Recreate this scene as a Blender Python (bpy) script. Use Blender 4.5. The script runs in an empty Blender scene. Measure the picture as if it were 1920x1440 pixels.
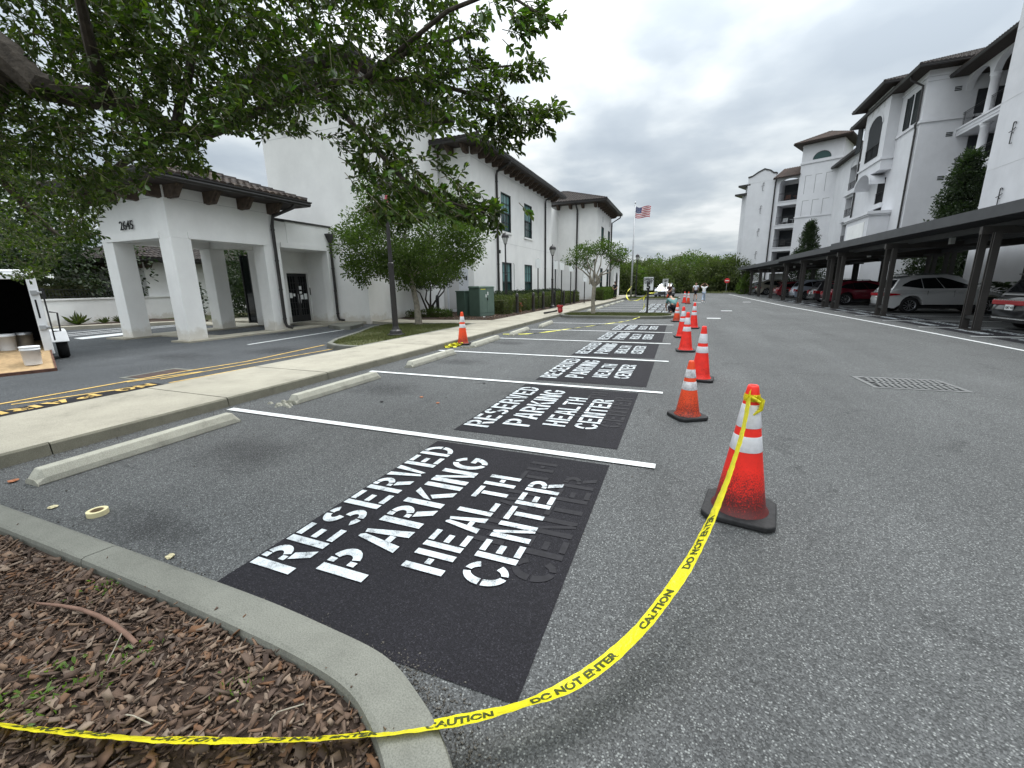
import bpy, math, random
import numpy as np
from math import sin, cos, pi, radians, hypot, atan2
from mathutils import Vector, Matrix
random.seed(7); np.random.seed(7)
S = bpy.context.scene
COL = S.collection

# ------------------------------------------------------------------ camera, light, exposure
YAW, PITCH, ROLL = radians(21.95), radians(13.2), radians(-0.9)
fw = Vector((-sin(YAW)*cos(PITCH), cos(YAW)*cos(PITCH), -sin(PITCH)))
rt = Vector((cos(YAW), sin(YAW), 0)); up = rt.cross(fw)
rt, up = rt*cos(ROLL)+up*sin(ROLL), -rt*sin(ROLL)+up*cos(ROLL)
cam = bpy.data.cameras.new('camera'); cam_o = bpy.data.objects.new('camera', cam); COL.objects.link(cam_o)
cam.sensor_width = 36; cam.lens = 791/1920*36; cam.clip_start = .05; cam.clip_end = 3000
mw = Matrix((rt, up, -fw)).transposed().to_4x4(); mw.translation = Vector((0, 0, 1.6)); cam_o.matrix_world = mw
S.camera = cam_o
S.render.engine = 'CYCLES'
S.cycles.max_bounces = 6; S.cycles.diffuse_bounces = 3; S.cycles.glossy_bounces = 3; S.cycles.transparent_max_bounces = 8
S.cycles.use_denoising = True
S.view_settings.view_transform = 'Standard'; S.view_settings.look = 'None'; S.view_settings.gamma = 1
S.view_settings.use_curve_mapping = False
S.view_settings.exposure = 0.92
SUN_EL, SUN_AZ = radians(58), radians(12)     # azimuth clockwise from +Y
sd = Vector((sin(SUN_AZ)*cos(SUN_EL), cos(SUN_AZ)*cos(SUN_EL), sin(SUN_EL)))
sl = bpy.data.lights.new('sun', 'SUN'); sl.energy = 1.5; sl.angle = radians(28); sl.color = (1, .975, .94)
so = bpy.data.objects.new('sun', sl); COL.objects.link(so); so.location = (0, 0, 60)
so.rotation_euler = (-sd).to_track_quat('-Z', 'Y').to_euler()

def N(nt, typ, **kw):
    n = nt.nodes.new(typ)
    for k, v in kw.items():
        if k.startswith('_'): setattr(n, k[1:], v)
        else:
            key = int(k[1:]) if k[0] == 'i' and k[1:].isdigit() else k.replace('__', ' ')
            n.inputs[key].default_value = v
    return n
def ramp(nt, pts, interp='LINEAR'):
    n = nt.nodes.new('ShaderNodeValToRGB'); e = n.color_ramp.elements; n.color_ramp.interpolation = interp
    while len(e) < len(pts): e.new(.5)
    for i, (p, c) in enumerate(pts):
        e[i].position = p; e[i].color = (c, c, c, 1) if isinstance(c, (int, float)) else (*c, 1)
    return n
W = bpy.data.worlds.new('World'); S.world = W; W.use_nodes = True
nt = W.node_tree; nt.nodes.clear(); L = nt.links
sky = N(nt, 'ShaderNodeTexSky', _sky_type='NISHITA', _sun_disc=False, _sun_elevation=SUN_EL, _sun_rotation=SUN_AZ, _dust_density=2.0)
tc = N(nt, 'ShaderNodeTexCoord'); sep = N(nt, 'ShaderNodeSeparateXYZ'); L.new(tc.outputs['Generated'], sep.inputs[0])
zc = N(nt, 'ShaderNodeMath', _operation='MAXIMUM', i1=0.0); L.new(sep.outputs[2], zc.inputs[0])
za = N(nt, 'ShaderNodeMath', _operation='ADD', i1=0.16); L.new(zc.outputs[0], za.inputs[0])
dx = N(nt, 'ShaderNodeMath', _operation='DIVIDE'); dy = N(nt, 'ShaderNodeMath', _operation='DIVIDE')
L.new(sep.outputs[0], dx.inputs[0]); L.new(za.outputs[0], dx.inputs[1]); L.new(sep.outputs[1], dy.inputs[0]); L.new(za.outputs[0], dy.inputs[1])
cx = N(nt, 'ShaderNodeCombineXYZ', Z=3.7); L.new(dx.outputs[0], cx.inputs[0]); L.new(dy.outputs[0], cx.inputs[1])
n1 = N(nt, 'ShaderNodeTexNoise', Scale=.62, Detail=5.0, Roughness=.5, Distortion=.15); L.new(cx.outputs[0], n1.inputs['Vector'])
n2 = N(nt, 'ShaderNodeTexNoise', Scale=1.9, Detail=5.0, Roughness=.5, Distortion=.1); L.new(cx.outputs[0], n2.inputs['Vector'])
mx = N(nt, 'ShaderNodeMix', _data_type='FLOAT', Factor=.42); L.new(n1.outputs[0], mx.inputs['A']); L.new(n2.outputs[0], mx.inputs['B'])
r1 = ramp(nt, [(.39, (2.9, 3.3, 3.7)), (.455, (3.45, 3.85, 4.2)), (.51, (4.5, 4.85, 5.05)), (.58, (6.1, 6.3, 6.35))])
L.new(mx.outputs['Result'], r1.inputs[0])
# overcast brightening towards the zenith, where the picture does not look but the light comes from
zq = N(nt, 'ShaderNodeMath', _operation='MULTIPLY'); L.new(zc.outputs[0], zq.inputs[0]); L.new(zc.outputs[0], zq.inputs[1])
zr = N(nt, 'ShaderNodeMapRange', i1=0.0, i2=1.0, i3=1.0, i4=5.0); L.new(zq.outputs[0], zr.inputs[0])
vm = N(nt, 'ShaderNodeVectorMath', _operation='SCALE'); L.new(r1.outputs[0], vm.inputs[0]); L.new(zr.outputs[0], vm.inputs['Scale'])
skm = N(nt, 'ShaderNodeMix', _data_type='RGBA', Factor=.93); L.new(sky.outputs[0], skm.inputs['A']); L.new(vm.outputs[0], skm.inputs['B'])
bg = N(nt, 'ShaderNodeBackground', Strength=.075); L.new(skm.outputs['Result'], bg.inputs[0])
wo = N(nt, 'ShaderNodeOutputWorld'); L.new(bg.outputs[0], wo.inputs[0])

# ------------------------------------------------------------------ materials
MATS = {}
def newmat(name, col, rough=.8, metal=0.0, spec=.3):
    m = bpy.data.materials.new(name); m.use_nodes = True; b = m.node_tree.nodes['Principled BSDF']
    b.inputs['Base Color'].default_value = (*col, 1); b.inputs['Roughness'].default_value = rough
    b.inputs['Metallic'].default_value = metal; b.inputs['Specular IOR Level'].default_value = spec
    MATS[name] = m; return m, m.node_tree, b
def simple(name, col, rough=.6, metal=0.0, spec=.3, var=.12, scale=6.0, bump=0.0, bscale=80.0, detail=4.0):
    m, nt, b = newmat(name, col, rough, metal, spec)
    tc = N(nt, 'ShaderNodeTexCoord')
    if var:
        n = N(nt, 'ShaderNodeTexNoise', Scale=scale, Detail=detail, Roughness=.6); nt.links.new(tc.outputs['Object'], n.inputs['Vector'])
        r = ramp(nt, [(.3, tuple(c*(1-var) for c in col)), (.7, tuple(min(1, c*(1+var)) for c in col))])
        nt.links.new(n.outputs[0], r.inputs[0]); nt.links.new(r.outputs[0], b.inputs['Base Color'])
    if bump:
        n = N(nt, 'ShaderNodeTexNoise', Scale=bscale, Detail=3.0); nt.links.new(tc.outputs['Object'], n.inputs['Vector'])
        bp = N(nt, 'ShaderNodeBump', Strength=bump, Distance=.01); nt.links.new(n.outputs[0], bp.inputs['Height'])
        nt.links.new(bp.outputs[0], b.inputs['Normal'])
    return m
def mixc(nt, fac, a, b_, typ='MIX'):
    n = N(nt, 'ShaderNodeMix', _data_type='RGBA', _blend_type=typ)
    for s, v in (('Factor', fac), ('A', a), ('B', b_)):
        if isinstance(v, bpy.types.NodeSocket): nt.links.new(v, n.inputs[s])
        else: n.inputs[s].default_value = v if s == 'Factor' else (*v, 1)
    return n.outputs['Result']
def asphalt(name, base, stone, stonep=.3, dark=.55, stain=.5):
    m, nt, b = newmat(name, base, .88, 0, .25); Lk = nt.links.new
    tc = N(nt, 'ShaderNodeTexCoord'); O = tc.outputs['Object']
    v = N(nt, 'ShaderNodeTexVoronoi', Scale=160.0); Lk(O, v.inputs['Vector'])
    vs = N(nt, 'ShaderNodeTexVoronoi', Scale=100.0); Lk(O, vs.inputs['Vector'])
    hs = N(nt, 'ShaderNodeSeparateColor'); Lk(v.outputs['Color'], hs.inputs[0])
    hs2 = N(nt, 'ShaderNodeSeparateColor'); Lk(vs.outputs['Color'], hs2.inputs[0])
    r0 = ramp(nt, [(0, dark), (.55, .95), (1-stonep, 1.1), (min(.995, 1.02-stonep*.5), 1.5)]); Lk(hs.outputs[0], r0.inputs[0])
    c1 = mixc(nt, 1.0, base, r0.outputs[0], 'MULTIPLY')
    d = ramp(nt, [(.25, 1.0), (.5, 0.0)]); Lk(vs.outputs['Distance'], d.inputs[0])
    th = ramp(nt, [(.77, 0.0), (.82, 1.0)]); Lk(hs2.outputs[1], th.inputs[0])
    mu = N(nt, 'ShaderNodeMath', _operation='MULTIPLY'); Lk(d.outputs[0], mu.inputs[0]); Lk(th.outputs[0], mu.inputs[1])
    c2 = mixc(nt, mu.outputs[0], c1, stone)
    big = N(nt, 'ShaderNodeTexNoise', Scale=.35, Detail=6.0, Roughness=.62); Lk(O, big.inputs['Vector'])
    rb = ramp(nt, [(.3, .84), (.7, 1.12)]); Lk(big.outputs[0], rb.inputs[0])
    c3 = mixc(nt, 1.0, c2, rb.outputs[0], 'MULTIPLY')
    st = N(nt, 'ShaderNodeTexNoise', Scale=1.6, Detail=5.0, Roughness=.7, Distortion=.6); Lk(O, st.inputs['Vector'])
    rs = ramp(nt, [(.30, 1-stain*.55), (.40, 1.0)]); Lk(st.outputs[0], rs.inputs[0])
    c4 = mixc(nt, 1.0, c3, rs.outputs[0], 'MULTIPLY')
    mp = N(nt, 'ShaderNodeMapping'); mp.inputs['Scale'].default_value = (1.15, .10, 1); Lk(O, mp.inputs[0])
    ln = N(nt, 'ShaderNodeTexNoise', Scale=1.0, Detail=4.0, Roughness=.6); Lk(mp.outputs[0], ln.inputs['Vector']); rl_ = ramp(nt, [(.35, .90), (.65, 1.09)]); Lk(ln.outputs[0], rl_.inputs[0])
    dr = N(nt, 'ShaderNodeTexVoronoi', Scale=1.3); Lk(O, dr.inputs['Vector']); rd_ = ramp(nt, [(.015, .62), (.035, 1.0)]); Lk(dr.outputs['Distance'], rd_.inputs[0])
    c4 = mixc(nt, 1.0, mixc(nt, 1.0, c4, rl_.outputs[0], 'MULTIPLY'), rd_.outputs[0], 'MULTIPLY')
    Lk(c4, b.inputs['Base Color'])
    bp = N(nt, 'ShaderNodeBump', Strength=.55, Distance=.006); Lk(v.outputs['Distance'], bp.inputs['Height']); Lk(bp.outputs[0], b.inputs['Normal'])
    return m, nt, b, c4
asphalt('asphalt', (.081, .084, .0845), (.24, .25, .245), stonep=.30, dark=.5)
asphalt('asphalt_drive', (.066, .071, .076), (.20, .21, .21), stonep=.2)
asphalt('sealcoat', (.0120, .0115, .0145), (.032, .031, .037), dark=.7, stain=.7)
def paint(name, col, worn):
    m, nt, b = newmat(name, col, .7); Lk = nt.links.new
    tc = N(nt, 'ShaderNodeTexCoord')
    n = N(nt, 'ShaderNodeTexNoise', Scale=9.0, Detail=8.0, Roughness=.75); Lk(tc.outputs['Object'], n.inputs['Vector'])
    v = N(nt, 'ShaderNodeTexVoronoi', Scale=150.0); Lk(tc.outputs['Object'], v.inputs['Vector'])
    a = N(nt, 'ShaderNodeMath', _operation='MULTIPLY_ADD', i1=.22); Lk(v.outputs['Distance'], a.inputs[0]); Lk(n.outputs[0], a.inputs[2])
    r = ramp(nt, [(worn, col), (worn+.16, tuple(c*.62 for c in col)), (worn+.22, tuple(c*.25 for c in col))]); Lk(a.outputs[0], r.inputs[0])
    Lk(r.outputs[0], b.inputs['Base Color'])
    bp = N(nt, 'ShaderNodeBump', Strength=.4, Distance=.004); Lk(v.outputs['Distance'], bp.inputs['Height']); Lk(bp.outputs[0], b.inputs['Normal'])
paint('white_paint', (.66, .68, .68), .62)
paint('stencil_paint', (.56, .60, .62), .56)
paint('yellow_paint', (.62, .42, .13), .56)
def concrete(name, col, sc=1.0, bump=.25):
    m, nt, b = newmat(name, col, .9, 0, .2); Lk = nt.links.new
    tc = N(nt, 'ShaderNodeTexCoord'); O = tc.outputs['Object']
    n = N(nt, 'ShaderNodeTexNoise', Scale=1.3*sc, Detail=8.0, Roughness=.68); Lk(O, n.inputs['Vector'])
    r = ramp(nt, [(.30, .62), (.42, .90), (.55, 1.02), (.72, 1.14)]); Lk(n.outputs[0], r.inputs[0])
    f = N(nt, 'ShaderNodeTexNoise', Scale=170.0, Detail=2.0); Lk(O, f.inputs['Vector'])
    r2 = ramp(nt, [(.32, .78), (.5, 1.0), (.66, 1.16)]); Lk(f.outputs[0], r2.inputs[0])
    c = mixc(nt, 1.0, mixc(nt, 1.0, col, r.outputs[0], 'MULTIPLY'), r2.outputs[0], 'MULTIPLY'); Lk(c, b.inputs['Base Color'])
    bp = N(nt, 'ShaderNodeBump', Strength=bump, Distance=.004); Lk(f.outputs[0], bp.inputs['Height']); Lk(bp.outputs[0], b.inputs['Normal'])
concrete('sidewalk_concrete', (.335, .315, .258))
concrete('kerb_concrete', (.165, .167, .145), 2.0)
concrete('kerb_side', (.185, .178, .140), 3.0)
concrete('stop_concrete', (.365, .36, .305), 3.0, .4)
def stucco(name, col, streak=.05):
    m, nt, b = newmat(name, col, .92, 0, .15); Lk = nt.links.new
    tc = N(nt, 'ShaderNodeTexCoord'); O = tc.outputs['Object']
    mp = N(nt, 'ShaderNodeMapping'); mp.inputs['Scale'].default_value = (1.0, 1.0, .45); Lk(O, mp.inputs[0])
    n = N(nt, 'ShaderNodeTexNoise', Scale=1.1, Detail=7.0, Roughness=.62); Lk(mp.outputs[0], n.inputs['Vector'])
    r = ramp(nt, [(.3, 1-streak), (.7, 1.03)]); Lk(n.outputs[0], r.inputs[0])
    sp = N(nt, 'ShaderNodeSeparateXYZ'); g_ = N(nt, 'ShaderNodeNewGeometry'); Lk(g_.outputs['Position'], sp.inputs[0])
    dn = N(nt, 'ShaderNodeTexNoise', Scale=2.6, Detail=6.0, Roughness=.7); Lk(O, dn.inputs['Vector'])
    dm = N(nt, 'ShaderNodeMath', _operation='MULTIPLY_ADD', i1=1.1, i2=-.42); Lk(dn.outputs[0], dm.inputs[0]); dd = N(nt, 'ShaderNodeMath', _operation='SUBTRACT'); Lk(sp.outputs[2], dd.inputs[0]); Lk(dm.outputs[0], dd.inputs[1])
    rd_ = ramp(nt, [(.05, (.80, .77, .72)), (.30, (1.0, 1.0, 1.0))]); Lk(dd.outputs[0], rd_.inputs[0])
    bl = N(nt, 'ShaderNodeTexNoise', Scale=.45, Detail=5.0, Roughness=.7); Lk(O, bl.inputs['Vector']); rb_ = ramp(nt, [(.35, .93), (.62, 1.02)]); Lk(bl.outputs[0], rb_.inputs[0])
    Lk(mixc(nt, 1.0, mixc(nt, 1.0, mixc(nt, 1.0, col, r.outputs[0], 'MULTIPLY'), rb_.outputs[0], 'MULTIPLY'), rd_.outputs[0], 'MULTIPLY'), b.inputs['Base Color'])
    f = N(nt, 'ShaderNodeTexNoise', Scale=42.0, Detail=4.0, Roughness=.7); Lk(O, f.inputs['Vector'])
    bp = N(nt, 'ShaderNodeBump', Strength=.3, Distance=.01); Lk(f.outputs[0], bp.inputs['Height']); Lk(bp.outputs[0], b.inputs['Normal'])
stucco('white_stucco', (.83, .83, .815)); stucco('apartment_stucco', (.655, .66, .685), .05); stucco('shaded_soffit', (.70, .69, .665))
def rnd_island(name, cols, rough=.8, spec=.2, transl=0.0, obj=False):
    m, nt, b = newmat(name, cols[0], rough, 0, spec); Lk = nt.links.new
    g = N(nt, 'ShaderNodeNewGeometry'); r = ramp(nt, [(i/max(1, len(cols)-1), c) for i, c in enumerate(cols)])
    if obj:
        oi = N(nt, 'ShaderNodeObjectInfo'); Lk(oi.outputs['Random'], r.inputs[0])
    else: Lk(g.outputs['Random Per Island'], r.inputs[0])
    Lk(r.outputs[0], b.inputs['Base Color'])
    if transl:
        t = N(nt, 'ShaderNodeBsdfTranslucent'); sc = N(nt, 'ShaderNodeVectorMath', _operation='MULTIPLY', i1=(1.5, 2.0, .55)); Lk(r.outputs[0], sc.inputs[0]); Lk(sc.outputs[0], t.inputs[0])
        ms = N(nt, 'ShaderNodeMixShader', i0=transl); Lk(b.outputs[0], ms.inputs[1]); Lk(t.outputs[0], ms.inputs[2])
        Lk(ms.outputs[0], nt.nodes['Material Output'].inputs[0])
    return m
rnd_island('oak_leaf', [(.019, .032, .008), (.031, .048, .010), (.048, .070, .013), (.023, .037, .009), (.105, .135, .024)], .55, .22, .36)
rnd_island('young_leaf', [(.10, .17, .04), (.14, .20, .05), (.08, .15, .03)], .45, .4, .4)
rnd_island('tree_leaf', [(.040, .062, .019), (.062, .092, .026), (.088, .122, .034), (.05, .074, .023)], .7, .15, .35)
rnd_island('holly_leaf', [(.028, .045, .022), (.045, .06, .03), (.06, .065, .03)], .6, .3, .15)
rnd_island('dark_leaf', [(.018, .032, .014), (.027, .044, .018), (.038, .056, .022)], .5, .35, .2)
rnd_island('far_leaf', [(.050, .066, .028), (.068, .084, .032), (.085, .100, .038), (.042, .056, .028)], .7, .2, .25)
rnd_island('hedge_leaf', [(.07, .09, .02), (.05, .075, .022), (.10, .11, .025), (.035, .055, .02)], .6, .3, .2)
rnd_island('bark_mulch', [(.075, .048, .034), (.11, .074, .054), (.045, .031, .025), (.16, .112, .080), (.080, .056, .045), (.22, .17, .13), (.14, .072, .038), (.10, .080, .068)], .85, .2)
rnd_island('grass_blade', [(.06, .085, .022), (.09, .11, .03), (.13, .12, .05), (.05, .08, .02)], .8, .2)
rnd_island('roof_tile', [(.048, .040, .036), (.066, .050, .042), (.040, .036, .034), (.095, .072, .056), (.055, .044, .040)], .8, .2, obj=True)
rnd_island('roof_tiles_small', [(.040, .034, .032), (.055, .045, .040), (.034, .030, .030)], .8, .2)
rnd_island('brown_tiles', [(.060, .042, .036), (.085, .056, .045), (.045, .034, .030)], .8, .2)
simple('mulch_soil', (.045, .030, .022), .95, var=.4, scale=20, bump=.8, bscale=60)
simple('soil_grass', (.07, .075, .03), .95, var=.35, scale=8, bump=.6, bscale=60)
simple('far_ground', (.06, .075, .03), .95, var=.3, scale=.2)
simple('bark', (.055, .046, .037), .95, var=.45, scale=14, bump=1.0, bscale=35, detail=8)
simple('pale_bark', (.27, .245, .20), .9, var=.3, scale=9, bump=.6, bscale=40)
simple('twig', (.11, .10, .06), .9, var=.2)
simple('bronze_metal', (.022, .020, .020), .42, 0, .5, var=.2, scale=5)
simple('black_metal', (.014, .014, .015), .4, 0, .5, var=.2)
simple('deep_shade', (.035, .038, .042), .9, var=.1)  # near-black tone: shade of recesses put into the colour
simple('eave_wood', (.038, .030, .026), .75, var=.35, scale=7)
simple('bracket_wood', (.078, .058, .045), .8, var=.35, scale=7)
simple('carport_metal', (.060, .062, .066), .55, 0, .4, var=.15, scale=2)
simple('carport_post', (.045, .041, .038), .5, 0, .5, var=.2, scale=2)
simple('rubber', (.022, .022, .023), .75, var=.35, scale=25, bump=.2)
simple('tyre', (.018, .018, .019), .85, var=.2)
simple('chrome', (.62, .63, .65), .22, 1.0, var=0)
simple('alloy', (.50, .51, .53), .32, .9, var=0)
simple('galvanised', (.46, .47, .48), .45, .7, var=.15)
simple('white_metal', (.78, .79, .80), .4, 0, .4, var=.04)
simple('trailer_white', (.74, .75, .76), .35, 0, .5, var=.06, scale=3)
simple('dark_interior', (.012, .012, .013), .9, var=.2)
simple('white_plastic', (.80, .81, .82), .35, 0, .5, var=.03)
simple('plywood', (.40, .28, .155), .85, var=.22, scale=9)
simple('rust', (.11, .055, .04), .8, var=.4, scale=12)
simple('utility_green', (.070, .115, .092), .5, 0, .4, var=.10, scale=3)
simple('utility_green_light', (.13, .19, .16), .5, 0, .4, var=.10, scale=3)
simple('hydrant_red', (.40, .028, .03), .45, 0, .5, var=.15)
simple('sign_white', (.82, .84, .84), .5, var=.02)
simple('sign_blue', (.02, .12, .50), .5, var=.02)
simple('sign_red', (.62, .03, .035), .5, var=.02)
simple('black_ink', (.012, .012, .014), .6, var=0)
simple('panel_shadow', (.24, .24, .25), .9, var=0)  # tone of the shadow painted along the blind panels' edges
simple('hot_pink', (.55, .12, .15), .7, var=.1)
simple('masking_tape', (.66, .60, .36), .7, var=.06)
simple('cardboard', (.33, .25, .15), .9, var=.1)
simple('leaf_litter', (.30, .12, .06), .8, var=.4, scale=30)
simple('pale_litter', (.52, .47, .30), .9, var=.3, scale=30)
simple('orange_chip', (.75, .22, .06), .8, var=.2)
simple('root_brown', (.16, .095, .07), .8, var=.2, scale=20)
simple('yellow_tape_plain', (.78, .74, .05), .4, 0, .5, var=.05)
simple('door_frame', (.016, .016, .017), .4, 0, .5, var=0)
simple('shutter_green', (.030, .038, .040), .6, var=.1)
simple('skin', (.42, .25, .17), .6, var=.05)
simple('hair', (.04, .025, .015), .7, var=.2)
simple('shirt_white', (.62, .64, .70), .9, var=.05)
simple('shirt_teal', (.12, .24, .235), .9, var=.1)
simple('shorts_black', (.02, .02, .025), .9, var=.1)
simple('jeans_pale', (.36, .44, .55), .9, var=.1)
simple('shirt_dark', (.05, .03, .03), .9, var=.1)
simple('white_door', (.62, .64, .68), .6, var=.03)
simple('seam_grey', (.52, .52, .52), .9, var=0)
simple('flag_red', (.42, .03, .05), .8, var=.05); simple('flag_white', (.72, .70, .70), .8, var=.03); simple('flag_blue', (.03, .045, .14), .8, var=.05)
def glass(name, col, rough=.05):
    m, nt, b = newmat(name, col, rough, 0, .35)
glass('window_glass', (.035, .075, .072)); glass('car_glass', (.010, .011, .013)); glass('dark_glass', (.010, .012, .013)); glass('sky_glass', (.16, .30, .30), .12)
m, nt, b = newmat('lamp_lens', (.55, .56, .55), .15, 0, .6)
m, nt, b = newmat('tail_lens', (.36, .012, .02), .15, 0, .7)
def carpaint(name, col, metal=.35):
    m, nt, b = newmat(name, col, .32, metal, .5); b.inputs['Coat Weight'].default_value = 1; b.inputs['Coat Roughness'].default_value = .04
for nm, c in (('paint_silver', (.72, .73, .74)), ('paint_black', (.012, .012, .014)), ('paint_maroon', (.20, .012, .03)), ('paint_dark_grey', (.05, .05, .055)),
              ('paint_blue_white', (.42, .47, .56)), ('paint_red', (.25, .02, .03)), ('paint_champagne', (.36, .34, .28)), ('paint_white', (.62, .64, .68)), ('paint_grey', (.2, .21, .24))): carpaint(nm, c)
# cones: dirt that belongs to the plastic (scuffed, tar-spattered foot), retroreflective bands
def cone_mat(name, col, dirt):
    m, nt, b = newmat(name, col, .5, 0, .4); Lk = nt.links.new
    tc = N(nt, 'ShaderNodeTexCoord'); s = N(nt, 'ShaderNodeSeparateXYZ'); Lk(tc.outputs['Object'], s.inputs[0])
    n = N(nt, 'ShaderNodeTexNoise', Scale=95.0, Detail=4.0, Roughness=.8); Lk(tc.outputs['Object'], n.inputs['Vector'])
    h = N(nt, 'ShaderNodeMapRange', i1=.04, i2=.44, i3=.50*dirt, i4=-.02); Lk(s.outputs[2], h.inputs[0])
    a = N(nt, 'ShaderNodeMath', _operation='ADD'); Lk(h.outputs[0], a.inputs[0]); Lk(n.outputs[0], a.inputs[1])
    r = ramp(nt, [(.60, 0.0), (.80, .92)]); Lk(a.outputs[0], r.inputs[0])
    big = N(nt, 'ShaderNodeTexNoise', Scale=9.0, Detail=4.0); Lk(tc.outputs['Object'], big.inputs['Vector'])
    rb = ramp(nt, [(.35, .86), (.65, 1.06)]); Lk(big.outputs[0], rb.inputs[0])
    Lk(mixc(nt, r.outputs[0], mixc(nt, 1.0, col, rb.outputs[0], 'MULTIPLY'), (.035, .02, .02)), b.inputs['Base Color'])
cone_mat('cone_red', (.90, .030, .018), .80); cone_mat('cone_orange', (.88, .085, .022), .55); cone_mat('cone_red_clean', (.92, .035, .022), .25)
m = simple('cone_band', (.74, .74, .77), .35, 0, .6, var=.10, scale=30)
m = simple('cone_band_dirty', (.66, .65, .66), .45, 0, .5, var=.35, scale=22)
m, nt, b = newmat('tape_yellow', (.80, .72, .02), .38, 0, .5)
t = N(nt, 'ShaderNodeBsdfTranslucent'); t.inputs[0].default_value = (.8, .72, .03, 1)
tc = N(nt, 'ShaderNodeTexCoord'); tn = N(nt, 'ShaderNodeTexNoise', Scale=26.0, Detail=5.0, Distortion=1.2); nt.links.new(tc.outputs['Object'], tn.inputs['Vector']); tb = N(nt, 'ShaderNodeBump', Strength=.8, Distance=.012); nt.links.new(tn.outputs[0], tb.inputs['Height']); nt.links.new(tb.outputs[0], b.inputs['Normal']); b.inputs['Roughness'].default_value = .28
ms = N(nt, 'ShaderNodeMixShader', i0=.28); nt.links.new(b.outputs[0], ms.inputs[1]); nt.links.new(t.outputs[0], ms.inputs[2]); nt.links.new(ms.outputs[0], nt.nodes['Material Output'].inputs[0])
simple('tape_ink', (.045, .055, .01), .5, var=.1)
def mat(n): return MATS[n]

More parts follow.
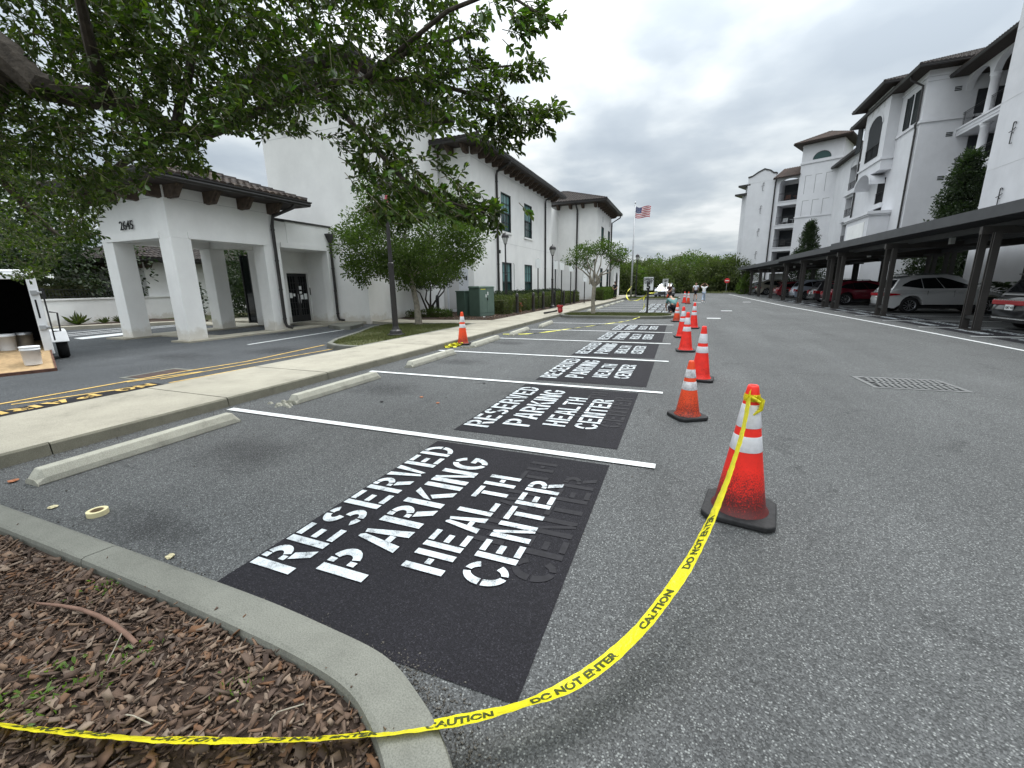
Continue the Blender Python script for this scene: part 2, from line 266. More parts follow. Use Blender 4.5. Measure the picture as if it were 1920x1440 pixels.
# ------------------------------------------------------------------ mesh building helpers
class MB:
    def __init__(s): s.v = []; s.f = []; s.mi = []; s.mats = []; s.cur = 0; s.sm = []; s.smooth = False
    def use(s, m):
        if m not in s.mats: s.mats.append(m)
        s.cur = s.mats.index(m); return s
    def add(s, vs, fs):
        o = len(s.v); s.v.extend([tuple(v) for v in vs])
        for f in fs: s.f.append([i+o for i in f]); s.mi.append(s.cur); s.sm.append(s.smooth)
        return s
    def quad(s, a, b, c, d): return s.add([a, b, c, d], [(0, 1, 2, 3)])
    def box(s, x0, y0, z0, x1, y1, z1):
        if x0 > x1: x0, x1 = x1, x0
        if y0 > y1: y0, y1 = y1, y0
        if z0 > z1: z0, z1 = z1, z0
        v = [(x0, y0, z0), (x1, y0, z0), (x1, y1, z0), (x0, y1, z0), (x0, y0, z1), (x1, y0, z1), (x1, y1, z1), (x0, y1, z1)]
        return s.add(v, [(0, 3, 2, 1), (4, 5, 6, 7), (0, 1, 5, 4), (1, 2, 6, 5), (2, 3, 7, 6), (3, 0, 4, 7)])
    def obox(s, c, u, l, d, z0, z1):      # oriented box: start point c, along unit u for l, depth d to the left
        n = (-u[1], u[0]); p = [(c[0], c[1]), (c[0]+u[0]*l, c[1]+u[1]*l), (c[0]+u[0]*l+n[0]*d, c[1]+u[1]*l+n[1]*d), (c[0]+n[0]*d, c[1]+n[1]*d)]
        return s.prism(p, z0, z1)
    def prism(s, p, z0, z1):
        ar = sum(p[i][0]*p[(i+1) % len(p)][1]-p[(i+1) % len(p)][0]*p[i][1] for i in range(len(p)))
        if ar < 0: p = p[::-1]
        n = len(p); v = [(x, y, z0) for x, y in p]+[(x, y, z1) for x, y in p]
        return s.add(v, [tuple(range(n-1, -1, -1)), tuple(range(n, 2*n))]+[(i, (i+1) % n, n+(i+1) % n, n+i) for i in range(n)])
    def hexa(s, b, t):                    # bottom 4, top 4 (ccw from above)
        return s.add(list(b)+list(t), [(3, 2, 1, 0), (4, 5, 6, 7), (0, 1, 5, 4), (1, 2, 6, 5), (2, 3, 7, 6), (3, 0, 4, 7)])
    def tube(s, pts, rad, seg=8, cap=True):
        pts = [Vector(p) for p in pts]; n = len(pts)
        rs = rad if isinstance(rad, (list, tuple)) else [rad]*n
        vs = []; fs = []; ref = None
        for i, p in enumerate(pts):
            d = (pts[min(i+1, n-1)]-pts[max(i-1, 0)]).normalized()
            if ref is None: ref = Vector((0, 0, 1)) if abs(d.z) < .9 else Vector((1, 0, 0))
            a = d.cross(ref).normalized(); b_ = a.cross(d).normalized(); ref = b_
            for k in range(seg): t = 2*pi*k/seg; vs.append(p+(a*cos(t)+b_*sin(t))*rs[i])
        for i in range(n-1):
            for k in range(seg): k2 = (k+1) % seg; fs.append((i*seg+k, i*seg+k2, (i+1)*seg+k2, (i+1)*seg+k))
        if cap: fs.append(tuple(range(seg))); fs.append(tuple(range(n*seg-1, (n-1)*seg-1, -1)))
        return s.add(vs, fs)
    def lathe(s, prof, seg=24, c=(0, 0, 0), cap=True):
        vs = []; fs = []
        for r, z in prof:
            for k in range(seg): t = 2*pi*k/seg; vs.append((c[0]+r*cos(t), c[1]+r*sin(t), c[2]+z))
        for i in range(len(prof)-1):
            for k in range(seg): k2 = (k+1) % seg; fs.append((i*seg+k, i*seg+k2, (i+1)*seg+k2, (i+1)*seg+k))
        if cap: fs.append(tuple(range(seg-1, -1, -1))); fs.append(tuple(range((len(prof)-1)*seg, len(prof)*seg)))
        return s.add(vs, fs)
    def tf(s, M, start=0):
        s.v[start:] = [tuple(M @ Vector(v)) for v in s.v[start:]]; return s
    def mesh(s, name):
        me = bpy.data.meshes.new(name); me.from_pydata(s.v, [], s.f)
        for m in s.mats: me.materials.append(mat(m))
        if len(s.mats) > 1: me.polygons.foreach_set('material_index', s.mi)
        if any(s.sm): me.polygons.foreach_set('use_smooth', s.sm)
        me.update(); return me
    def build(s, name, m=None, parent=None, bevel=0, seg=2):
        if m and not s.mats: s.mats = [m]
        o = bpy.data.objects.new(name, s.mesh(name)); COL.objects.link(o)
        if parent: o.parent = parent
        if bevel:
            b = o.modifiers.new('bevel', 'BEVEL'); b.width = bevel; b.segments = seg; b.limit_method = 'ANGLE'; b.angle_limit = radians(40)
        return o
def tag(o, label=None, cat=None, group=None, kind=None):
    if label: o['label'] = label
    if cat: o['category'] = cat
    if group: o['group'] = group
    if kind: o['kind'] = kind
    return o
def thing(name, label, cat, loc=(0, 0, 0), rz=0, group=None):
    o = bpy.data.objects.new(name, None); COL.objects.link(o); o.empty_display_size = .2
    o.location = loc; o.rotation_euler = (0, 0, rz); return tag(o, label, cat, group)
def struct(o): o['kind'] = 'structure'; return o
def rebase(t, loc):                       # parts were made in world coordinates: move the empty to the thing's base
    t.location = loc
    for c in KIDS(t): c.location = c.location-Vector(loc)
def KIDS(t):
    return [o for o in COL.objects if o.parent == t]
def copy_tree(o, loc=None, rz=None, label=None, group=None, parent=None, kids=None):
    if kids is None:
        kids = {}
        for x in COL.objects:
            if x.parent: kids.setdefault(x.parent.name, []).append(x)
    c = o.copy(); COL.objects.link(c)
    if parent: c.parent = parent
    if loc is not None: c.location = loc
    if rz is not None: c.rotation_euler = (0, 0, rz)
    if label: c['label'] = label
    if group: c['group'] = group
    for k in kids.get(o.name, []): copy_tree(k, parent=c, kids=kids)
    return c
def inst(name, me, parent, loc, rot=(0, 0, 0), scale=(1, 1, 1)):
    o = bpy.data.objects.new(name, me); COL.objects.link(o); o.parent = parent; o.location = loc; o.rotation_euler = rot; o.scale = scale; return o
# text as flat mesh data (built-in font): returns verts (x, y), faces, size
def text2d(body, size=1.0, align='LEFT', bold=0.0, spacing=1.0):
    cu = bpy.data.curves.new('t', 'FONT'); cu.body = body; cu.size = size; cu.align_x = align; cu.offset = bold; cu.space_character = spacing; cu.resolution_u = 3
    ob = bpy.data.objects.new('t', cu); me = bpy.data.meshes.new_from_object(ob)
    v = [(p.co.x, p.co.y) for p in me.vertices]; f = [tuple(p.vertices) for p in me.polygons]
    bpy.data.objects.remove(ob); bpy.data.curves.remove(cu); bpy.data.meshes.remove(me); return v, f
def put_text(mb, body, size, org, ux, uy, align='LEFT', bold=0.0, spacing=1.0, thick=0):
    v, f = text2d(body, size, align, bold, spacing); org, ux, uy = Vector(org), Vector(ux), Vector(uy); n = ux.cross(uy).normalized()
    if thick:
        q = [org+ux*x+uy*y+n*thick for x, y in v]; p = [org+ux*x+uy*y for x, y in v]; mb.add(q, f)
        # sides from boundary edges
        from collections import Counter
        ec = Counter()
        for a in f:
            for i in range(len(a)): e = (a[i], a[(i+1) % len(a)]); ec[tuple(sorted(e))] += 1
        for a in f:
            for i in range(len(a)):
                e = (a[i], a[(i+1) % len(a)])
                if ec[tuple(sorted(e))] == 1: mb.quad(p[e[0]], p[e[1]], q[e[1]], q[e[0]])
    else: mb.add([org+ux*x+uy*y for x, y in v], f)
    return mb
# ------------------------------------------------------------------ pixel + distance -> point in the place (used to lay out what was measured in the photograph)
CAM = Vector((0, 0, 1.6))
def at(px, py, depth):
    return CAM+(fw+rt*((px-960)/791)-up*((py-720)/791))*depth
def atz(px, py, z=0.0):
    d = fw+rt*((px-960)/791)-up*((py-720)/791); return CAM+d*((z-1.6)/d.z)
def atX(px, py, X):
    d = fw+rt*((px-960)/791)-up*((py-720)/791); return CAM+d*(X/d.x)

# ------------------------------------------------------------------ ground and paving
m = MB(); m.quad((-700, -300, -.06), (700, -300, -.06), (700, 1100, -.06), (-700, 1100, -.06))
gr = struct(m.build('ground', 'far_ground'))
m = MB(); m.quad((-7.66, -12, 0), (14.2, -12, 0), (14.2, 110, 0), (-7.66, 110, 0))
lot = struct(m.build('parking_lot', 'asphalt'))
m = MB(); m.quad((-60, -12, 0), (-7.66, -12, 0), (-7.66, 110, 0), (-60, 110, 0))
drive = struct(m.build('driveway', 'asphalt_drive'))

Z1, Z2, Z3 = .004, .008, .012
def sheet(name, pts, m_, parent, z):
    return MB().add([(x, y, z) for x, y in pts], [tuple(range(len(pts)))]).build(name, m_, parent)
def strip(name, a, b, w, m_, parent, z):
    a, b = Vector(a), Vector(b); d = (b-a).normalized(); n = Vector((-d.y, d.x))*w/2
    p = [a-n, b-n, b+n, a+n]
    if (p[1]-p[0]).cross(p[2]-p[1]) < 0: p = p[::-1]
    return sheet(name, [tuple(q) for q in p], m_, parent, z)

# stencil letters: each is a list of strokes inside a cell 1 high and w wide
def ring(cx, cy, rx, ry, a0, a1, t, n=8):
    o = [(cx+rx*cos(radians(a0+(a1-a0)*i/n)), cy+ry*sin(radians(a0+(a1-a0)*i/n))) for i in range(n+1)]
    i_ = [(cx+(rx-t)*cos(radians(a0+(a1-a0)*i/n)), cy+(ry-t)*sin(radians(a0+(a1-a0)*i/n))) for i in range(n, -1, -1)]
    return o+i_
def bar(x0, y0, x1, y1): return [(x0, y0), (x1, y0), (x1, y1), (x0, y1)]
def diag(x0, y0, x1, y1, w): return [(x0, y0), (x0+w, y0), (x1+w, y1), (x1, y1)]
T, GP, LW = .155, .05, .56
GLY = {
 'E': [bar(0, 0, T, 1), bar(T+GP, 1-T, LW, 1), bar(T+GP, .43, LW-.1, .43+T), bar(T+GP, 0, LW, T)],
 'H': [bar(0, 0, T, 1), bar(LW-T, 0, LW, 1), bar(T+GP, .42, LW-T-GP, .42+T)],
 'L': [bar(0, 0, T, 1), bar(T+GP, 0, LW, T)],
 'T': [bar(LW/2-T/2, 0, LW/2+T/2, 1-T-GP), bar(0, 1-T, LW, 1)],
 'I': [bar(.02, 0, .02+T, 1)],
 'N': [bar(0, 0, T, 1), bar(LW-T+.03, 0, LW+.03, 1), diag(LW-T-.03, 0, T+.02-.06, 1, .1)],
 'V': [[(0, 1), (T+.02, 1), (LW/2-.01, .08), (LW/2-.09, 0)], [(LW-T-.02, 1), (LW, 1), (LW/2+.10, 0), (LW/2+.03, .1)]],
 'A': [[(0, 0), (T+.01, 0), (LW/2+.0, .92), (LW/2-.05, 1), (LW/2-.1, 1)], [(LW-T, 0), (LW+.02, 0), (LW/2+.12, 1), (LW/2+.03, .96)], bar(.2, .25, LW-.2, .25+T-.01)],
 'K': [bar(0, 0, T, 1), [(T+GP, .42), (T+GP+.02, .62), (LW-.15, 1), (LW+.02, 1)], [(T+GP+.06, .42), (T+GP+.17, .56), (LW+.05, 0), (LW-.12, 0)]],
 'P': [bar(0, 0, T, 1), [(T+GP, 1), (T+GP, 1-T), (.30, 1-T)]+[(.30, 1)], ring(.30, .70, .27, .30, -78, 78, T), [(T+GP, .40), (.30, .40), (.30, .40+T), (T+GP, .40+T)]],
 'R': [bar(0, 0, T, 1), [(T+GP, 1), (T+GP, 1-T), (.31, 1-T), (.31, 1)], ring(.30, .72, .27, .28, -70, 80, T), [(T+GP+.02, .44), (.33, .44), (.33, .44+T*.9), (T+GP+.02, .44+T*.9)], [(T+GP+.07, .40), (T+GP+.24, .42), (LW+.04, 0), (LW-.13, 0)]],
 'D': [bar(0, 0, T, 1), ring(T+GP, .5, .37, .5, -90, -4, T), ring(T+GP, .5, .37, .5, 4, 90, T)],
 'C': [ring(.31, .5, .31, .5, 100, 176, T), ring(.31, .5, .31, .5, 184, 260, T), ring(.31, .5, .31, .5, 32, 84, T), ring(.31, .5, .31, .5, 276, 328, T)],
 'G': [ring(.31, .5, .31, .5, 100, 260, T, 12), ring(.31, .5, .31, .5, 32, 84, T), ring(.31, .5, .31, .5, 276, 340, T), bar(.34, .36, .62, .36+T)],
 'S': [ring(.28, .74, .28, .26, 30, 84, T), ring(.28, .74, .28, .26, 98, 262, T, 10), ring(.28, .26, .28, .26, -84, 82, T, 10), ring(.28, .26, .28, .26, 210, 262, T)],
 'O': [ring(.31, .5, .31, .5, 98, 262, T, 12), ring(.31, .5, .31, .5, -82, 82, T, 12)],
}
ADV = {'I': .26}
def stencil(word, org, ux, uy, h, length, z):
    """word starting at org running along ux for length, capitals h high along uy (2-D unit vectors)"""
    m = MB(); w = sum(ADV.get(c, .68) for c in word)-.12; k = length/w; x = 0
    flip = ux[0]*uy[1]-ux[1]*uy[0] < 0
    for c in word:
        for p in GLY[c]:
            q = [(org[0]+ux[0]*(x+a)*k+uy[0]*b*h, org[1]+ux[1]*(x+a)*k+uy[1]*b*h, z) for a, b in p]
            ar = sum(q[i][0]*q[(i+1) % len(q)][1]-q[(i+1) % len(q)][0]*q[i][1] for i in range(len(q)))
            m.add(q if ar > 0 else q[::-1], [tuple(range(len(q)))])
        x += ADV.get(c, .68)
    return m
rj = random.Random(3)
LINES = [('RESERVED', -1.98, .31, 1.46, 2.0), ('PARKING', -1.54, .33, 1.57, 1.74), ('HEALTH', -1.15, .27, 1.75, 1.30), ('CENTER', -.79, .27, 1.76, 1.30)]
MATS['sealcoat_ghost'] = simple('sealcoat_ghost', (.0133, .0127, .0157), .75, var=.3, scale=30)
def pad(k, parent, y0=None, ghost=True):
    y = 2.743*k; a = rj.uniform(-.03, .03)
    lo = 1.20 if k == 0 else 3.99-2.743
    sheet('black_sealcoat_patch', [(-2.31+a, lo+y), (-.48+a, lo+.02+y), (-.50+a, 3.60+y), (-2.30+a, 3.62+y)], 'sealcoat', parent, Z1)
    for wd, xb, h, ys, ln in LINES:
        d = rj.uniform(-.04, .04)
        stencil(wd, (xb+a*.5, ys+y+d), (0, 1), (-1, 0), h, ln, Z3).build('painted_word', 'stencil_paint', parent)
    if ghost:
        for wd, xb, h, ys, ln in (('CENTER', -.56, .26, 1.9, 1.35), ('HEALTH', -.95, .24, 2.15, 1.3)):
            stencil(wd, (xb, ys+y), (0, 1), (-1, 0), h, ln, Z2).build('covered_old_word', 'sealcoat_ghost', parent)
for k in range(6): pad(k, lot, ghost=k < 2)
XL = [-5.66, -5.57, -5.69, -5.25, -5.15, -5.15]; XR = [-.13, -.19, -.2, -.24, -.27, -.29]
for i in range(6):
    strip('painted_line', (XL[i], 3.71+2.743*i), (XR[i], 3.71+2.743*i-.005), .10, 'white_paint', lot, Z3)
# stalls beyond the first island
for i in range(9):
    y = 24.2+2.743*i
    if i < 8:
        strip('painted_line', (-5.2, y), (-.35, y), .10, 'white_paint', lot, Z3)
    if i in (0, 1, 2, 3): 
        sheet('black_sealcoat_patch', [(-2.3, y+.3), (-.5, y+.3), (-.5, y+2.4), (-2.3, y+2.4)], 'sealcoat', lot, Z1)
        for wd, xb, h, ys, ln in LINES: stencil(wd, (xb, y+.4+ys-1.46), (0, 1), (-1, 0), h, ln, Z3).build('painted_word', 'stencil_paint', lot)
# roadside line along the carports, a gentle curve
rl = [(7.6, -6), (7.35, 6), (7.11, 12.84), (7.0, 16.3), (6.78, 20.9), (6.4, 28), (6.1, 33), (5.85, 42), (5.6, 52), (5.35, 62)]
m = MB(); n = len(rl)
for i in range(n-1):
    (a, b), (c, d) = rl[i], rl[i+1]; m.quad((a-.05, b, Z2), (a+.05, b, Z2), (c+.05, d, Z2), (c-.05, d, Z2))
m.build('road_edge_line', 'white_paint', lot)
YS = [10.2+2.743*i for i in range(20)]
for i, y in enumerate(YS):
    strip('painted_line', (7.6-.022*(y-12), y), (13.2, y), .10, 'white_paint', lot, Z3)
    if i < 12:
        x0 = 7.85-.02*(y-12)
        sheet('black_sealcoat_patch', [(x0, y+.25), (x0+1.55, y+.25), (x0+1.55, y+2.5), (x0, y+2.5)], 'sealcoat', lot, Z1)
        for q, wd in enumerate(('RESERVED', 'PARKING')):
            stencil(wd, (x0+.75+q*.0+(.68 if q == 0 else .0)-.45, y+2.35), (0, -1), (1, 0), .28, 1.9 if q == 0 else 1.7, Z3).build('painted_word', 'stencil_paint', lot)
for px, py in ((1400, 566.5), (1307, 567.5), (1362, 583), (1338, 597)):
    p = atz(px, py, 0); strip('reflector_mark', (p.x-.28, p.y), (p.x+.28, p.y), .34, 'white_paint', lot, Z2)
# dark tyre and oil stains with shapes of their own on the stalls
m_, nt, b = newmat('oil_stain', (.03, .03, .032), .7)
tc = N(nt, 'ShaderNodeTexCoord'); ln_ = N(nt, 'ShaderNodeVectorMath', _operation='LENGTH'); mp_ = N(nt, 'ShaderNodeVectorMath', _operation='MULTIPLY_ADD', i1=(2, 2, 0), i2=(-1, -1, 0))
nt.links.new(tc.outputs['Generated'], mp_.inputs[0]); nt.links.new(mp_.outputs[0], ln_.inputs[0])
nz = N(nt, 'ShaderNodeTexNoise', Scale=3.2, Detail=8.0, Roughness=.75, Distortion=1.0); nt.links.new(tc.outputs['Object'], nz.inputs['Vector'])
ad = N(nt, 'ShaderNodeMath', _operation='MULTIPLY_ADD', i1=-.75); nt.links.new(ln_.outputs['Value'], ad.inputs[0]); nt.links.new(nz.outputs[0], ad.inputs[2])
rr = ramp(nt, [(.02, 0.0), (.42, .30)]); nt.links.new(ad.outputs[0], rr.inputs[0])
tr = N(nt, 'ShaderNodeBsdfTransparent'); ms = N(nt, 'ShaderNodeMixShader'); nt.links.new(rr.outputs[0], ms.inputs[0]); nt.links.new(tr.outputs[0], ms.inputs[1]); nt.links.new(b.outputs[0], ms.inputs[2]); nt.links.new(ms.outputs[0], nt.nodes['Material Output'].inputs[0])
for cx_, cy_, rx_, ry_ in ((-4.0, 2.7, 1.1, .9), (-4.35, 5.4, 1.2, .8), (-4.4, 7.9, 1.1, .6), (-4.5, 11.0, 1.1, .6), (-1.2, -.4, .5, .8), (1.6, 1.9, .5, .3), (-3.3, 1.5, .9, .35), (-9.9, 8.0, 1.5, 1.2), (-11.5, 6.5, 1.8, 1.0), (-13.6, 11.2, .8, 1.0)):
    par = lot if cx_ > -7.66 else drive
    MB().add([(cx_+rx_*cos(t*pi/12), cy_+ry_*sin(t*pi/12), .0025) for t in range(24)], [tuple(range(24))]).build('oil_stain', 'oil_stain', par)
# hairline cracks
MATS['crack'] = simple('crack', (.012, .012, .012), .95, var=0)
for pts in (((1.3, 8.9), (1.9, 8.6), (2.6, 8.75)), ((3.9, 8.0), (4.3, 7.4), (4.6, 7.3)), ((2.2, .95), (2.6, 1.2), (2.9, 1.22)), ((-.1, 5.0), (.05, 5.9), (0, 6.5))):
    m = MB()
    for (a, b_), (c, d) in zip(pts, pts[1:]): m.quad((a, b_-.004, .003), (c, d-.004, .003), (c, d+.004, .003), (a, b_+.004, .003))
    m.build('asphalt_crack', 'crack', lot)

# yellow fire-lane hatching on the driveway
for a, b_, w in (((-9.27, 2.0), (-9.27, 5.2), .075), ((-9.27, 5.2), (-9.1, 6.5), .075), ((-9.1, 6.5), (-9.5, 9.2), .075), ((-9.05, 2.8), (-8.62, 3.95), .07), ((-9.2, 4.3), (-8.88, 5.4), .07), ((-8.88, 4.65), (-8.62, 8.8), .065), ((-8.36, 4.5), (-8.22, 7.75), .065), ((-8.22, 1.2), (-8.22, 4.5), .075)):
    strip('yellow_line', a, b_, w, 'yellow_paint', drive, Z2)
sheet('black_sealcoat_patch', [(-8.72, 1.0), (-8.30, 1.0), (-8.32, 4.42), (-8.72, 4.42)], 'sealcoat', drive, Z1)
stencil('NO', (-8.66, 4.34), (0, -1), (1, 0), .26, .50, Z3).build('yellow_word', 'yellow_paint', drive)
stencil('PARKING', (-8.66, 3.58), (0, -1), (1, 0), .26, 2.1, Z3).build('yellow_word', 'yellow_paint', drive)
strip('painted_line', (-11.85, 8.61), (-12.32, 14.0), .11, 'white_paint', drive, Z2)
for x, y0, y1 in ((-20.6, 7.0, 13), (-21.3, 7.4, 13.5), (-22.3, 7.8, 14)):
    strip('painted_line', (x, y0-3), (x-1, y1), .14, 'white_paint', drive, Z2)
sheet('painted_blotch', [(-20.0, 8.1), (-19.2, 8.0), (-19.4, 9.6), (-20.4, 9.8)], 'white_paint', drive, Z1)

# ---- sidewalk: monolithic slabs with tooled joints and a kerb face towards the stalls
sw = MB(); sw.box(-7.62, -11, -.05, -5.87, 62, .06); sw = struct(sw.build('sidewalk', 'kerb_side'))
def slab_mesh(w, l, h):
    m = MB(); m.use('sidewalk_concrete'); m.box(0, .004, .0, w, l-.004, h); return m
y = -9.0
rs = random.Random(5)
while y < 60:
    l = 1.83
    m = MB(); m.use('sidewalk_concrete')
    x0, x1, h = -7.66, -5.83, .13+rs.uniform(-.004, .004)
    a, b_ = y+.005, y+l-.005
    v = [(x0, a, h), (x1-.02, a, h), (x1-.02, b_, h), (x0, b_, h)]
    m.add(v, [(0, 1, 2, 3)])
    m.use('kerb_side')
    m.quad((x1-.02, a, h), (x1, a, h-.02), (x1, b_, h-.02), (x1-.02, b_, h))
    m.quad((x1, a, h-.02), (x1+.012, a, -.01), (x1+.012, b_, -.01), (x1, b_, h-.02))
    m.quad((x0, b_, h), (x0, b_, -.01), (x0, a, -.01), (x0, a, h))
    m.quad((x0, a, h), (x0, a, .05), (x1, a, .05), (x1-.02, a, h)); m.quad((x1-.02, b_, h), (x1, b_, .05), (x0, b_, .05), (x0, b_, h))
    if 3.7-5 < y < 60: m.build('pavement_slab', None, sw)
    else: m.build('pavement_slab', None, sw)
    y += l
# entrance path and plaza in front of the tower
m = MB(); m.prism([(-22, 14.1), (-14.5, 14.0), (-12.9, 15.35), (-11.3, 14.95), (-7.67, 15.35), (-7.67, 16.9), (-11.6, 16.35), (-12.75, 17.0), (-13.2, 22), (-22, 22)], -.05, .125)
plaza = struct(m.build('entrance_path', 'sidewalk_concrete'))
m = MB(); m.prism([(-14.97, 8.35), (-14.1, 8.38), (-14.05, 13.9), (-14.97, 13.9)], -.05, .05); m.prism([(-18.3, 8.25), (-17.3, 8.3), (-17.3, 13.9), (-18.3, 13.9)], -.05, .05); m.prism([(-17.3, 9.35), (-14.97, 9.35), (-14.97, 9.95), (-17.3, 9.95)], -.05, .045); m.prism([(-30, 12.9), (-18.3, 12.9), (-18.3, 14.12), (-30, 14.12)], -.05, .05)
m = m.build('portico_pavement', 'sidewalk_concrete'); struct(m)

# ---- kerbs: swept profile, cut into lengths
def kerb(name, outer, inner, h, joints, mat_, parent=None, zb=-.02, hi=None):
    """outer (traffic side) and inner polylines of equal length; joints = indices where a length ends"""
    root = None; obs = []
    for j0, j1 in zip(joints, joints[1:]):
        m = MB(); m.use(mat_); n = j1-j0+1; vs = []
        for i in range(j0, j1+1):
            o, q = Vector(outer[i]), Vector(inner[i]); d = (q-o)
            if i in (j0, j1):
                a = Vector(outer[min(i+1, len(outer)-1)])-Vector(outer[max(i-1, 0)]); a.normalize(); s_ = .004 if i == j0 else -.004
                o = o+a*s_; q = q+a*s_
            for t, z in ((-.0, zb), (0.0, h-.035), (.05, h-.008), (.16, h), (.86, h), (.96, h-.008), (1.0, h-.03), (1.0, zb)):
                p = o+d*t; vs.append((p.x, p.y, z))
        k = 8; fs = []
        for i in range(n-1):
            for e in range(k-1): fs.append((i*k+e, i*k+e+1, (i+1)*k+e+1, (i+1)*k+e))
        fs.append(tuple(range(k-1, -1, -1))); fs.append(tuple((n-1)*k+e for e in range(k)))
        m.smooth = False; m.add(vs, fs)
        obs.append(m)
    return obs
def smooth_path(pts, n=6):
    out = []; P = [Vector(p) for p in pts]
    for i in range(len(P)-1):
        p0 = P[max(i-1, 0)]; p1 = P[i]; p2 = P[i+1]; p3 = P[min(i+2, len(P)-1)]
        for k in range(n):
            t = k/n; out.append(.5*((2*p1)+(p2-p0)*t+(2*p0-5*p1+4*p2-p3)*t*t+(3*p1-p0-3*p2+p3)*t**3))
    out.append(P[-1]); return out
# near bed kerb
outer = smooth_path([(-5.82, 1.19), (-4.4, 1.19), (-3.02, 1.195), (-2.3, 1.195), (-1.75, 1.19), (-1.36, 1.17), (-1.11, 1.15), (-.96, 1.115), (-.84, 1.06), (-.70, .98), (-.55, .85), (-.44, .68), (-.39, .4), (-.38, -2.0), (-.38, -6)])
inner = smooth_path([(-5.82, 1.03), (-4.4, 1.03), (-3.06, 1.03), (-2.3, 1.02), (-1.78, 1.005), (-1.42, .99), (-1.17, .965), (-1.04, .935), (-.93, .885), (-.81, .81), (-.69, .70), (-.61, .56), (-.57, .35), (-.56, -2.0), (-.56, -6)])
bed_poly = [tuple(p) for p in inner]+[(-5.82, -6)]
m = MB(); m.prism(bed_poly, -.05, .075)
bed = struct(m.build('mulch_bed', 'mulch_soil'))
for mb_ in kerb('kerb', outer, inner, .135, [0, 12, 78, 84], 'kerb_concrete'): mb_.build('kerb_stone', None, bed)

# islands with grass: kerb ring + turf
def island(name, poly, h=.13, w=.15, turf='soil_grass', joints=5, top=None):
    """closed polygon, counter-clockwise, of the kerb's outer edge"""
    n = len(poly); P = [Vector(p) for p in poly]; inn = []
    for i in range(n):
        a = (P[i]-P[i-1]).normalized(); b_ = (P[(i+1) % n]-P[i]).normalized(); d = Vector((-(a+b_).y, (a+b_).x)).normalized(); inn.append(P[i]+d*w)
    o = struct(MB().prism([tuple(p) for p in inn], -.05, h-.03 if top is None else top).build(name, turf))
    O = P+[P[0]]; I = inn+[inn[0]]; js = sorted(set([0, n]+[int(n*k/joints) for k in range(1, joints)]))
    for mb_ in kerb('kerb', O, I, h, js, 'kerb_concrete'): mb_.build('kerb_stone', None, o)
    return o, [tuple(p) for p in inn]
def rounded(x0, y0, x1, y1, r, n=6):
    out = []
    for cx_, cy_, a in ((x1-r, y0+r, -90), (x1-r, y1-r, 0), (x0+r, y1-r, 90), (x0+r, y0+r, 180)):
        for k in range(n+1): t = radians(a+90*k/n); out.append((cx_+r*cos(t), cy_+r*sin(t)))
    return out
isl1, isl1_in = island('grass_island', rounded(-5.8, 20.2, -.35, 22.9, 1.1))
isl2, isl2_in = island('grass_island', rounded(-5.8, 44.0, -.35, 48.6, 1.1))
# planting island between driveway and sidewalk
pts = [(-7.68, 8.55), (-7.68, 15.25), (-8.8, 15.3), (-10.6, 14.9), (-11.4, 14.3), (-11.2, 13.2), (-10.4, 11.6), (-9.55, 9.6), (-9.1, 8.9), (-8.5, 8.55)]
isl3, isl3_in = island('planting_island', [tuple(p) for p in pts], joints=6)
m = MB(); m.prism([(-13.4, 13.3), (-12.3, 12.8), (-12.0, 13.0), (-12.4, 14.2), (-13.0, 14.9), (-13.9, 14.3)], -.05, .13); struct(m.build('concrete_apron', 'kerb_concrete'))
# mulch bed along the long building
m = MB(); m.prism([(-7.68, 16.95), (-7.68, 62), (-13.4, 62), (-13.4, 17.1), (-12.7, 17.05), (-11.5, 16.4)], -.05, .13)
bed2 = struct(m.build('building_bed', 'mulch_soil'))
# far kerb and turf, right-hand side beyond the carports
m = MB(); m.prism([(5.0, 67), (30, 67), (30, 120), (-30, 120), (-30, 78), (1, 72)], -.05, .10); struct(m.build('far_verge', 'soil_grass'))
m = MB(); m.prism([(5.0, 66.7), (30, 66.7), (30, 67.0), (5.05, 67.0)], -.05, .14); struct(m.build('far_kerb', 'kerb_concrete'))
m = MB(); m.prism([(13.2, 5), (13.35, 5), (13.35, 66), (13.2, 66)], -.05, .13); struct(m.build('carport_kerb', 'kerb_concrete'))
m = MB(); m.prism([(13.35, 5), (30, 5), (30, 66.6), (13.35, 66.6)], -.05, .11); struct(m.build('apartment_lawn', 'soil_grass'))
m = MB(); m.prism([(-60, 14.3), (-22.1, 14.3), (-22.1, 40), (-60, 40)], -.05, .1); struct(m.build('courtyard_lawn', 'soil_grass'))
m = MB(); m.prism([(-60, -12), (-24.9, -12), (-24.9, 9.6), (-23.7, 11.6), (-22.4, 13.2), (-22.1, 14.28), (-60, 14.28)], -.05, .13); struct(m.build('wall_bed', 'mulch_soil'))
m = MB(); 
for (a, b_), (c, d) in zip([(-24.75, -12), (-24.75, 9.6), (-23.55, 11.6), (-22.25, 13.1)], [(-24.75, 9.6), (-23.55, 11.6), (-22.25, 13.1), (-22.0, 14.0)]):
    m.hexa([(a-.9, b_, -.05), (a, b_, -.05), (c, d, -.05), (c-.9, d, -.05)], [(a-.9, b_, .14), (a, b_, .14), (c, d, .14), (c-.9, d, .14)])
struct(m.build('wall_kerb', 'sidewalk_concrete'))
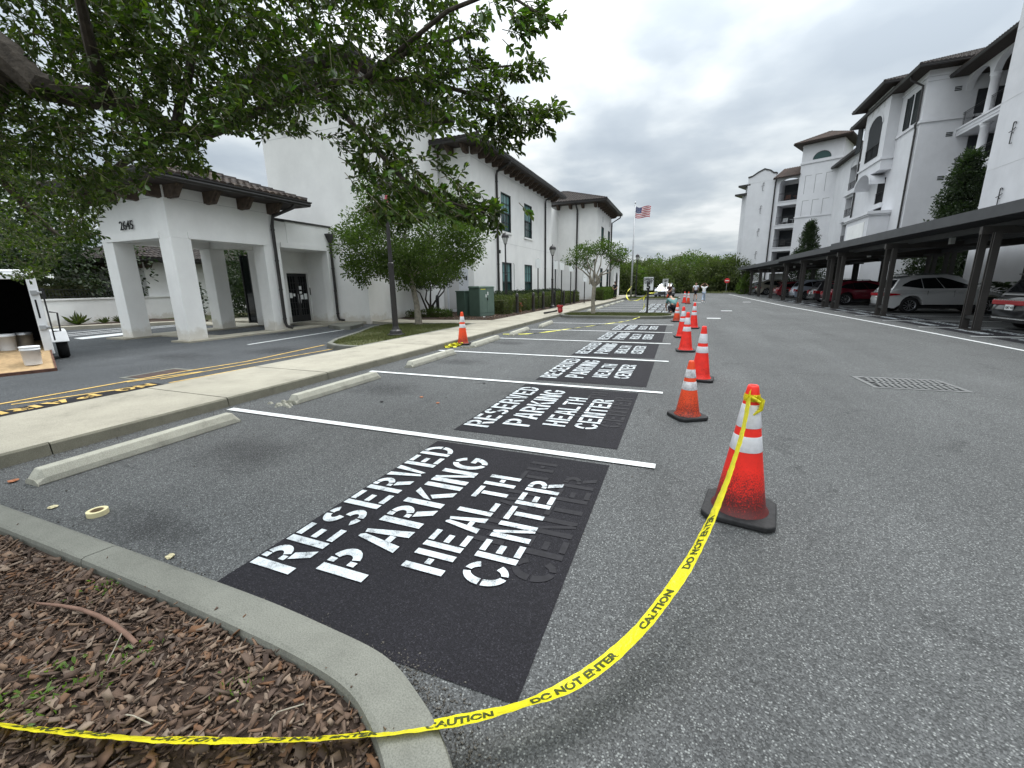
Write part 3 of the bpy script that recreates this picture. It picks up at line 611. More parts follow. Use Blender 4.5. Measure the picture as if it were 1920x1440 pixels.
# ------------------------------------------------------------------ roofs, eaves, windows
def tile_mesh(w=.26, l=.43, h=.075, n=4):
    m = MB(); vs = []
    for y, s_, dz in ((0, 1.0, .022), (l, .86, .0)):
        for k in range(n+1):
            t = pi*k/n; vs.append((-cos(t)*w/2*s_, y, sin(t)*h*s_+dz))
    fs = [(k, k+1, n+2+k, n+1+k) for k in range(n)]+[tuple(range(n, -1, -1))]
    m.smooth = False; m.use('roof_tile'); m.add(vs, fs); return m
TILE = tile_mesh(); TILE_ME = TILE.mesh('roof_tile')
def inside(p, poly):
    c = False; n = len(poly)
    for i in range(n):
        (x1, y1), (x2, y2) = poly[i], poly[i-1]
        if (y1 > p[1]) != (y2 > p[1]) and p[0] < (x2-x1)*(p[1]-y1)/(y2-y1)+x1: c = not c
    return c
def tile_face(poly3, parent, individual, matn='roof_tiles_small', w=.25, l=.36, cap=290, seed=1):
    """poly3: first edge is the eave (left to right seen from outside); fills the face with barrel tiles"""
    P = [Vector(p) for p in poly3]; ux = (P[1]-P[0]).normalized(); nrm = (P[1]-P[0]).cross(P[2]-P[0]).normalized(); uy = nrm.cross(ux)
    q = [((p-P[0]).dot(ux), (p-P[0]).dot(uy)) for p in P]; xm = min(a for a, b in q); xM = max(a for a, b in q); ym = max(b for a, b in q)
    R = Matrix((ux, uy, nrm)).transposed().to_4x4(); rr = random.Random(seed); cnt = 0
    m = MB(); m.use(matn); rows = int(ym/l)+1
    for j in range(rows):
        for i in range(int((xM-xm)/w)+1):
            x = xm+(i+.5)*w; y = j*l
            if not inside((x, y+l*.45), q): continue
            o = P[0]+ux*x+uy*(y-.03)+nrm*(.02+rr.uniform(0, .008))
            if individual and cnt < cap:
                ob = inst('roof_tile', TILE_ME, parent, o); ob.rotation_euler = (R @ Matrix.Rotation(rr.uniform(-.03, .03), 4, 'Z')).to_euler(); cnt += 1
            else:
                T_ = Matrix.Translation(o) @ R; m.add([T_ @ Vector(v) for v in TILE.v], TILE.f)
    if m.v: tag(m.build('roof_tiles', None, parent), kind='stuff')
    # deck under the tiles
    return P
BR = MB().use('bracket_wood')
BR.hexa([(0, -.11, -.34), (.30, -.11, -.34), (.30, .11, -.34), (0, .11, -.34)], [(0, -.11, 0), (.62, -.11, 0), (.62, .11, 0), (0, .11, 0)])
BR.hexa([(.02, -.055, -.36), (.44, -.055, -.30), (.44, .055, -.30), (.02, .055, -.36)], [(.02, -.055, -.02), (.66, -.055, -.02), (.66, .055, -.02), (.02, .055, -.02)])
BR_ME = BR.mesh('bracket')
def hip_roof(parent, x0, y0, x1, y1, zs, over, pitch, faces, brk, individual=False, gutter='bronze_metal', tiles='roof_tiles_small', step=.95, soffit='eave_wood', bscale=1.0):
    """zs = soffit height; faces = subset of 'NSEW' that get tiles, brk = sides that get brackets"""
    X0, Y0, X1, Y1 = x0-over, y0-over, x1+over, y1+over; ze = zs+.16
    hw = min(X1-X0, Y1-Y0)/2; rise = hw*math.tan(pitch); zr = ze+rise
    if X1-X0 < Y1-Y0: r0, r1 = (X0+hw, Y0+hw, zr), (X0+hw, Y1-hw, zr)
    else: r0, r1 = (X0+hw, Y0+hw, zr), (X1-hw, Y0+hw, zr)
    A, B, C_, D = (X0, Y0, ze), (X1, Y0, ze), (X1, Y1, ze), (X0, Y1, ze)
    if X1-X0 < Y1-Y0: F = {'S': (A, B, r0), 'E': (B, C_, r1, r0), 'N': (C_, D, r1), 'W': (D, A, r0, r1)}
    else: F = {'S': (A, B, r1, r0), 'E': (B, C_, r1), 'N': (C_, D, r0, r1), 'W': (D, A, r0)}
    m = MB().use('eave_wood')
    for f in F.values(): m.add(f, [tuple(range(len(f)))])
    m.use(soffit); m.add([(X0, Y0, zs), (X1, Y0, zs), (X1, Y1, zs), (X0, Y1, zs)], [(3, 2, 1, 0)])
    m.build('roof_deck', None, parent)
    for f in faces: tile_face(F[f], parent, individual, tiles, seed=ord(f))
    # ridge and hip caps
    m = MB().use(tiles)
    for a, b_ in ((A, r0), (B, r0 if X1-X0 < Y1-Y0 else r1), (C_, r1), (D, r1 if X1-X0 < Y1-Y0 else r0), (r0, r1)):
        a, b_ = Vector(a), Vector(b_); n = max(1, int((b_-a).length/.36))
        for i in range(n):
            p = a+(b_-a)*i/n+Vector((0, 0, .06)); q = a+(b_-a)*(i+1)/n+Vector((0, 0, .045))
            if (b_-a).length > .3: m.tube([p, q], [.115, .095], 6)
    tag(m.build('ridge_tiles', None, parent), kind='stuff')
    # gutter: ogee-like section, four sides
    g = MB().use(gutter)
    for a, b_, nx, ny in ((A, B, 0, -1), (B, C_, 1, 0), (C_, D, 0, 1), (D, A, -1, 0)):
        a, b_ = Vector(a), Vector(b_); u = (b_-a).normalized(); nn = Vector((nx, ny, 0)); a = a-u*.0; e1 = a-u*.11; e2 = b_+u*.11
        prof = [(-.01, -.165), (.055, -.165), (.085, -.10), (.075, -.06), (.115, -.02), (.115, .01), (.09, .01), (-.01, -.03)]
        k = len(prof); vs = []
        for e in (a, b_):
            s_ = -1 if e is a else 1
            for o, z in prof: p = e+nn*o+u*s_*o+Vector((0, 0, z)); vs.append(p)
        g.add(vs, [(i, (i+1) % k, k+(i+1) % k, k+i) for i in range(k)]+[tuple(range(k-1, -1, -1)), tuple(range(k, 2*k))])
    g.build('gutter', None, parent)
    for s_ in brk:
        if s_ in 'EW': L_ = y1-y0; n = max(1, round((L_-.3)/step))
        else: L_ = x1-x0; n = max(1, round((L_-.3)/step))
        for i in range(n+1):
            t = .15+(L_-.3)*i/n
            if s_ == 'E': loc, rz = (x1, y0+t, zs), 0
            if s_ == 'W': loc, rz = (x0, y0+t, zs), pi
            if s_ == 'S': loc, rz = (x0+t, y0, zs), -pi/2
            if s_ == 'N': loc, rz = (x0+t, y1, zs), pi/2
            inst('bracket', BR_ME, parent, loc, (0, 0, rz), (bscale*over/.85, bscale, bscale))
def window(parent, X, y0, y1, z0, z1, cols=2, rows=(2, 2), gl='sky_glass', frame='shutter_green', sill=True, depth=.10, sash=True):
    """window in a wall facing +X: frame, sashes, muntins, panes set back in the reveal"""
    f = MB().use(frame); t = .06; xo = X+.012; xi = X-depth
    f.box(xi, y0, z0, xo, y0+t, z1); f.box(xi, y1-t, z0, xo, y1, z1); f.box(xi, y0+t, z1-t, xo, y1-t, z1); f.box(xi, y0+t, z0, xo, y1-t, z0+t)
    fo = f.build('window', None, parent)
    zm = (z0+z1)/2; mu = MB().use(frame)
    mu.box(xi+.02, y0+t, zm-.035, xi+.06, y1-t, zm+.035)
    for (a, b_) in ((z0+t, zm-.035), (zm+.035, z1-t)):
        for c in range(1, cols): y = y0+t+(y1-y0-2*t)*c/cols; mu.box(xi+.02, y-.014, a, xi+.045, y+.014, b_)
        for r_ in range(1, 2): z = a+(b_-a)*r_/2; mu.box(xi+.02, y0+t, z-.014, xi+.043, y1-t, z+.014)
    mu.build('glazing_bars', None, fo)
    MB().quad((xi, y0+t, zm), (xi, y1-t, zm), (xi, y1-t, z1-t), (xi, y0+t, z1-t)).build('pane', gl, fo)
    MB().quad((xi, y0+t, z0+t), (xi, y1-t, z0+t), (xi, y1-t, zm), (xi, y0+t, zm)).build('pane', 'window_glass', fo)
    if sill: MB().box(X-.02, y0-.06, z0-.11, X+.07, y1+.06, z0).build('sill', 'white_stucco', fo)
    return fo
def wall_with_holes(m, X, y0, y1, z0, z1, holes, depth=.3, facing=1):
    """wall face in the plane x=X with rectangular holes (y0,y1,z0,z1) and reveals going to -X*facing"""
    ys = sorted(set([y0, y1]+[h[0] for h in holes]+[h[1] for h in holes])); zs = sorted(set([z0, z1]+[h[2] for h in holes]+[h[3] for h in holes]))
    for a, b_ in zip(ys, ys[1:]):
        for c, d in zip(zs, zs[1:]):
            ym, zm = (a+b_)/2, (c+d)/2
            if any(h[0] < ym < h[1] and h[2] < zm < h[3] for h in holes): continue
            p = [(X, a, c), (X, b_, c), (X, b_, d), (X, a, d)]; m.add(p if facing > 0 else p[::-1], [(0, 1, 2, 3)])
    for a, b_, c, d in holes:
        x = X-depth*facing
        m.quad((X, a, c), (x, a, c), (x, b_, c), (X, b_, c)); m.quad((X, a, d), (X, b_, d), (x, b_, d), (x, a, d))
        m.quad((X, a, c), (X, a, d), (x, a, d), (x, a, c)); m.quad((X, b_, c), (x, b_, c), (x, b_, d), (X, b_, d))
        m.quad((x, a, c), (x, b_, c), (x, b_, d), (x, a, d))
def downspout(parent, pts, r=.052, m_='bronze_metal', straps=True):
    m = MB().use(m_); m.tube(pts, r, 8)
    pts = [Vector(p) for p in pts]
    a, b_ = max(zip(pts, pts[1:]), key=lambda q: (q[1]-q[0]).length)
    if straps:
        for t in (.04, .35, .65, .96):
            p = a+(b_-a)*t; m.lathe([(r+.012, -.03), (r+.012, .03)], 10, p)
    return m.build('downspout', None, parent)

# ------------------------------------------------------------------ entrance portico
P_ = thing('entrance_portico', 'white stucco entrance portico on square columns with tiled roof and house number 2645', 'portico')
XW, XE, YS_, YN = -18.02, -14.45, 8.60, 12.28
ZB, ZT = 3.16, 4.62
COLS = [(XE-.58, YS_), (XW, YS_), (XE-.58, YN-.58), (XW, YN-.58)]
for x, y in COLS:
    m = MB().use('white_stucco'); m.box(x, y, .0, x+.58, y+.58, ZB); m.box(x-.02, y-.02, .0, x+.60, y+.60, .05)
    m.build('column', None, P_, bevel=.012)
m = MB().use('white_stucco')   # ring beam
for b_ in ((XW, YS_, XE, YS_+.42), (XW, YN-.42, XE, YN), (XW, YS_+.42, XW+.42, YN-.42), (XE-.42, YS_+.42, XE, YN-.42)):
    m.box(b_[0], b_[1], ZB, b_[2], b_[3], ZT)
m.build('beam', None, P_)
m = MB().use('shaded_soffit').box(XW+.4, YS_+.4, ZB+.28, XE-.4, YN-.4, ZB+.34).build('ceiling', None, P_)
m = MB().use('white_stucco')   # raised bands over the openings and the string line
m.box(XE, YS_+.50, ZB-.002, XE+.03, YN-.50, ZB+.19); m.box(XW+.30, YS_-.03, ZB-.002, XE-.50, YS_, ZB+.19)
m.build('lintel_band', None, P_)
m = MB().use('seam_grey').box(XE, YS_, 4.30, XE+.006, YN, 4.312).box(XW, YS_-.006, 4.30, XE, YS_, 4.312).build('string_line', None, P_)
hip_roof(P_, XW, YS_, XE, YN, ZT, .86, radians(19), 'SE', 'SE', individual=True, step=.98)
m = MB().use('black_ink'); put_text(m, '2645', .38, (-16.78, YS_-.035, 3.48), (1, 0, 0), (0, .0, 1), bold=.0, thick=.018, spacing=.95); m.build('house_number', None, P_)
downspout(P_, [(XE+.80, 12.55, ZT+.05), (XE+.78, 12.5, ZT-.12), (XE+.16, 12.12, ZT-.42), (XE+.09, 12.10, ZT-.75), (XE+.09, 12.10, .32), (XE+.14, 12.12, .17), (XE+.34, 12.2, .12)], .06)
rebase(P_, (-16.2, 10.4, 0))

# ------------------------------------------------------------------ link, tower and long building
B = thing('entrance_link', 'low flat-topped white link with recessed double glass entrance doors', 'entrance')
XL_, XB = -14.60, -15.95
m = MB().use('white_stucco')
m.box(-16.9, 12.9, 3.16, XL_, 15.19, 4.14); m.box(XL_-.36, 14.86, .1, XL_, 15.19, 3.16)
m.box(-16.9, 15.0, .1, XL_-.36, 15.19, 3.16)
wall_with_holes(m, XB, 12.9, 15.0, .1, 3.16, [(13.82, 14.95, .13, 2.25)], .22)
m.box(-16.9, 12.88, .1, XB, 12.9, 3.16); m.box(XL_-.35, 12.36, .1, XL_-.01, 12.52, 3.16); m.box(-16.9, 12.3, 3.16, XL_-.02, 12.9, 4.12)
m.build('wall', None, B)
MB().use('white_stucco').box(XL_, 12.55, 3.158, XL_+.03, 14.8, 3.34).build('lintel_band', None, B)
MB().use('bronze_metal').box(-16.95, 12.25, 4.14, XL_+.05, 15.19, 4.21).build('coping', None, B)
for y0, y1, hy in ((13.84, 14.385, 14.33), (14.395, 14.93, 14.45)):
    d = MB().use('door_frame'); x = XB-.16
    d.box(x, y0, .14, x+.06, y0+.08, 2.24); d.box(x, y1-.08, .14, x+.06, y1, 2.24); d.box(x, y0+.08, 2.12, x+.06, y1-.08, 2.24); d.box(x, y0+.08, .14, x+.06, y1-.08, .42)
    for k in range(1, 3): yy = y0+.08+(y1-y0-.16)*k/3; d.box(x+.02, yy-.01, .42, x+.055, yy+.01, 2.12)
    for k in range(1, 6): zz = .42+1.7*k/6; d.box(x+.02, y0+.08, zz-.01, x+.053, y1-.08, zz+.01)
    d_ = d.build('door', None, B)
    MB().quad((x+.02, y0+.08, .42), (x+.02, y1-.08, .42), (x+.02, y1-.08, 2.12), (x+.02, y0+.08, 2.12)).build('pane', 'dark_glass', d_)
    MB().use('chrome').tube([(x+.10, hy, .95), (x+.12, hy, 1.0), (x+.12, hy, 1.3), (x+.10, hy, 1.35)], .012, 6).build('handle', None, d_)
for y, z, w, h in ((14.46, 1.62, .13, .15), (14.46, 1.42, .13, .10), (13.93, 1.30, .14, .22), (14.12, 1.32, .10, .12), (14.52, 1.22, .13, .2), (14.70, 1.24, .16, .26)):
    MB().box(XB-.095, y, z-h/2, XB-.09, y+w, z+h/2).build('door_notice', 'sign_white', B)
m = MB().use('black_ink').box(XL_-.35, 14.9, 1.35, XL_-.34, 15.0, 1.5); 
m = MB().use('bronze_metal').box(XB, 14.955, 1.3, XB+.02, 14.99, 1.62); m.build('wall_plaque', None, B)
# conductor head and pipe on the pier
m = MB().use('bronze_metal')
m.hexa([(XL_+.02, 14.98, 3.52), (XL_+.14, 14.98, 3.52), (XL_+.14, 15.10, 3.52), (XL_+.02, 15.10, 3.52)], [(XL_, 14.86, 3.82), (XL_+.22, 14.86, 3.82), (XL_+.22, 15.2, 3.82), (XL_, 15.2, 3.82)])
m.box(XL_, 14.84, 3.82, XL_+.24, 15.22, 3.88)
m.build('rainwater_head', None, B)
downspout(B, [(XL_+.08, 15.04, 3.55), (XL_+.08, 15.04, .34), (XL_+.12, 15.06, .2), (XL_+.34, 15.14, .16)], .055)
MB().use('dark_glass').box(-17.93, 13.3, .14, -16.92, 13.34, 3.0).build('glass_screen', None, B)
for xx in (-17.93, -17.44, -16.95): MB().use('door_frame').box(xx-.03, 13.26, .13, xx+.03, 13.38, 3.05).build('screen_mullion', None, B)
rebase(B, (-16, 14, 0))

TW = thing('entrance_tower', 'tall plain white stucco tower block rising behind the entrance portico', 'tower')
tx0, ty0, tx1, ty1, tz = -17.95, 15.2, -12.85, 21.6, 10.12
m = MB().use('white_stucco').box(tx0, ty0, 0, tx1, ty1, tz)
m.build('wall', None, TW)
m = MB().use('seam_grey').box(tx0, ty0-.006, 7.98, tx1, ty0, 7.992).box(tx1, ty0, 9.75, tx1+.006, ty1, 9.765).box(tx0, ty0-.006, 9.75, tx1, ty0, 9.765)
m.build('string_line', None, TW)
def anchor(parent, org, u, nrm, h=1.6, m_='black_metal'):
    """wrought iron wall anchor: stem with curled ends and cross arms"""
    org, u, nrm = Vector(org), Vector(u), Vector(nrm); k = Vector((0, 0, 1)); m = MB().use(m_); o = org+nrm*.06
    m.tube([o-k*h*.5+u*.16, o-k*h*.5, o+k*h*.46, o+k*h*.5+u*.05, o+k*h*.46+u*.16], .022, 5)
    m.tube([o-u*.22+k*h*.08, o-k*0+k*h*.12, o+u*.22+k*h*.20], .018, 5)
    m.tube([o+k*h*.42, o+k*h*.44+u*.18, o+k*h*.36+u*.2], .014, 5)
    m.tube([o, o-nrm*.06], .02, 5)
    return m.build('wall_anchor', None, parent)
anchor(TW, (-16.65, ty0, 9.2), (1, 0, 0), (0, -1, 0), 2.2); anchor(TW, (-15.75, ty0, 9.2), (1, 0, 0), (0, -1, 0), 2.0)
hip_roof(TW, tx0, ty0, tx1, ty1, tz, .7, radians(20), 'SE', 'SE')
rebase(TW, (-15.4, 18.4, 0))

LB = thing('long_building', 'two-storey white stucco building with bracketed eaves and tall windows beside the sidewalk', 'building')
bx0, by0, bx1, by1, bz = -19.5, 21.85, -11.0, 36.9, 8.72
Yx = lambda px, py, X=-11.0: atX(px, py, X).y
wins = []
for pl, pr_, z0, z1 in ((940, 958, 4.95, 7.25), (983, 997, 4.95, 7.25), (944, 961, .55, 3.05), (985, 997, .55, 3.05)):
    wins.append((Yx(pl, 430), Yx(pr_, 430), z0, z1))
w0 = wins[0][1]-wins[0][0]
wins = [(wins[0][0], wins[0][1], 4.95, 7.25), (wins[1][0], wins[1][1], 4.95, 7.25), (wins[0][0], wins[0][1], .55, 3.05), (wins[1][0], wins[1][1], .55, 3.05)]
m = MB().use('white_stucco')
wall_with_holes(m, bx1, by0, by1, 0, bz, wins, .12)
m.quad((bx0, by0, 0), (bx1, by0, 0), (bx1, by0, bz), (bx0, by0, bz)); m.quad((bx1, by1, 0), (bx0, by1, 0), (bx0, by1, bz), (bx1, by1, bz)); m.quad((bx0, by1, 0), (bx0, by0, 0), (bx0, by0, bz), (bx0, by1, bz))
m.build('wall', None, LB)
for w in wins: window(LB, bx1, *w, cols=3, sill=w[2] > 1)
m = MB().use('seam_grey')
for z in (8.27, 4.25): m.box(bx1, by0, z, bx1+.007, by1, z+.012); m.box(bx0, by0-.007, z, bx1, by0, z+.012)
m.build('string_line', None, LB)
hip_roof(LB, bx0, by0, bx1, by1, bz, .95, radians(18), 'SE', 'SE', step=.93)
for px in (931, 1021):
    y = Yx(px, 430)
    downspout(LB, [(bx1+.95, y, bz+.02), (bx1+.93, y, bz-.15), (bx1+.12, y-.0, bz-.5), (bx1+.08, y, bz-.75), (bx1+.08, y, .15)], .07)
# service door in the end wall
d = MB().use('white_door').box(-12.75, by0-.03, .14, -11.35, by0-.005, 2.55); d_ = d.build('service_door', None, LB)
d_['label'] = 'pale grey steel service door'
MB().use('seam_grey').box(-12.6, by0-.045, .3, -11.95, by0-.031, 2.2).build('panel', None, d_)
MB().use('black_metal').box(-11.5, by0-.06, 1.9, -11.42, by0-.031, 2.15).build('closer', None, d_)
MB().use('galvanised').tube([(bx1+.05, Yx(963, 500), .3), (bx1+.05, Yx(963, 500), 2.95), (bx1+.05, Yx(961, 500), 3.05)], .02, 6).build('conduit', None, LB)
MB().use('black_metal').box(bx1, Yx(934, 466), 3.55, bx1+.12, Yx(934, 466)+.14, 3.75).build('wall_camera', None, LB)
m = MB().use('galvanised').box(-13.2, by0-.10, .95, -13.0, by0, 1.2).build('outlet_box', None, LB)
rebase(LB, (-15, 29, 0))

CB = thing('corner_building', 'farther white two-storey block with darker side wall and hipped tile roof beyond the long building', 'building')
cx0, cy0, cx1, cy1, cz = -17.5, 41.2, -7.9, 49.2, 8.75
wn = []
YC = lambda px: atX(px, 480, cx1).y
for a, b_ in ((1126, 1130.5), (1138.5, 1142)):
    y0, y1 = YC(a), YC(b_)
    wn += [(y0, y1, 4.9, 7.0), (y0, y1, .6, 3.1)]
m = MB().use('white_stucco'); wall_with_holes(m, cx1, cy0, cy1, 0, cz, wn, .12)
m.quad((cx0, cy0, 0), (cx1, cy0, 0), (cx1, cy0, cz), (cx0, cy0, cz)); m.quad((cx1, cy1, 0), (cx0, cy1, 0), (cx0, cy1, cz), (cx1, cy1, cz))
m.box(cx0, by1, 0, -11.6, cy0, 8.3)
m.build('wall', None, CB)
for w in wn: window(CB, cx1, *w, cols=2, sill=w[2] > 1)
for w in (wn[0], wn[2]):
    ym = (w[0]+w[1])/2; MB().use('seam_grey').box(cx1, ym-.14, 7.45, cx1+.02, ym+.14, 7.95).build('attic_vent', None, CB)
hip_roof(CB, cx0, cy0, cx1, cy1, cz, .95, radians(20), 'SEW', 'SE', step=1.1)
downspout(CB, [(-9.75, cy0-.9, cz), (-9.75, cy0-.1, cz-.5), (-9.75, cy0-.08, .1)], .08)
downspout(CB, [(cx1+1.0, cy1-.1, cz+.05), (cx1+.95, cy1-.1, cz-.3), (cx1+.1, cy1-.15, cz-.8), (cx1+.08, cy1-.15, .1)], .07)
# porch bay with a hood and an arched opening
m = MB().use('white_stucco').box(-13, 49.2, 0, -7.4, 53.6, 3.9); m.box(-12.6, 49.2, 3.9, -7.9, 53.2, 6.1); m.build('porch', None, CB)
m = MB().use('black_ink'); ar = [(-7.39, 51.3+.75*cos(t*pi/10), 2.1+.75*sin(t*pi/10)) for t in range(11)]+[(-7.39, 50.55, .2), (-7.39, 52.05, .2)]
m.add(ar, [tuple(range(len(ar)))]); m.build('arched_opening', None, CB)
m = MB().use('eave_wood').hexa([(-8, 48.9, 4.0), (-6.8, 48.9, 4.0), (-6.8, 54, 4.0), (-8, 54, 4.0)], [(-8, 49.2, 4.75), (-7.6, 49.2, 4.45), (-7.6, 53.6, 4.45), (-8, 53.6, 4.75)]); m.build('porch_hood', None, CB)
rebase(CB, (-12.6, 45, 0))

# ------------------------------------------------------------------ courtyard wall, iron railing and wing behind the portico
CW = thing('courtyard_wall', 'low white rendered garden wall with a flat coping behind the trailer', 'wall')
wp = [(-26.0, -12), (-26.0, 10.6), (-26.7, 14.2), (-27.0, 22)]
m = MB().use('white_stucco'); c = MB().use('white_stucco')
for (a, b_), (e, f) in zip(wp, wp[1:]):
    d = Vector((e-a, f-b_)); l = d.length; d.normalize(); m.obox((a, b_), d, l, .24, 0, 1.24); c.obox((a+.05, b_), d, l, .34, 1.24, 1.31)
m.build('wall', None, CW); c.build('coping', None, CW); rebase(CW, (-26.1, 8, 0))
IR = thing('iron_railing', 'black iron railing with curved pickets on top of the low garden wall', 'railing')
m = MB().use('black_metal'); r_ = MB().use('black_metal')
for (a, b_), (e, f) in zip(wp[:2], wp[1:3]):
    d = Vector((e-a, f-b_)); l = d.length; d.normalize()
    for z in (1.38, 1.70): r_.obox((a-.12, b_), d, l, .03, z, z+.025)
    k = 0
    while k*.125 < l:
        p = Vector((a-.12, b_))+d*(k*.125)
        if p.y > -3: m.tube([(p.x, p.y, 1.39), (p.x+.05, p.y+.0, 1.48), (p.x-.03, p.y, 1.60), (p.x, p.y, 1.71)], .009, 4, False)
        k += 1
q = MB().use('black_metal')
for y in (-2, 1, 4, 7, 10, 14.1): q.box(-26.2 if y < 12 else -26.85, y-.03, 1.31, -26.12 if y < 12 else -26.77, y+.03, 1.78)
q.build('post', None, IR); r_.build('rail', None, IR); m.build('pickets', None, IR); rebase(IR, (-26.12, 6, 1.31))
WB = thing('garden_wing', 'single-storey white wing with brown tile roof seen through the portico', 'building')
MB().use('white_stucco').box(-36, 14.4, 0, -26.9, 24, 3.1).build('wall', None, WB)
hip_roof(WB, -36, 14.4, -26.9, 24, 3.1, .8, radians(20), 'SE', 'SE', step=1.0, bscale=.9); rebase(WB, (-31, 19, 0))
WC = thing('garden_pavilion', 'distant white pavilion with dark roof half hidden by garden trees', 'building')
MB().use('white_stucco').box(-44, -3, 0, -37, 7, 2.7).build('wall', None, WC); hip_roof(WC, -44, -3, -37, 7, 2.7, .7, radians(20), 'E', ''); rebase(WC, (-40, 2, 0))
# ------------------------------------------------------------------ apartment block on the right
AP = thing('apartment_block', 'tall white apartment block with stacked balconies, right behind the near carport', 'apartment building')
A = 'apartment_stucco'
aX = lambda px, py, X: atX(px, py, X)
# near wall
m = MB().use(A).box(14.0, -6, 0, 30, 31.05, 19.5); m.build('wall', None, AP)
m = MB().use('seam_grey')
for z in (3.6, 6.9, 10.0, 13.1): m.box(13.994, -6, z, 14.0, 31.05, z+.014)
m.build('string_line', None, AP)
for px, py in ((1900, 249), (1874.7, 372)):
    p = aX(px, py, 14.0); anchor(AP, (14.0, p.y, p.z), (0, -1, 0), (-1, 0, 0), .95)
# recessed balcony bay
m = MB().use(A).box(21.2, 25, 0, 30, 45.2, 16.2); m.build('balcony_back_wall', None, AP)
FL = [(12.5, 11.95), (9.4, 8.85), (6.3, 5.75), (3.2, 2.65)]
for zt_, zb_ in FL:
    s_ = MB().use(A); s_.box(18.15, 28, zb_, 21.2, 45.15, zt_-.12); s_.box(18.08, 28, zt_-.12, 21.2, 45.15, zt_); s_.box(18.12, 28, zb_+.18, 18.15, 45.15, zb_+.24); s_.build('balcony_slab', None, AP)
def baluster_rail(parent, a, b_, z, h=1.05, step=.13, m_='black_metal'):
    a, b_ = Vector(a), Vector(b_); l = (b_-a).length; d = (b_-a)/l; m = MB().use(m_)
    for zz in (z+.08, z+h-.12, z+h): m.tube([(a.x, a.y, zz), (b_.x, b_.y, zz)], .02 if zz > z+h-.05 else .012, 4)
    for k in range(int(l/step)+1):
        p = a+d*k*step; m.tube([(p.x, p.y, z+.08), (p.x, p.y, z+h)], .009 if k % 10 else .022, 3, False)
    return m.build('railing', None, parent)
for i, (zt_, zb_) in enumerate(FL):
    top = FL[i-1][1] if i else 15.0
    for yc in (42.2, 37.8, 33.4):
        c = MB().use(A); c.smooth = True; c.lathe([(.30, 0), (.30, .12), (.25, .16), (.235, top-zt_-.3), (.27, top-zt_-.26), (.27, top-zt_-.2), (.24, top-zt_-.16), (.32, top-zt_-.08), (.32, top-zt_)], 16, (18.45, yc, zt_)); c.build('column', None, AP)
    baluster_rail(AP, (18.35, 28), (18.35, 45.15), zt_)
    for y0, y1 in ((28.2, 33.2), (33.6, 38.6), (39, 44.9)):
        MB().box(21.1, y0, zt_, 21.18, y1, zt_+2.5).build('patio_door', 'deep_shade', AP)  # doors kept wide and dark: the recess shade is in their colour
for zt_, zb_ in FL: MB().box(18.9, 45.06, zt_, 21.1, 45.13, zt_+2.5).build('painted_shade_panel', 'deep_shade', AP)  # added dark sheets, painted shade at the balcony ends
# arched fascia over the top balconies
m = MB().use(A)
for y0, y1 in ((42.35, 45.15), (37.95, 42.05), (33.55, 37.65), (28, 33.25)):
    n = 14
    for k in range(n):
        ya, yb = y0+(y1-y0)*k/n, y0+(y1-y0)*(k+1)/n; f = lambda y: 15.0+.95*math.sqrt(max(0, 1-((y-(y0+y1)/2)/((y1-y0)/2))**2))
        m.quad((18.2, ya, f(ya)), (18.2, ya, 16.1), (18.2, yb, 16.1), (18.2, yb, f(yb))); m.quad((18.2, ya, f(ya)), (18.2, yb, f(yb)), (18.6, yb, f(yb)), (18.6, ya, f(ya)))
    m.box(18.2, y0-.3, 15.0, 18.6, y0, 16.1)
m.build('arcade', None, AP)
hip_roof(AP, 18.2, 22, 28, 45.15, 16.0, 1.0, radians(22), 'W', '', tiles='brown_tiles')
# middle block: end wall, shutters, string courses
m = MB().use(A).box(15.9, 45.15, 0, 28, 57.6, 16.75); m.build('wall', None, AP)
m = MB().use(A)
m.box(15.80, 45.05, 13.2, 20.5, 57.6, 13.38); m.box(15.82, 45.07, 16.3, 28, 57.6, 16.45); m.box(15.84, 45.09, 16.0, 28, 45.15, 16.1)
m.build('moulding', None, AP)
for px0, px1, pt, pb in ((1700, 1709, 182, 242), (1716, 1726, 170, 230), (1609, 1617, 236, 288)):
    p0, p1 = aX(px0, (pt+pb)/2, 15.9), aX(px1, (pt+pb)/2, 15.9); zt_, zb_ = aX(px1, pt, 15.9).z, aX(px0, pb, 15.9).z; y0, y1 = max(p1.y, 45.3), p0.y
    if y1 < y0+.4: y1 = y0+.9
    s_ = MB().use('shutter_green'); s_.box(15.86, y0, zb_, 15.895, y1, zt_)
    n = int((zt_-zb_)/.14)
    for k in range(n): z = zb_+.1+k*.14; s_.hexa([(15.80, y0+.06, z), (15.86, y0+.06, z), (15.86, y1-.06, z), (15.80, y1-.06, z)], [(15.84, y0+.06, z+.08), (15.86, y0+.06, z+.08), (15.86, y1-.06, z+.08), (15.84, y1-.06, z+.08)])
    s_.box(15.80, y0, zb_, 15.87, y0+.06, zt_); s_.box(15.80, y1-.06, zb_, 15.87, y1, zt_); s_.build('louvred_shutter', None, AP)
for z in (15.1, 12.05, 9.0): 
    v = MB().use('shutter_green')
    for k in range(3): v.box(17.55, 45.11, z+k*.11, 17.95, 45.14, z+k*.11+.06)
    v.build('vent', None, AP)
hip_roof(AP, 15.9, 45.15, 27, 57.6, 16.75, .95, radians(22), 'SW', '', tiles='roof_tiles_small')
downspout(AP, [(15.05, 45.9, 16.8), (15.1, 45.9, 16.5), (15.78, 45.55, 15.9), (15.8, 45.5, 13.4), (15.7, 45.5, 13.2), (15.78, 45.5, 12.9), (15.8, 45.5, .2)], .075)
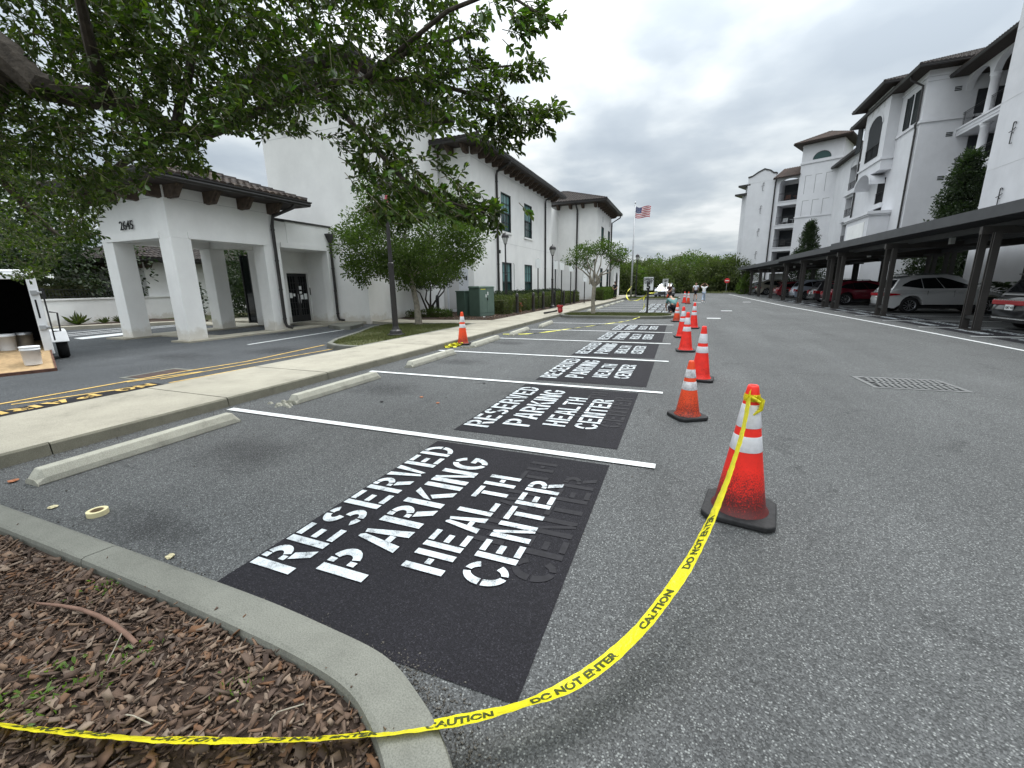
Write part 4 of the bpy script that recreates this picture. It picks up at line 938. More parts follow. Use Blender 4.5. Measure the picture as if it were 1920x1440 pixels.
# arched oriel and entrance block
m = MB().use(A); X0 = 15.1
y0, y1 = 50.4, 53.4
wall_with_holes(m, X0, 49.3, 54.6, 11.0, 17.35, [(y0, y1, 12.3, 15.1)], .35, facing=-1)
m.box(X0+.001, 49.3, 11.0, 15.9, 49.3+.3, 17.35); m.box(X0+.001, 54.3, 11, 15.9, 54.6, 17.35)
m.quad((X0, 49.3, 11.0), (15.9, 49.3, 11.0), (15.9, 54.6, 11.0), (X0, 54.6, 11.0)); m.box(X0-.1, 49.2, 11.75, 15.9, 54.7, 11.9); m.box(X0-.06, 49.24, 10.9, 15.9, 54.66, 11.0); m.box(X0-.07, 49.22, 16.9, 15.9, 54.67, 17.0)
m.build('oriel', None, AP)
m = MB().use('deep_shade'); ar = [(X0-.02, 51.9+1.5*cos(pi*k/12), 15.0+.85*sin(pi*k/12)) for k in range(13)]+[(X0-.02, 50.4, 12.3), (X0-.02, 53.4, 12.3)]; m.add(ar, [tuple(range(len(ar)))]); m.build('arched_window', None, AP)  # dark sheet in the arch, its recess shade painted in
m = MB().use(A)
for k in range(12):
    a, b_ = pi*k/12, pi*(k+1)/12; q = lambda t, r, h: (X0-.05, 51.9+r*cos(t), 15.0+h*sin(t)); m.quad(q(a, 1.5, .85), q(b_, 1.5, .85), q(b_, 1.72, 1.08), q(a, 1.72, 1.08))
m.build('arch_moulding', None, AP); baluster_rail(AP, (X0-.04, 50.4), (X0-.04, 53.4), 12.3)
for y in (50.6, 51.9, 53.2): MB().box(X0-.01, y-.18, 16.25, X0+.0, y+.18, 16.7).build('square_vent', 'seam_grey', AP)
hip_roof(AP, X0, 49.3, 20, 54.6, 17.35, .95, radians(22), 'SW', '')
# barrel hood below the oriel and recessed balconies beneath
m = MB().use(A); n = 10
for k in range(n):
    a, b_ = pi*k/n, pi*(k+1)/n; q = lambda t, x: (x, 51.9+1.9*cos(t), 9.9+1.1*sin(t)); m.quad(q(a, 14.7), q(b_, 14.7), q(b_, 15.9), q(a, 15.9))
    m.quad(q(a, 14.7), q(b_, 14.7), (14.7, 51.9+2.1*cos(b_), 9.9+1.3*sin(b_)), (14.7, 51.9+2.1*cos(a), 9.9+1.3*sin(a)))
m.build('barrel_hood', None, AP)
m = MB().use('dark_interior'); m.box(15.86, 50.0, 7.6, 15.897, 51.6, 10.4); m.build('balcony_opening', None, AP)  # dark sheet on the solid wall, painted shade of a recess
baluster_rail(AP, (15.8, 50.0), (15.8, 51.6), 8.3, .95); MB().use(A).box(15.7, 49.8, 7.9, 15.9, 51.7, 8.3).build('balcony_slab', None, AP)
m = MB().use(A).box(14.45, 47.8, 0, 15.9, 53.5, 7.0); m.box(14.25, 47.6, 7.12, 15.9, 53.7, 7.35); m.box(14.33, 47.68, 7.0, 15.9, 53.6, 7.12)
m.build('entrance_block', None, AP)
m = MB().use('white_stucco').box(14.40, 48.6, 3.9, 14.45, 52.9, 6.6); m.build('entrance_sign_board', None, AP)
m = MB().use('black_ink'); m.box(14.38, 50.1, 4.7, 14.395, 51.2, 4.95); m.build('name_plate', None, AP)
# double-window bay between the middle block and the angled wing
m = MB().use(A); XJ = 17.2; holes = []
for zt_, zb_ in ((14.4, 11.7), (11.0, 8.75), (8.0, 5.8), (5.0, 2.8)):
    for ya, yb in ((60.3, 62.2), (63.0, 65.2)): holes.append((ya, yb, zb_, zt_))
wall_with_holes(m, XJ, 57.6, 70.5, 0, 15.6, holes, .9, facing=-1)
for _, _, zb_, _2 in holes[::2]: m.box(XJ-.25, 59.9, zb_-.45, XJ, 65.6, zb_)
m.build('window_bay_wall', None, AP)
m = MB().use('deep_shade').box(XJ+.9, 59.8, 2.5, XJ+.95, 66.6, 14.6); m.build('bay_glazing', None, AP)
for h in holes: baluster_rail(AP, (XJ-.02, h[0]), (XJ-.02, h[1]), h[2], .95)
m = MB().use(A)
for ya, yb in ((60.3, 62.2), (63.0, 65.2)):
    for k in range(8):
        a, b_ = pi*k/8, pi*(k+1)/8; yc = (ya+yb)/2; q = lambda t, r: (XJ-.05, yc+r*cos(t), 14.2+.75*r*sin(t)); m.quad(q(a, 1.0), q(b_, 1.0), q(b_, 1.2), q(a, 1.2))
m.build('arch_moulding', None, AP)
hip_roof(AP, XJ, 57.6, 26, 71, 15.6, .6, radians(24), 'W', '', tiles='brown_tiles')
downspout(AP, [(XJ-.5, 57.7, 15.5), (16.0, 57.7, 15.0), (15.8, 57.5, 14.5), (15.8, 57.5, 7.5)], .08)
rebase(AP, (20, 38, 0))

# angled wing, its own frame: x along the facade, y into the building
AW = thing('apartment_wing', 'angled far apartment wing with shaped gable and square tower with half-round window', 'apartment building')
m = MB().use(A)
gp = [(-5.68, 0), (-5.68, 16.4), (-5.1, 16.5), (-4.5, 16.85), (-3.6, 17.2), (-2.8, 16.85), (-2.4, 16.5), (-2.05, 16.42), (-2.05, 0)]
m.add([(x, 0, z) for x, z in gp], [tuple(range(len(gp)-1, -1, -1))]); m.add([(x, .5, z) for x, z in gp], [tuple(range(len(gp)))])
for i in range(1, 7): a, b_ = gp[i], gp[i+1]; m.quad((a[0], 0, a[1]), (b_[0], 0, b_[1]), (b_[0], .5, b_[1]), (a[0], .5, a[1]))
m.quad((-5.68, .5, 0), (-5.68, 0, 0), (-5.68, 0, 16.4), (-5.68, .5, 16.4)); m.quad((-2.05, 0, 0), (-2.05, .5, 0), (-2.05, .5, 16.42), (-2.05, 0, 16.42))
m.box(-5.6, .5, 0, -1.5, 12, 15.6); m.box(-1.5, 2.3, 0, 1.0, 12, 15.6); m.box(-2.05, .05, 0, -1.45, 2.4, 15.55)
m.build('wall', None, AW)
m = MB().use('bronze_metal')
for i in range(1, 7):
    a, b_ = gp[i], gp[i+1]; m.hexa([(a[0]-.03, -.08, a[1]-.06), (b_[0]+.03, -.08, b_[1]-.06), (b_[0]+.03, .6, b_[1]-.06), (a[0]-.03, .6, a[1]-.06)], [(a[0]-.03, -.08, a[1]+.12), (b_[0]+.03, -.08, b_[1]+.12), (b_[0]+.03, .6, b_[1]+.12), (a[0]-.03, .6, a[1]+.12)])
m.build('coping', None, AW)
MB().use('seam_grey').box(-5.68, -.01, 15.55, -2.05, 0, 15.57).build('string_line', None, AW)
for z in (14.85, 11.75, 8.6, 5.4): anchor(AW, (-3.6, 0, z), (1, 0, 0), (0, -1, 0), 1.05, 'black_metal')
m = MB().use(A).box(-6.75, 1.2, 0, -5.68, 10, 14.2); m.box(-6.2, .8, 0, -5.68, 1.2, 15.3); m.build('side_return', None, AW)
for x0, y0, x1, y1, z in ((-6.75, 1.2, -5.5, 10, 14.2), (-6.2, .8, -5.3, 9, 15.3)):
    m = MB().use('bronze_metal').hexa([(x0-.8, y0-.8, z), (x1, y0-.8, z), (x1, y1, z), (x0-.8, y1, z)], [(x0-.8, y0-.8, z+.25), (x1, y0-.8, z+.25), (x1, y1, z+1.0), (x0+.3, y1, z+1.0)]); m.build('side_eave', None, AW)
W_F = [(12.5, 11.93), (9.4, 8.85), (6.3, 5.75), (3.2, 2.65)]
for i, (zt_, zb_) in enumerate(W_F):
    m = MB().use(A).box(-1.5, .02, zb_, 1.0, 2.3, zt_-.1); m.box(-1.5, -.05, zt_-.1, 1.0, 2.3, zt_); m.build('balcony_slab', None, AW)
    baluster_rail(AW, (-1.45, .12), (.98, .12), zt_, 1.05)
    MB().use('deep_shade').box(-1.4, 2.24, zt_, .9, 2.29, zt_+2.45).build('patio_door', None, AW)  # dark door sheet has the balcony's inner shade in its colour
    f = MB().use(['rust', 'galvanised', 'black_metal', 'rust'][i]); f.box(-.9, .9, zt_+.4, -.3, 1.4, zt_+.45); f.box(-.9, 1.35, zt_+.45, -.3, 1.4, zt_+.95)
    for xx, yy in ((-.88, .92), (-.32, .92), (-.88, 1.38), (-.32, 1.38)): f.box(xx-.02, yy-.02, zt_, xx+.02, yy+.02, zt_+.4)
    f.box(.1, .8, zt_+.62, .7, 1.3, zt_+.66); f.box(.38, 1.03, zt_, .42, 1.07, zt_+.62); f.build('balcony_furniture', None, AW)
m = MB().use(A); n = 12
for k in range(n):
    xa, xb = -1.47+2.45*k/n, -1.47+2.45*(k+1)/n; f = lambda x: 14.75+.7*math.sqrt(max(0, 1-((x+.245)/1.225)**2))
    m.quad((xa, .02, f(xa)), (xb, .02, f(xb)), (xb, .02, 15.7), (xa, .02, 15.7)); m.quad((xa, .02, f(xa)), (xa, .4, f(xa)), (xb, .4, f(xb)), (xb, .02, f(xb)))
m.build('balcony_arch', None, AW)
tile_face([(-2.2, -.5, 15.6), (1.0, -.5, 15.6), (1.0, 3.6, 17.45), (-2.2, 3.6, 17.45)], AW, False, 'brown_tiles', .3, .45)
m = MB().use('eave_wood').hexa([(-2.2, -.5, 15.45), (1.0, -.5, 15.45), (1.0, 3.6, 17.3), (-2.2, 3.6, 17.3)], [(-2.2, -.5, 15.6), (1.0, -.5, 15.6), (1.0, 3.6, 17.45), (-2.2, 3.6, 17.45)]); m.build('roof_deck', None, AW)
downspout(AW, [(-1.75, -.5, 15.5), (-1.98, -.1, 15.1), (-1.98, -.1, .2)], .09)
# tower
m = MB().use(A).box(.98, -.3, 0, 5.5, 4.5, 19.14); m.box(.90, -.38, 10.0, 5.58, 0, 10.16); m.box(.88, -.40, 16.75, 5.60, 4.5, 16.92); m.box(.94, -.34, 18.85, 5.54, 4.5, 19.0)
m.build('tower', None, AW)
for zt_, zb_ in ((15.3, 13.0), (12.15, 10.2)):
    for k in range(3):
        x = 1.66+k*1.16; p = MB().use('panel_shadow'); p.box(x, -.312, zb_, x+.05, -.3, zt_); p.box(x, -.312, zt_-.05, x+.72, -.3, zt_); p.use(A); p.box(x+.03, -.305, zb_, x+.72, -.3, zt_-.03); p.build('blind_panel', None, AW)  # dark L strips paint the shadow of a recessed panel
m = MB().use('window_glass'); ar = [(3.25+.95*cos(pi*k/14), -.315, 17.15+.85*sin(pi*k/14)) for k in range(15)]; m.add(ar, [tuple(range(14, -1, -1))]); m.build('half_round_window', None, AW)
m = MB().use('shutter_green')
for k in range(14):
    a, b_ = pi*k/14, pi*(k+1)/14; m.quad((3.25+.95*cos(a), -.33, 17.15+.85*sin(a)), (3.25+1.02*cos(a), -.33, 17.15+.92*sin(a)), (3.25+1.02*cos(b_), -.33, 17.15+.92*sin(b_)), (3.25+.95*cos(b_), -.33, 17.15+.85*sin(b_)))
m.build('window_surround', None, AW)
hip_roof(AW, .98, -.3, 5.5, 4.5, 19.14, .85, radians(24), 'SEW', '', tiles='brown_tiles', gutter='eave_wood')
downspout(AW, [(5.3, -.45, 16.0), (5.35, -.4, 15.6), (5.35, -.38, .2)], .09)
AW.location = (12.7, 73.0, 0); AW.rotation_euler = (0, 0, atan2(-.44, .9))

# ------------------------------------------------------------------ carports, in a frame that follows the slight bend of the road
CA = math.atan(.03); CO = Vector((8.4, 18.0, 0)); cu_, cv_ = Vector((cos(CA), sin(CA), 0)), Vector((-sin(CA), cos(CA), 0))
def tpx(px, lx, py=535):
    d = fw+rt*((px-960)/791)-up*((py-720)/791); o = CO+cu_*lx; return ((CAM+d*((o-CAM).dot(cu_)/d.dot(cu_)))-o).dot(cv_)
def carport(label, t0, t1, zf, frames, grp):
    C = thing('carport', label, 'carport', group=grp); xb = 5.3
    m = MB().use('carport_metal')
    m.hexa([(-.32, t0, zf), (xb, t0, zf-.24), (xb, t1, zf-.24), (-.32, t1, zf)], [(-.32, t0, zf+.10), (xb, t0, zf-.14), (xb, t1, zf-.14), (-.32, t1, zf+.10)])
    k = t0+.15
    while k < t1-.1:                                                  # ribs pressed in the deck, seen from below
        m.hexa([(-.28, k, zf-.05), (xb-.02, k, zf-.29), (xb-.02, k+.10, zf-.29), (-.28, k+.10, zf-.05)], [(-.28, k, zf), (xb-.02, k, zf-.24), (xb-.02, k+.1, zf-.24), (-.28, k+.1, zf)]); k += .30
    m.build('roof_deck', None, C)
    MB().use('carport_metal').box(-.40, t0-.02, zf-.06, -.32, t1+.02, zf+.27).box(xb, t0-.02, zf-.3, xb+.07, t1+.02, zf+.02).build('fascia', None, C)
    for x in (.55, 2.4, 4.3):
        z = zf-.06-.24*(x+.32)/5.62; MB().use('carport_metal').box(x-.06, t0+.05, z-.19, x+.06, t1-.05, z).build('purlin', None, C)
    for f in frames:
        b = MB().use('carport_post'); b.box(-.25, f-.07, zf-.46, xb-.15, f+.07, zf-.24); b.build('cross_beam', None, C)
        for dy in (-.30, .30):
            for x in (0.0, 4.7):
                p = MB().use('carport_post'); y = f+dy; w = .058
                h = zf-.44
                p.box(x-w-.03, y-w, .02, x+w+.03, y-w+.025, h); p.box(x-w-.03, y+w-.025, .02, x+w+.03, y+w, h); p.box(x-.015, y-w+.025, .02, x+.015, y+w-.025, h); p.box(x-.19, y-.16, 0, x+.19, y+.16, .025)
                p.build('post', None, C)
        MB().use('black_metal').box(-.05, f-.27, .35, .05, f+.27, .45).build('tie_plate', None, C)
    for f in frames[:3]:
        MB().use('lamp_lens').box(1.2, f-1.6, zf-.44, 1.34, f-1.45, zf-.2).build('soffit_lamp', None, C)
    C.location = CO; C.rotation_euler = (0, 0, CA); return C
fr = [tpx(1836, 0), tpx(1660, 0), tpx(1571, 0)]
fr2 = [tpx(1552, 0), tpx(1502, 0), tpx(1471, 0)]
fr3 = [tpx(1447, 0), tpx(1424, 0), tpx(1408, 0), tpx(1391, 0)]
G_ = 'flat metal carports along the apartments'
carport('near dark metal carport canopy over the black and silver cars', fr[0]-10.5, fr[2]+.75, 3.33, [fr[0]-6.7]+fr, G_)
carport('middle dark metal carport canopy over the maroon and pale blue cars', fr[2]+.8, fr2[2]+1.2, 3.24, fr2, G_)
carport('far dark metal carport canopy ending at the stop sign', fr2[2]+1.25, fr3[3]+1.5, 3.12, fr3, G_)

# ------------------------------------------------------------------ cars
def make_car(label, paint_, L_=4.7, H=1.68, Wd=1.9, kind='suv', grp='cars parked under the carports', plate=True, lamp='bar', wheelr=.37):
    """rear bumper at x=0, nose at x=L_, y across"""
    c = thing('parked_car', label, 'car', group=grp); hw = Wd/2; wr = wheelr; wx = (.95, L_-.88); gc = .22
    belt = H*.60; rf = H
    def arch(cx_, rev=False):
        r = wr+.075; a = [(cx_+r*cos(t), .03+wr+r*sin(t)) for t in [pi*(1-k/10) for k in range(11)]]
        a = [(x, max(z, gc)) for x, z in a]; return a
    prof = [(.06, .42), (.10, gc+.04), (.30, gc)]+arch(wx[0])+arch(wx[1])+[(L_-.25, gc), (L_-.04, gc+.12), (L_, .52), (L_-.06, .72), (L_-.35, .86), (L_-1.15, belt-.02), (L_-1.5, belt+.02), (.42, belt+.04), (.14, belt-.02), (.05, belt-.22), (.0, .62)]
    # sections across the width give the flanks a curve
    secs = [(-hw, .965, .02), (-hw+.03, .985, .01), (-hw+.12, 1, 0), (hw-.12, 1, 0), (hw-.03, .985, .01), (hw, .965, .02)]
    m = MB().use(paint_); m.smooth = True; n = len(prof); vs = []; cx_ = L_/2
    for y, s_, dz in secs:
        for x, z in prof:
            zz = z if z <= gc+.05 else z-dz*(z-.3)
            k_ = 1-(abs(z-.62)*.06 if abs(y) > hw-.01 else 0)
            # plan taper towards nose and tail
            e = max(0, abs(x-cx_)-L_*.36)/(L_*.14); vs.append((cx_+(x-cx_)*s_, y*(1-.075*e*e)*k_, zz))
    fs = []
    for j in range(len(secs)-1):
        for i in range(n): fs.append((j*n+i, j*n+(i+1) % n, (j+1)*n+(i+1) % n, (j+1)*n+i))
    m.add(vs, fs); m.smooth = False; m.add(vs[:n], [tuple(range(n-1, -1, -1))]); m.add(vs[-n:], [tuple(range(n))])
    o = m.build('body', None, c); o.modifiers.new('b', 'BEVEL').width = .03; o.modifiers['b'].segments = 2; o.modifiers['b'].limit_method = 'ANGLE'
    # greenhouse
    t = .70 if kind == 'suv' else .95
    rear_top = .42 if kind == 'suv' else 1.05
    g0 = [(.16, belt+.03), (L_-1.18, belt-.01)]; 
    rx0, rx1 = rear_top+.12, L_-2.15
    def ring_(z, x0, x1, w): return [(x0, -w, z), (x1, -w, z), (x1, w, z), (x0, w, z)]
    low = ring_(belt+.01, .20, L_-1.2, hw-.10); mid = ring_(rf-.10, rx0-.06, rx1+.08, hw-.255); top = ring_(rf, rx0+.55, rx1-.35, hw-.36); mid[0] = (mid[0][0], mid[0][1], rf-.17); mid[3] = (mid[3][0], mid[3][1], rf-.17); top[0] = (top[0][0], top[0][1], rf-.02); top[3] = (top[3][0], top[3][1], rf-.02)
    m = MB().use(paint_); m.hexa(low, mid); m.hexa(mid, top); o = m.build('cabin', None, c, bevel=.025)
    # glass: thin panels proud of the cabin
    def lerp(a, b_, t_): return tuple(a[i]+(b_[i]-a[i])*t_ for i in range(3))
    def panel(name, a, b_, cc, d, u0, u1, v0, v1, off, mt):
        # a,b bottom; d,cc top; off outward
        A_, B_ = Vector(lerp(a, b_, u0)), Vector(lerp(a, b_, u1)); D_, C2 = Vector(lerp(d, cc, u0)), Vector(lerp(d, cc, u1))
        p = [A_+(D_-A_)*v0, B_+(C2-B_)*v0, B_+(C2-B_)*v1, A_+(D_-A_)*v1]; nrm = (p[1]-p[0]).cross(p[3]-p[0]).normalized()*off
        return MB().hexa([q for q in p], [q+nrm for q in p]).build(name, mt, c)
    def sidewin(lo, hi, pts):
        q = [Vector(lerp(lo[0], lo[1], u)).lerp(Vector(lerp(hi[0], hi[1], u)), v) for u, v in pts]; nrm = (q[1]-q[0]).cross(q[-1]-q[0]).normalized()
        if nrm.y*q[0].y < 0: nrm = -nrm
        k = len(q); MB().add(q+[p+nrm*.009 for p in q], [tuple(range(k-1, -1, -1)), tuple(range(k, 2*k))]+[(i, (i+1) % k, k+(i+1) % k, k+i) for i in range(k)]).build('side_window', 'car_glass', c)
    for pts in ([(.095, .34), (.36, .12), (.36, .95), (.20, .80), (.115, .52)], [(.37, .11), (.60, .10), (.60, .97), (.37, .95)], [(.61, .10), (.965, .09), (.955, .22), (.80, .80), (.70, .97), (.61, .97)]):
        sidewin((low[0], low[1]), (mid[0], mid[1]), pts); sidewin((low[3], low[2]), (mid[3], mid[2]), pts)
    panel('rear_window', low[3], low[0], mid[0], mid[3], .08, .92, .18, .90, .008, 'car_glass')
    panel('windscreen', low[1], low[2], mid[2], mid[1], .06, .94, .10, .92, .008, 'car_glass')
    # trims
    MB().use('rubber').box(.02, -hw+.12, gc+.02, .12, hw-.12, .40).build('bumper', None, c, bevel=.02)
    MB().use('black_metal').box(.9+wr, -hw-.004, gc, L_-.88-wr, -hw+.06, gc+.13).box(.9+wr, hw-.06, gc, L_-.88-wr, hw+.004, gc+.13).build('sill_trim', None, c)
    if lamp == 'bar':
        MB().use('tail_lens').box(-.005, -hw+.13, belt-.27, .12, hw-.13, belt-.12).build('tail_light', None, c, bevel=.02)
        for s_ in (-1, 1):
            MB().use('tail_lens').hexa([(.08, s_*(hw-.16)-.0, belt-.27), (.52, s_*(hw-.028), belt-.20), (.52, s_*(hw+.002), belt-.20), (.08, s_*(hw-.06), belt-.27)], [(.08, s_*(hw-.16), belt-.12), (.52, s_*(hw-.028), belt-.17), (.52, s_*(hw+.002), belt-.17), (.08, s_*(hw-.06), belt-.12)]).build('tail_light', None, c)
        MB().use('chrome').box(-.01, -hw+.2, belt-.115, .06, hw-.2, belt-.095).build('tailgate_strip', None, c)
    else:
        for s_ in (-1, 1):
            MB().use('tail_lens').box(.015, s_*(hw-.11), belt-.34, .22, s_*(hw-.33), belt-.08).build('tail_light', None, c, bevel=.025)
            MB().use('tail_lens').box(.10, s_*(hw-.10), belt-.30, .36, s_*(hw-.02), belt-.12).build('tail_light', None, c, bevel=.015)
    pl = MB().use('sign_white').box(-.03, -.155, .62, .005, .155, .78); pl.use('black_ink'); put_text(pl, 'QRT 417', .085, (-.032, .125, .665), (0, -1, 0), (0, 0, 1), bold=.004); pl.build('licence_plate', None, c)
    MB().use('chrome').hexa([(.0, -hw+.28, .34), (.05, -hw+.28, .34), (.05, hw-.28, .34), (.0, hw-.28, .34)], [(.0, -hw+.22, .38), (.05, -hw+.22, .38), (.05, hw-.22, .38), (.0, hw-.22, .38)]).build('diffuser_trim', None, c)
    if kind == 'suv':
        MB().use(paint_).hexa([(rx0-.20, -.55, rf-.045), (rx0+.25, -.62, rf-.02), (rx0+.25, .62, rf-.02), (rx0-.20, .55, rf-.045)], [(rx0-.20, -.55, rf-.02), (rx0+.25, -.62, rf+.012), (rx0+.25, .62, rf+.012), (rx0-.20, .55, rf-.02)]).build('roof_spoiler', None, c)
        for s_ in (-1, 1): MB().use('chrome').tube([(rx0+.2, s_*(hw-.37), rf+.0), (rx0+.3, s_*(hw-.37), rf+.045), (rx1-.4, s_*(hw-.37), rf+.045), (rx1-.3, s_*(hw-.37), rf)], .014, 6).build('roof_rail', None, c)
    for s_ in (-1, 1):
        for x in (1.72, 2.68): MB().use(paint_).box(x, s_*(hw-.01), belt-.155, x+.17, s_*(hw+.03), belt-.125).build('door_handle', None, c, bevel=.008)
        MB().use(paint_).hexa([(L_-1.55, s_*(hw-.05), belt+.0), (L_-1.38, s_*(hw-.05), belt), (L_-1.42, s_*(hw+.16), belt+.02), (L_-1.52, s_*(hw+.16), belt+.02)][::s_], [(L_-1.55, s_*(hw-.05), belt+.13), (L_-1.38, s_*(hw-.05), belt+.13), (L_-1.42, s_*(hw+.16), belt+.13), (L_-1.52, s_*(hw+.16), belt+.13)][::s_]).build('mirror', None, c, bevel=.015)
        for x in (1.55, 2.52, 3.4):
            MB().use('rubber').box(x, s_*(hw-.035), gc+.14, x+.008, s_*(hw-.013), belt-.02).build('door_seam', None, c)
        for x in wx:
            w = MB().use('tyre'); prof_ = [(wr*.66, -.10), (wr*.9, -.115), (wr, -.09), (wr, .09), (wr*.9, .115), (wr*.66, .10)]
            w.smooth = True; w.lathe(prof_, 28, cap=False); w.tf(Matrix.Translation((x, s_*(hw-.12), wr)) @ Matrix.Rotation(pi/2, 4, 'X')); wo_ = w.build('wheel', None, c)
            r = MB().use('alloy'); r.lathe([(wr*.68, -.09), (wr*.68, -.06), (wr*.60, -.05), (wr*.60, .05), (wr*.68, .09)], 28, cap=False)
            for k in range(10):
                a = 2*pi*k/10; r.hexa([(cos(a-.05)*.05, sin(a-.05)*.05, -.10), (cos(a-.09)*wr*.62, sin(a-.09)*wr*.62, -.085), (cos(a+.09)*wr*.62, sin(a+.09)*wr*.62, -.085), (cos(a+.05)*.05, sin(a+.05)*.05, -.10)], [(cos(a-.05)*.05, sin(a-.05)*.05, -.06), (cos(a-.09)*wr*.62, sin(a-.09)*wr*.62, -.05), (cos(a+.09)*wr*.62, sin(a+.09)*wr*.62, -.05), (cos(a+.05)*.05, sin(a+.05)*.05, -.06)])
            r.lathe([(.001, -.112), (.055, -.108), (.06, -.07)], 16, cap=False); r.use('dark_interior'); r.lathe([(.001, -.03), (wr*.6, -.03)], 20, cap=False)
            r.tf(Matrix.Translation((x, s_*(hw-.12), wr)) @ Matrix.Rotation(-pi/2 if s_ < 0 else pi/2, 4, 'X') @ Matrix.Scale(-1, 4, (0, 0, 1)) @ Matrix.Scale(-1, 4, (0, 0, 1)))
            # face outwards
            r.build('rim', None, wo_)
    return c
def park(c, t, lx=.9):
    p = CO+cu_*lx+cv_*t; c.location = (p.x, p.y, 0.0); c.rotation_euler = (0, 0, CA)
cars = [('black crossover at the right edge of the photo, rear towards the lane', 'paint_black', 1856, 'bar', 4.8, 1.72, 'suv'),
        ('silver crossover with red light bar between two pairs of carport posts', 'paint_silver', 1629, 'bar', 4.75, 1.78, 'suv'),
        ('maroon crossover beside the silver one, partly hidden by posts', 'paint_maroon', 1535, 'two', 4.7, 1.55, 'suv'),
        ('dark grey crossover just beyond the maroon car', 'paint_dark_grey', 1510, 'two', 4.7, 1.62, 'suv'),
        ('pale blue-white crossover with black tailgate trim', 'paint_blue_white', 1476, 'two', 4.6, 1.66, 'suv'),
        ('red hatchback between the pale blue and the champagne car', 'paint_red', 1446, 'two', 4.4, 1.5, 'suv'),
        ('champagne minivan with tall red tail lights', 'paint_champagne', 1413, 'two', 4.8, 1.75, 'suv'),
        ('white crossover just beyond the champagne minivan', 'paint_white', 1401, 'two', 4.6, 1.6, 'suv'),
        ('farthest pale grey car under the last carport', 'paint_grey', 1391, 'two', 4.5, 1.5, 'suv')]
for lb, pt, px, lm, L_, H_, kd in cars:
    c = make_car(lb, pt, L_, H_, 1.92, kd, lamp=lm); park(c, tpx(px, .9, 560)-.96)
# car on the far lane, nose towards the camera
c = make_car('white hatchback on the far lane beyond the speed limit signs, front towards the viewer', 'paint_white', 4.2, 1.5, 1.8, grp=None)
for s_ in (-1, 1): MB().use('lamp_lens').box(4.05, s_*.5, .62, 4.21, s_*.82, .76).build('headlight', None, c, bevel=.02)
MB().use('black_metal').box(4.1, -.42, .38, 4.225, .42, .60).build('grille', None, c, bevel=.02)
c.location = (-1.85, 55.5, 0); c.rotation_euler = (0, 0, -pi/2-.12)
# ------------------------------------------------------------------ foliage
def leaf_mesh(name, P, D, U, Ls, wr, m_, parent=None, kind='stuff', fold=.10):
    """n folded leaves: P base points, D directions, U up-ish vectors, Ls lengths, wr width ratio"""
    n = len(P); D = D/np.linalg.norm(D, axis=1, keepdims=True); Sd = np.cross(D, U); Sd /= np.maximum(np.linalg.norm(Sd, axis=1, keepdims=True), 1e-6); Nn = np.cross(Sd, D)
    L_ = Ls[:, None]; w = L_*wr
    v = np.empty((n, 6, 3)); v[:, 0] = P; v[:, 1] = P+D*L_*.38-Sd*w*.42+Nn*L_*fold*.8; v[:, 2] = P+D*L_*.74-Sd*w*.5+Nn*L_*fold
    v[:, 3] = P+D*L_-Nn*L_*.08; v[:, 4] = P+D*L_*.74+Sd*w*.5+Nn*L_*fold; v[:, 5] = P+D*L_*.38+Sd*w*.42+Nn*L_*fold*.8
    me = bpy.data.meshes.new(name); me.vertices.add(6*n); me.vertices.foreach_set('co', v.reshape(-1))
    idx = np.arange(n)[:, None]*6+np.array([0, 3, 2, 1, 0, 5, 4, 3])[None]; me.loops.add(8*n); me.loops.foreach_set('vertex_index', idx.reshape(-1).astype(np.int32))
    me.polygons.add(2*n); me.polygons.foreach_set('loop_start', np.arange(0, 8*n, 4, dtype=np.int32)); me.polygons.foreach_set('loop_total', np.full(2*n, 4, dtype=np.int32))
    me.update(calc_edges=True); me.materials.append(mat(m_)); o = bpy.data.objects.new(name, me); COL.objects.link(o)
    if parent: o.parent = parent
    if kind: o['kind'] = kind
    return o
def rdir(n, rg): v = rg.normal(size=(n, 3)); return v/np.linalg.norm(v, axis=1, keepdims=True)
def crown(name, blobs, m_, parent, leaf, seed, wr=.5, clump=.35, per=26, up_=.35, droop=0.0, kind='stuff'):
    """blobs: (cx,cy,cz,rx,ry,rz,nclumps). leaves gathered in twig clumps, denser towards the skin of each blob"""
    rg = np.random.default_rng(seed); Ps, Ds = [], []
    for cx_, cy_, cz_, rx, ry, rz, nc in blobs:
        d = rdir(nc, rg); r = (.45+.55*rg.random(nc)**.45)*(1+.16*np.sin(d[:, 0]*7+seed)*np.cos(d[:, 2]*6+d[:, 1]*5)); c = np.array([cx_, cy_, cz_])+d*r[:, None]*np.array([rx, ry, rz])
        off = rdir(nc*per, rg)*(rg.random((nc*per, 1))**.5)*clump; p = np.repeat(c, per, 0)+off
        dd = off/clump+np.repeat(d, per, 0)*.6+rdir(nc*per, rg)*.5; dd[:, 2] -= droop; Ps.append(p); Ds.append(dd)
    P = np.concatenate(Ps); D = np.concatenate(Ds); n = len(P); U = rdir(n, rg)*.8+np.array([0, 0, up_+.3]); Ls = leaf*(.7+.6*rg.random(n))
    return leaf_mesh(name, P, D, U, Ls, wr, m_, parent, kind)
def limbs(parent, paths, m_, name='branch'):
    for i, (pts, rads) in enumerate(paths): MB().use(m_).tube(pts, rads, 9 if rads[0] > .06 else 6).build('trunk' if i == 0 else name, None, parent)
def branch_fan(rg, base, tips, r0, wob=.12, n=5):
    out = []
    for t_ in tips:
        a, b_ = Vector(base), Vector(t_); pts = [a+(b_-a)*(k/n)+Vector(tuple(rg.normal(size=3)*wob*(k/n)*(1-k/n)*2)) for k in range(n+1)]
        out.append((pts, [r0*(1-.8*k/n) for k in range(n+1)]))
    return out

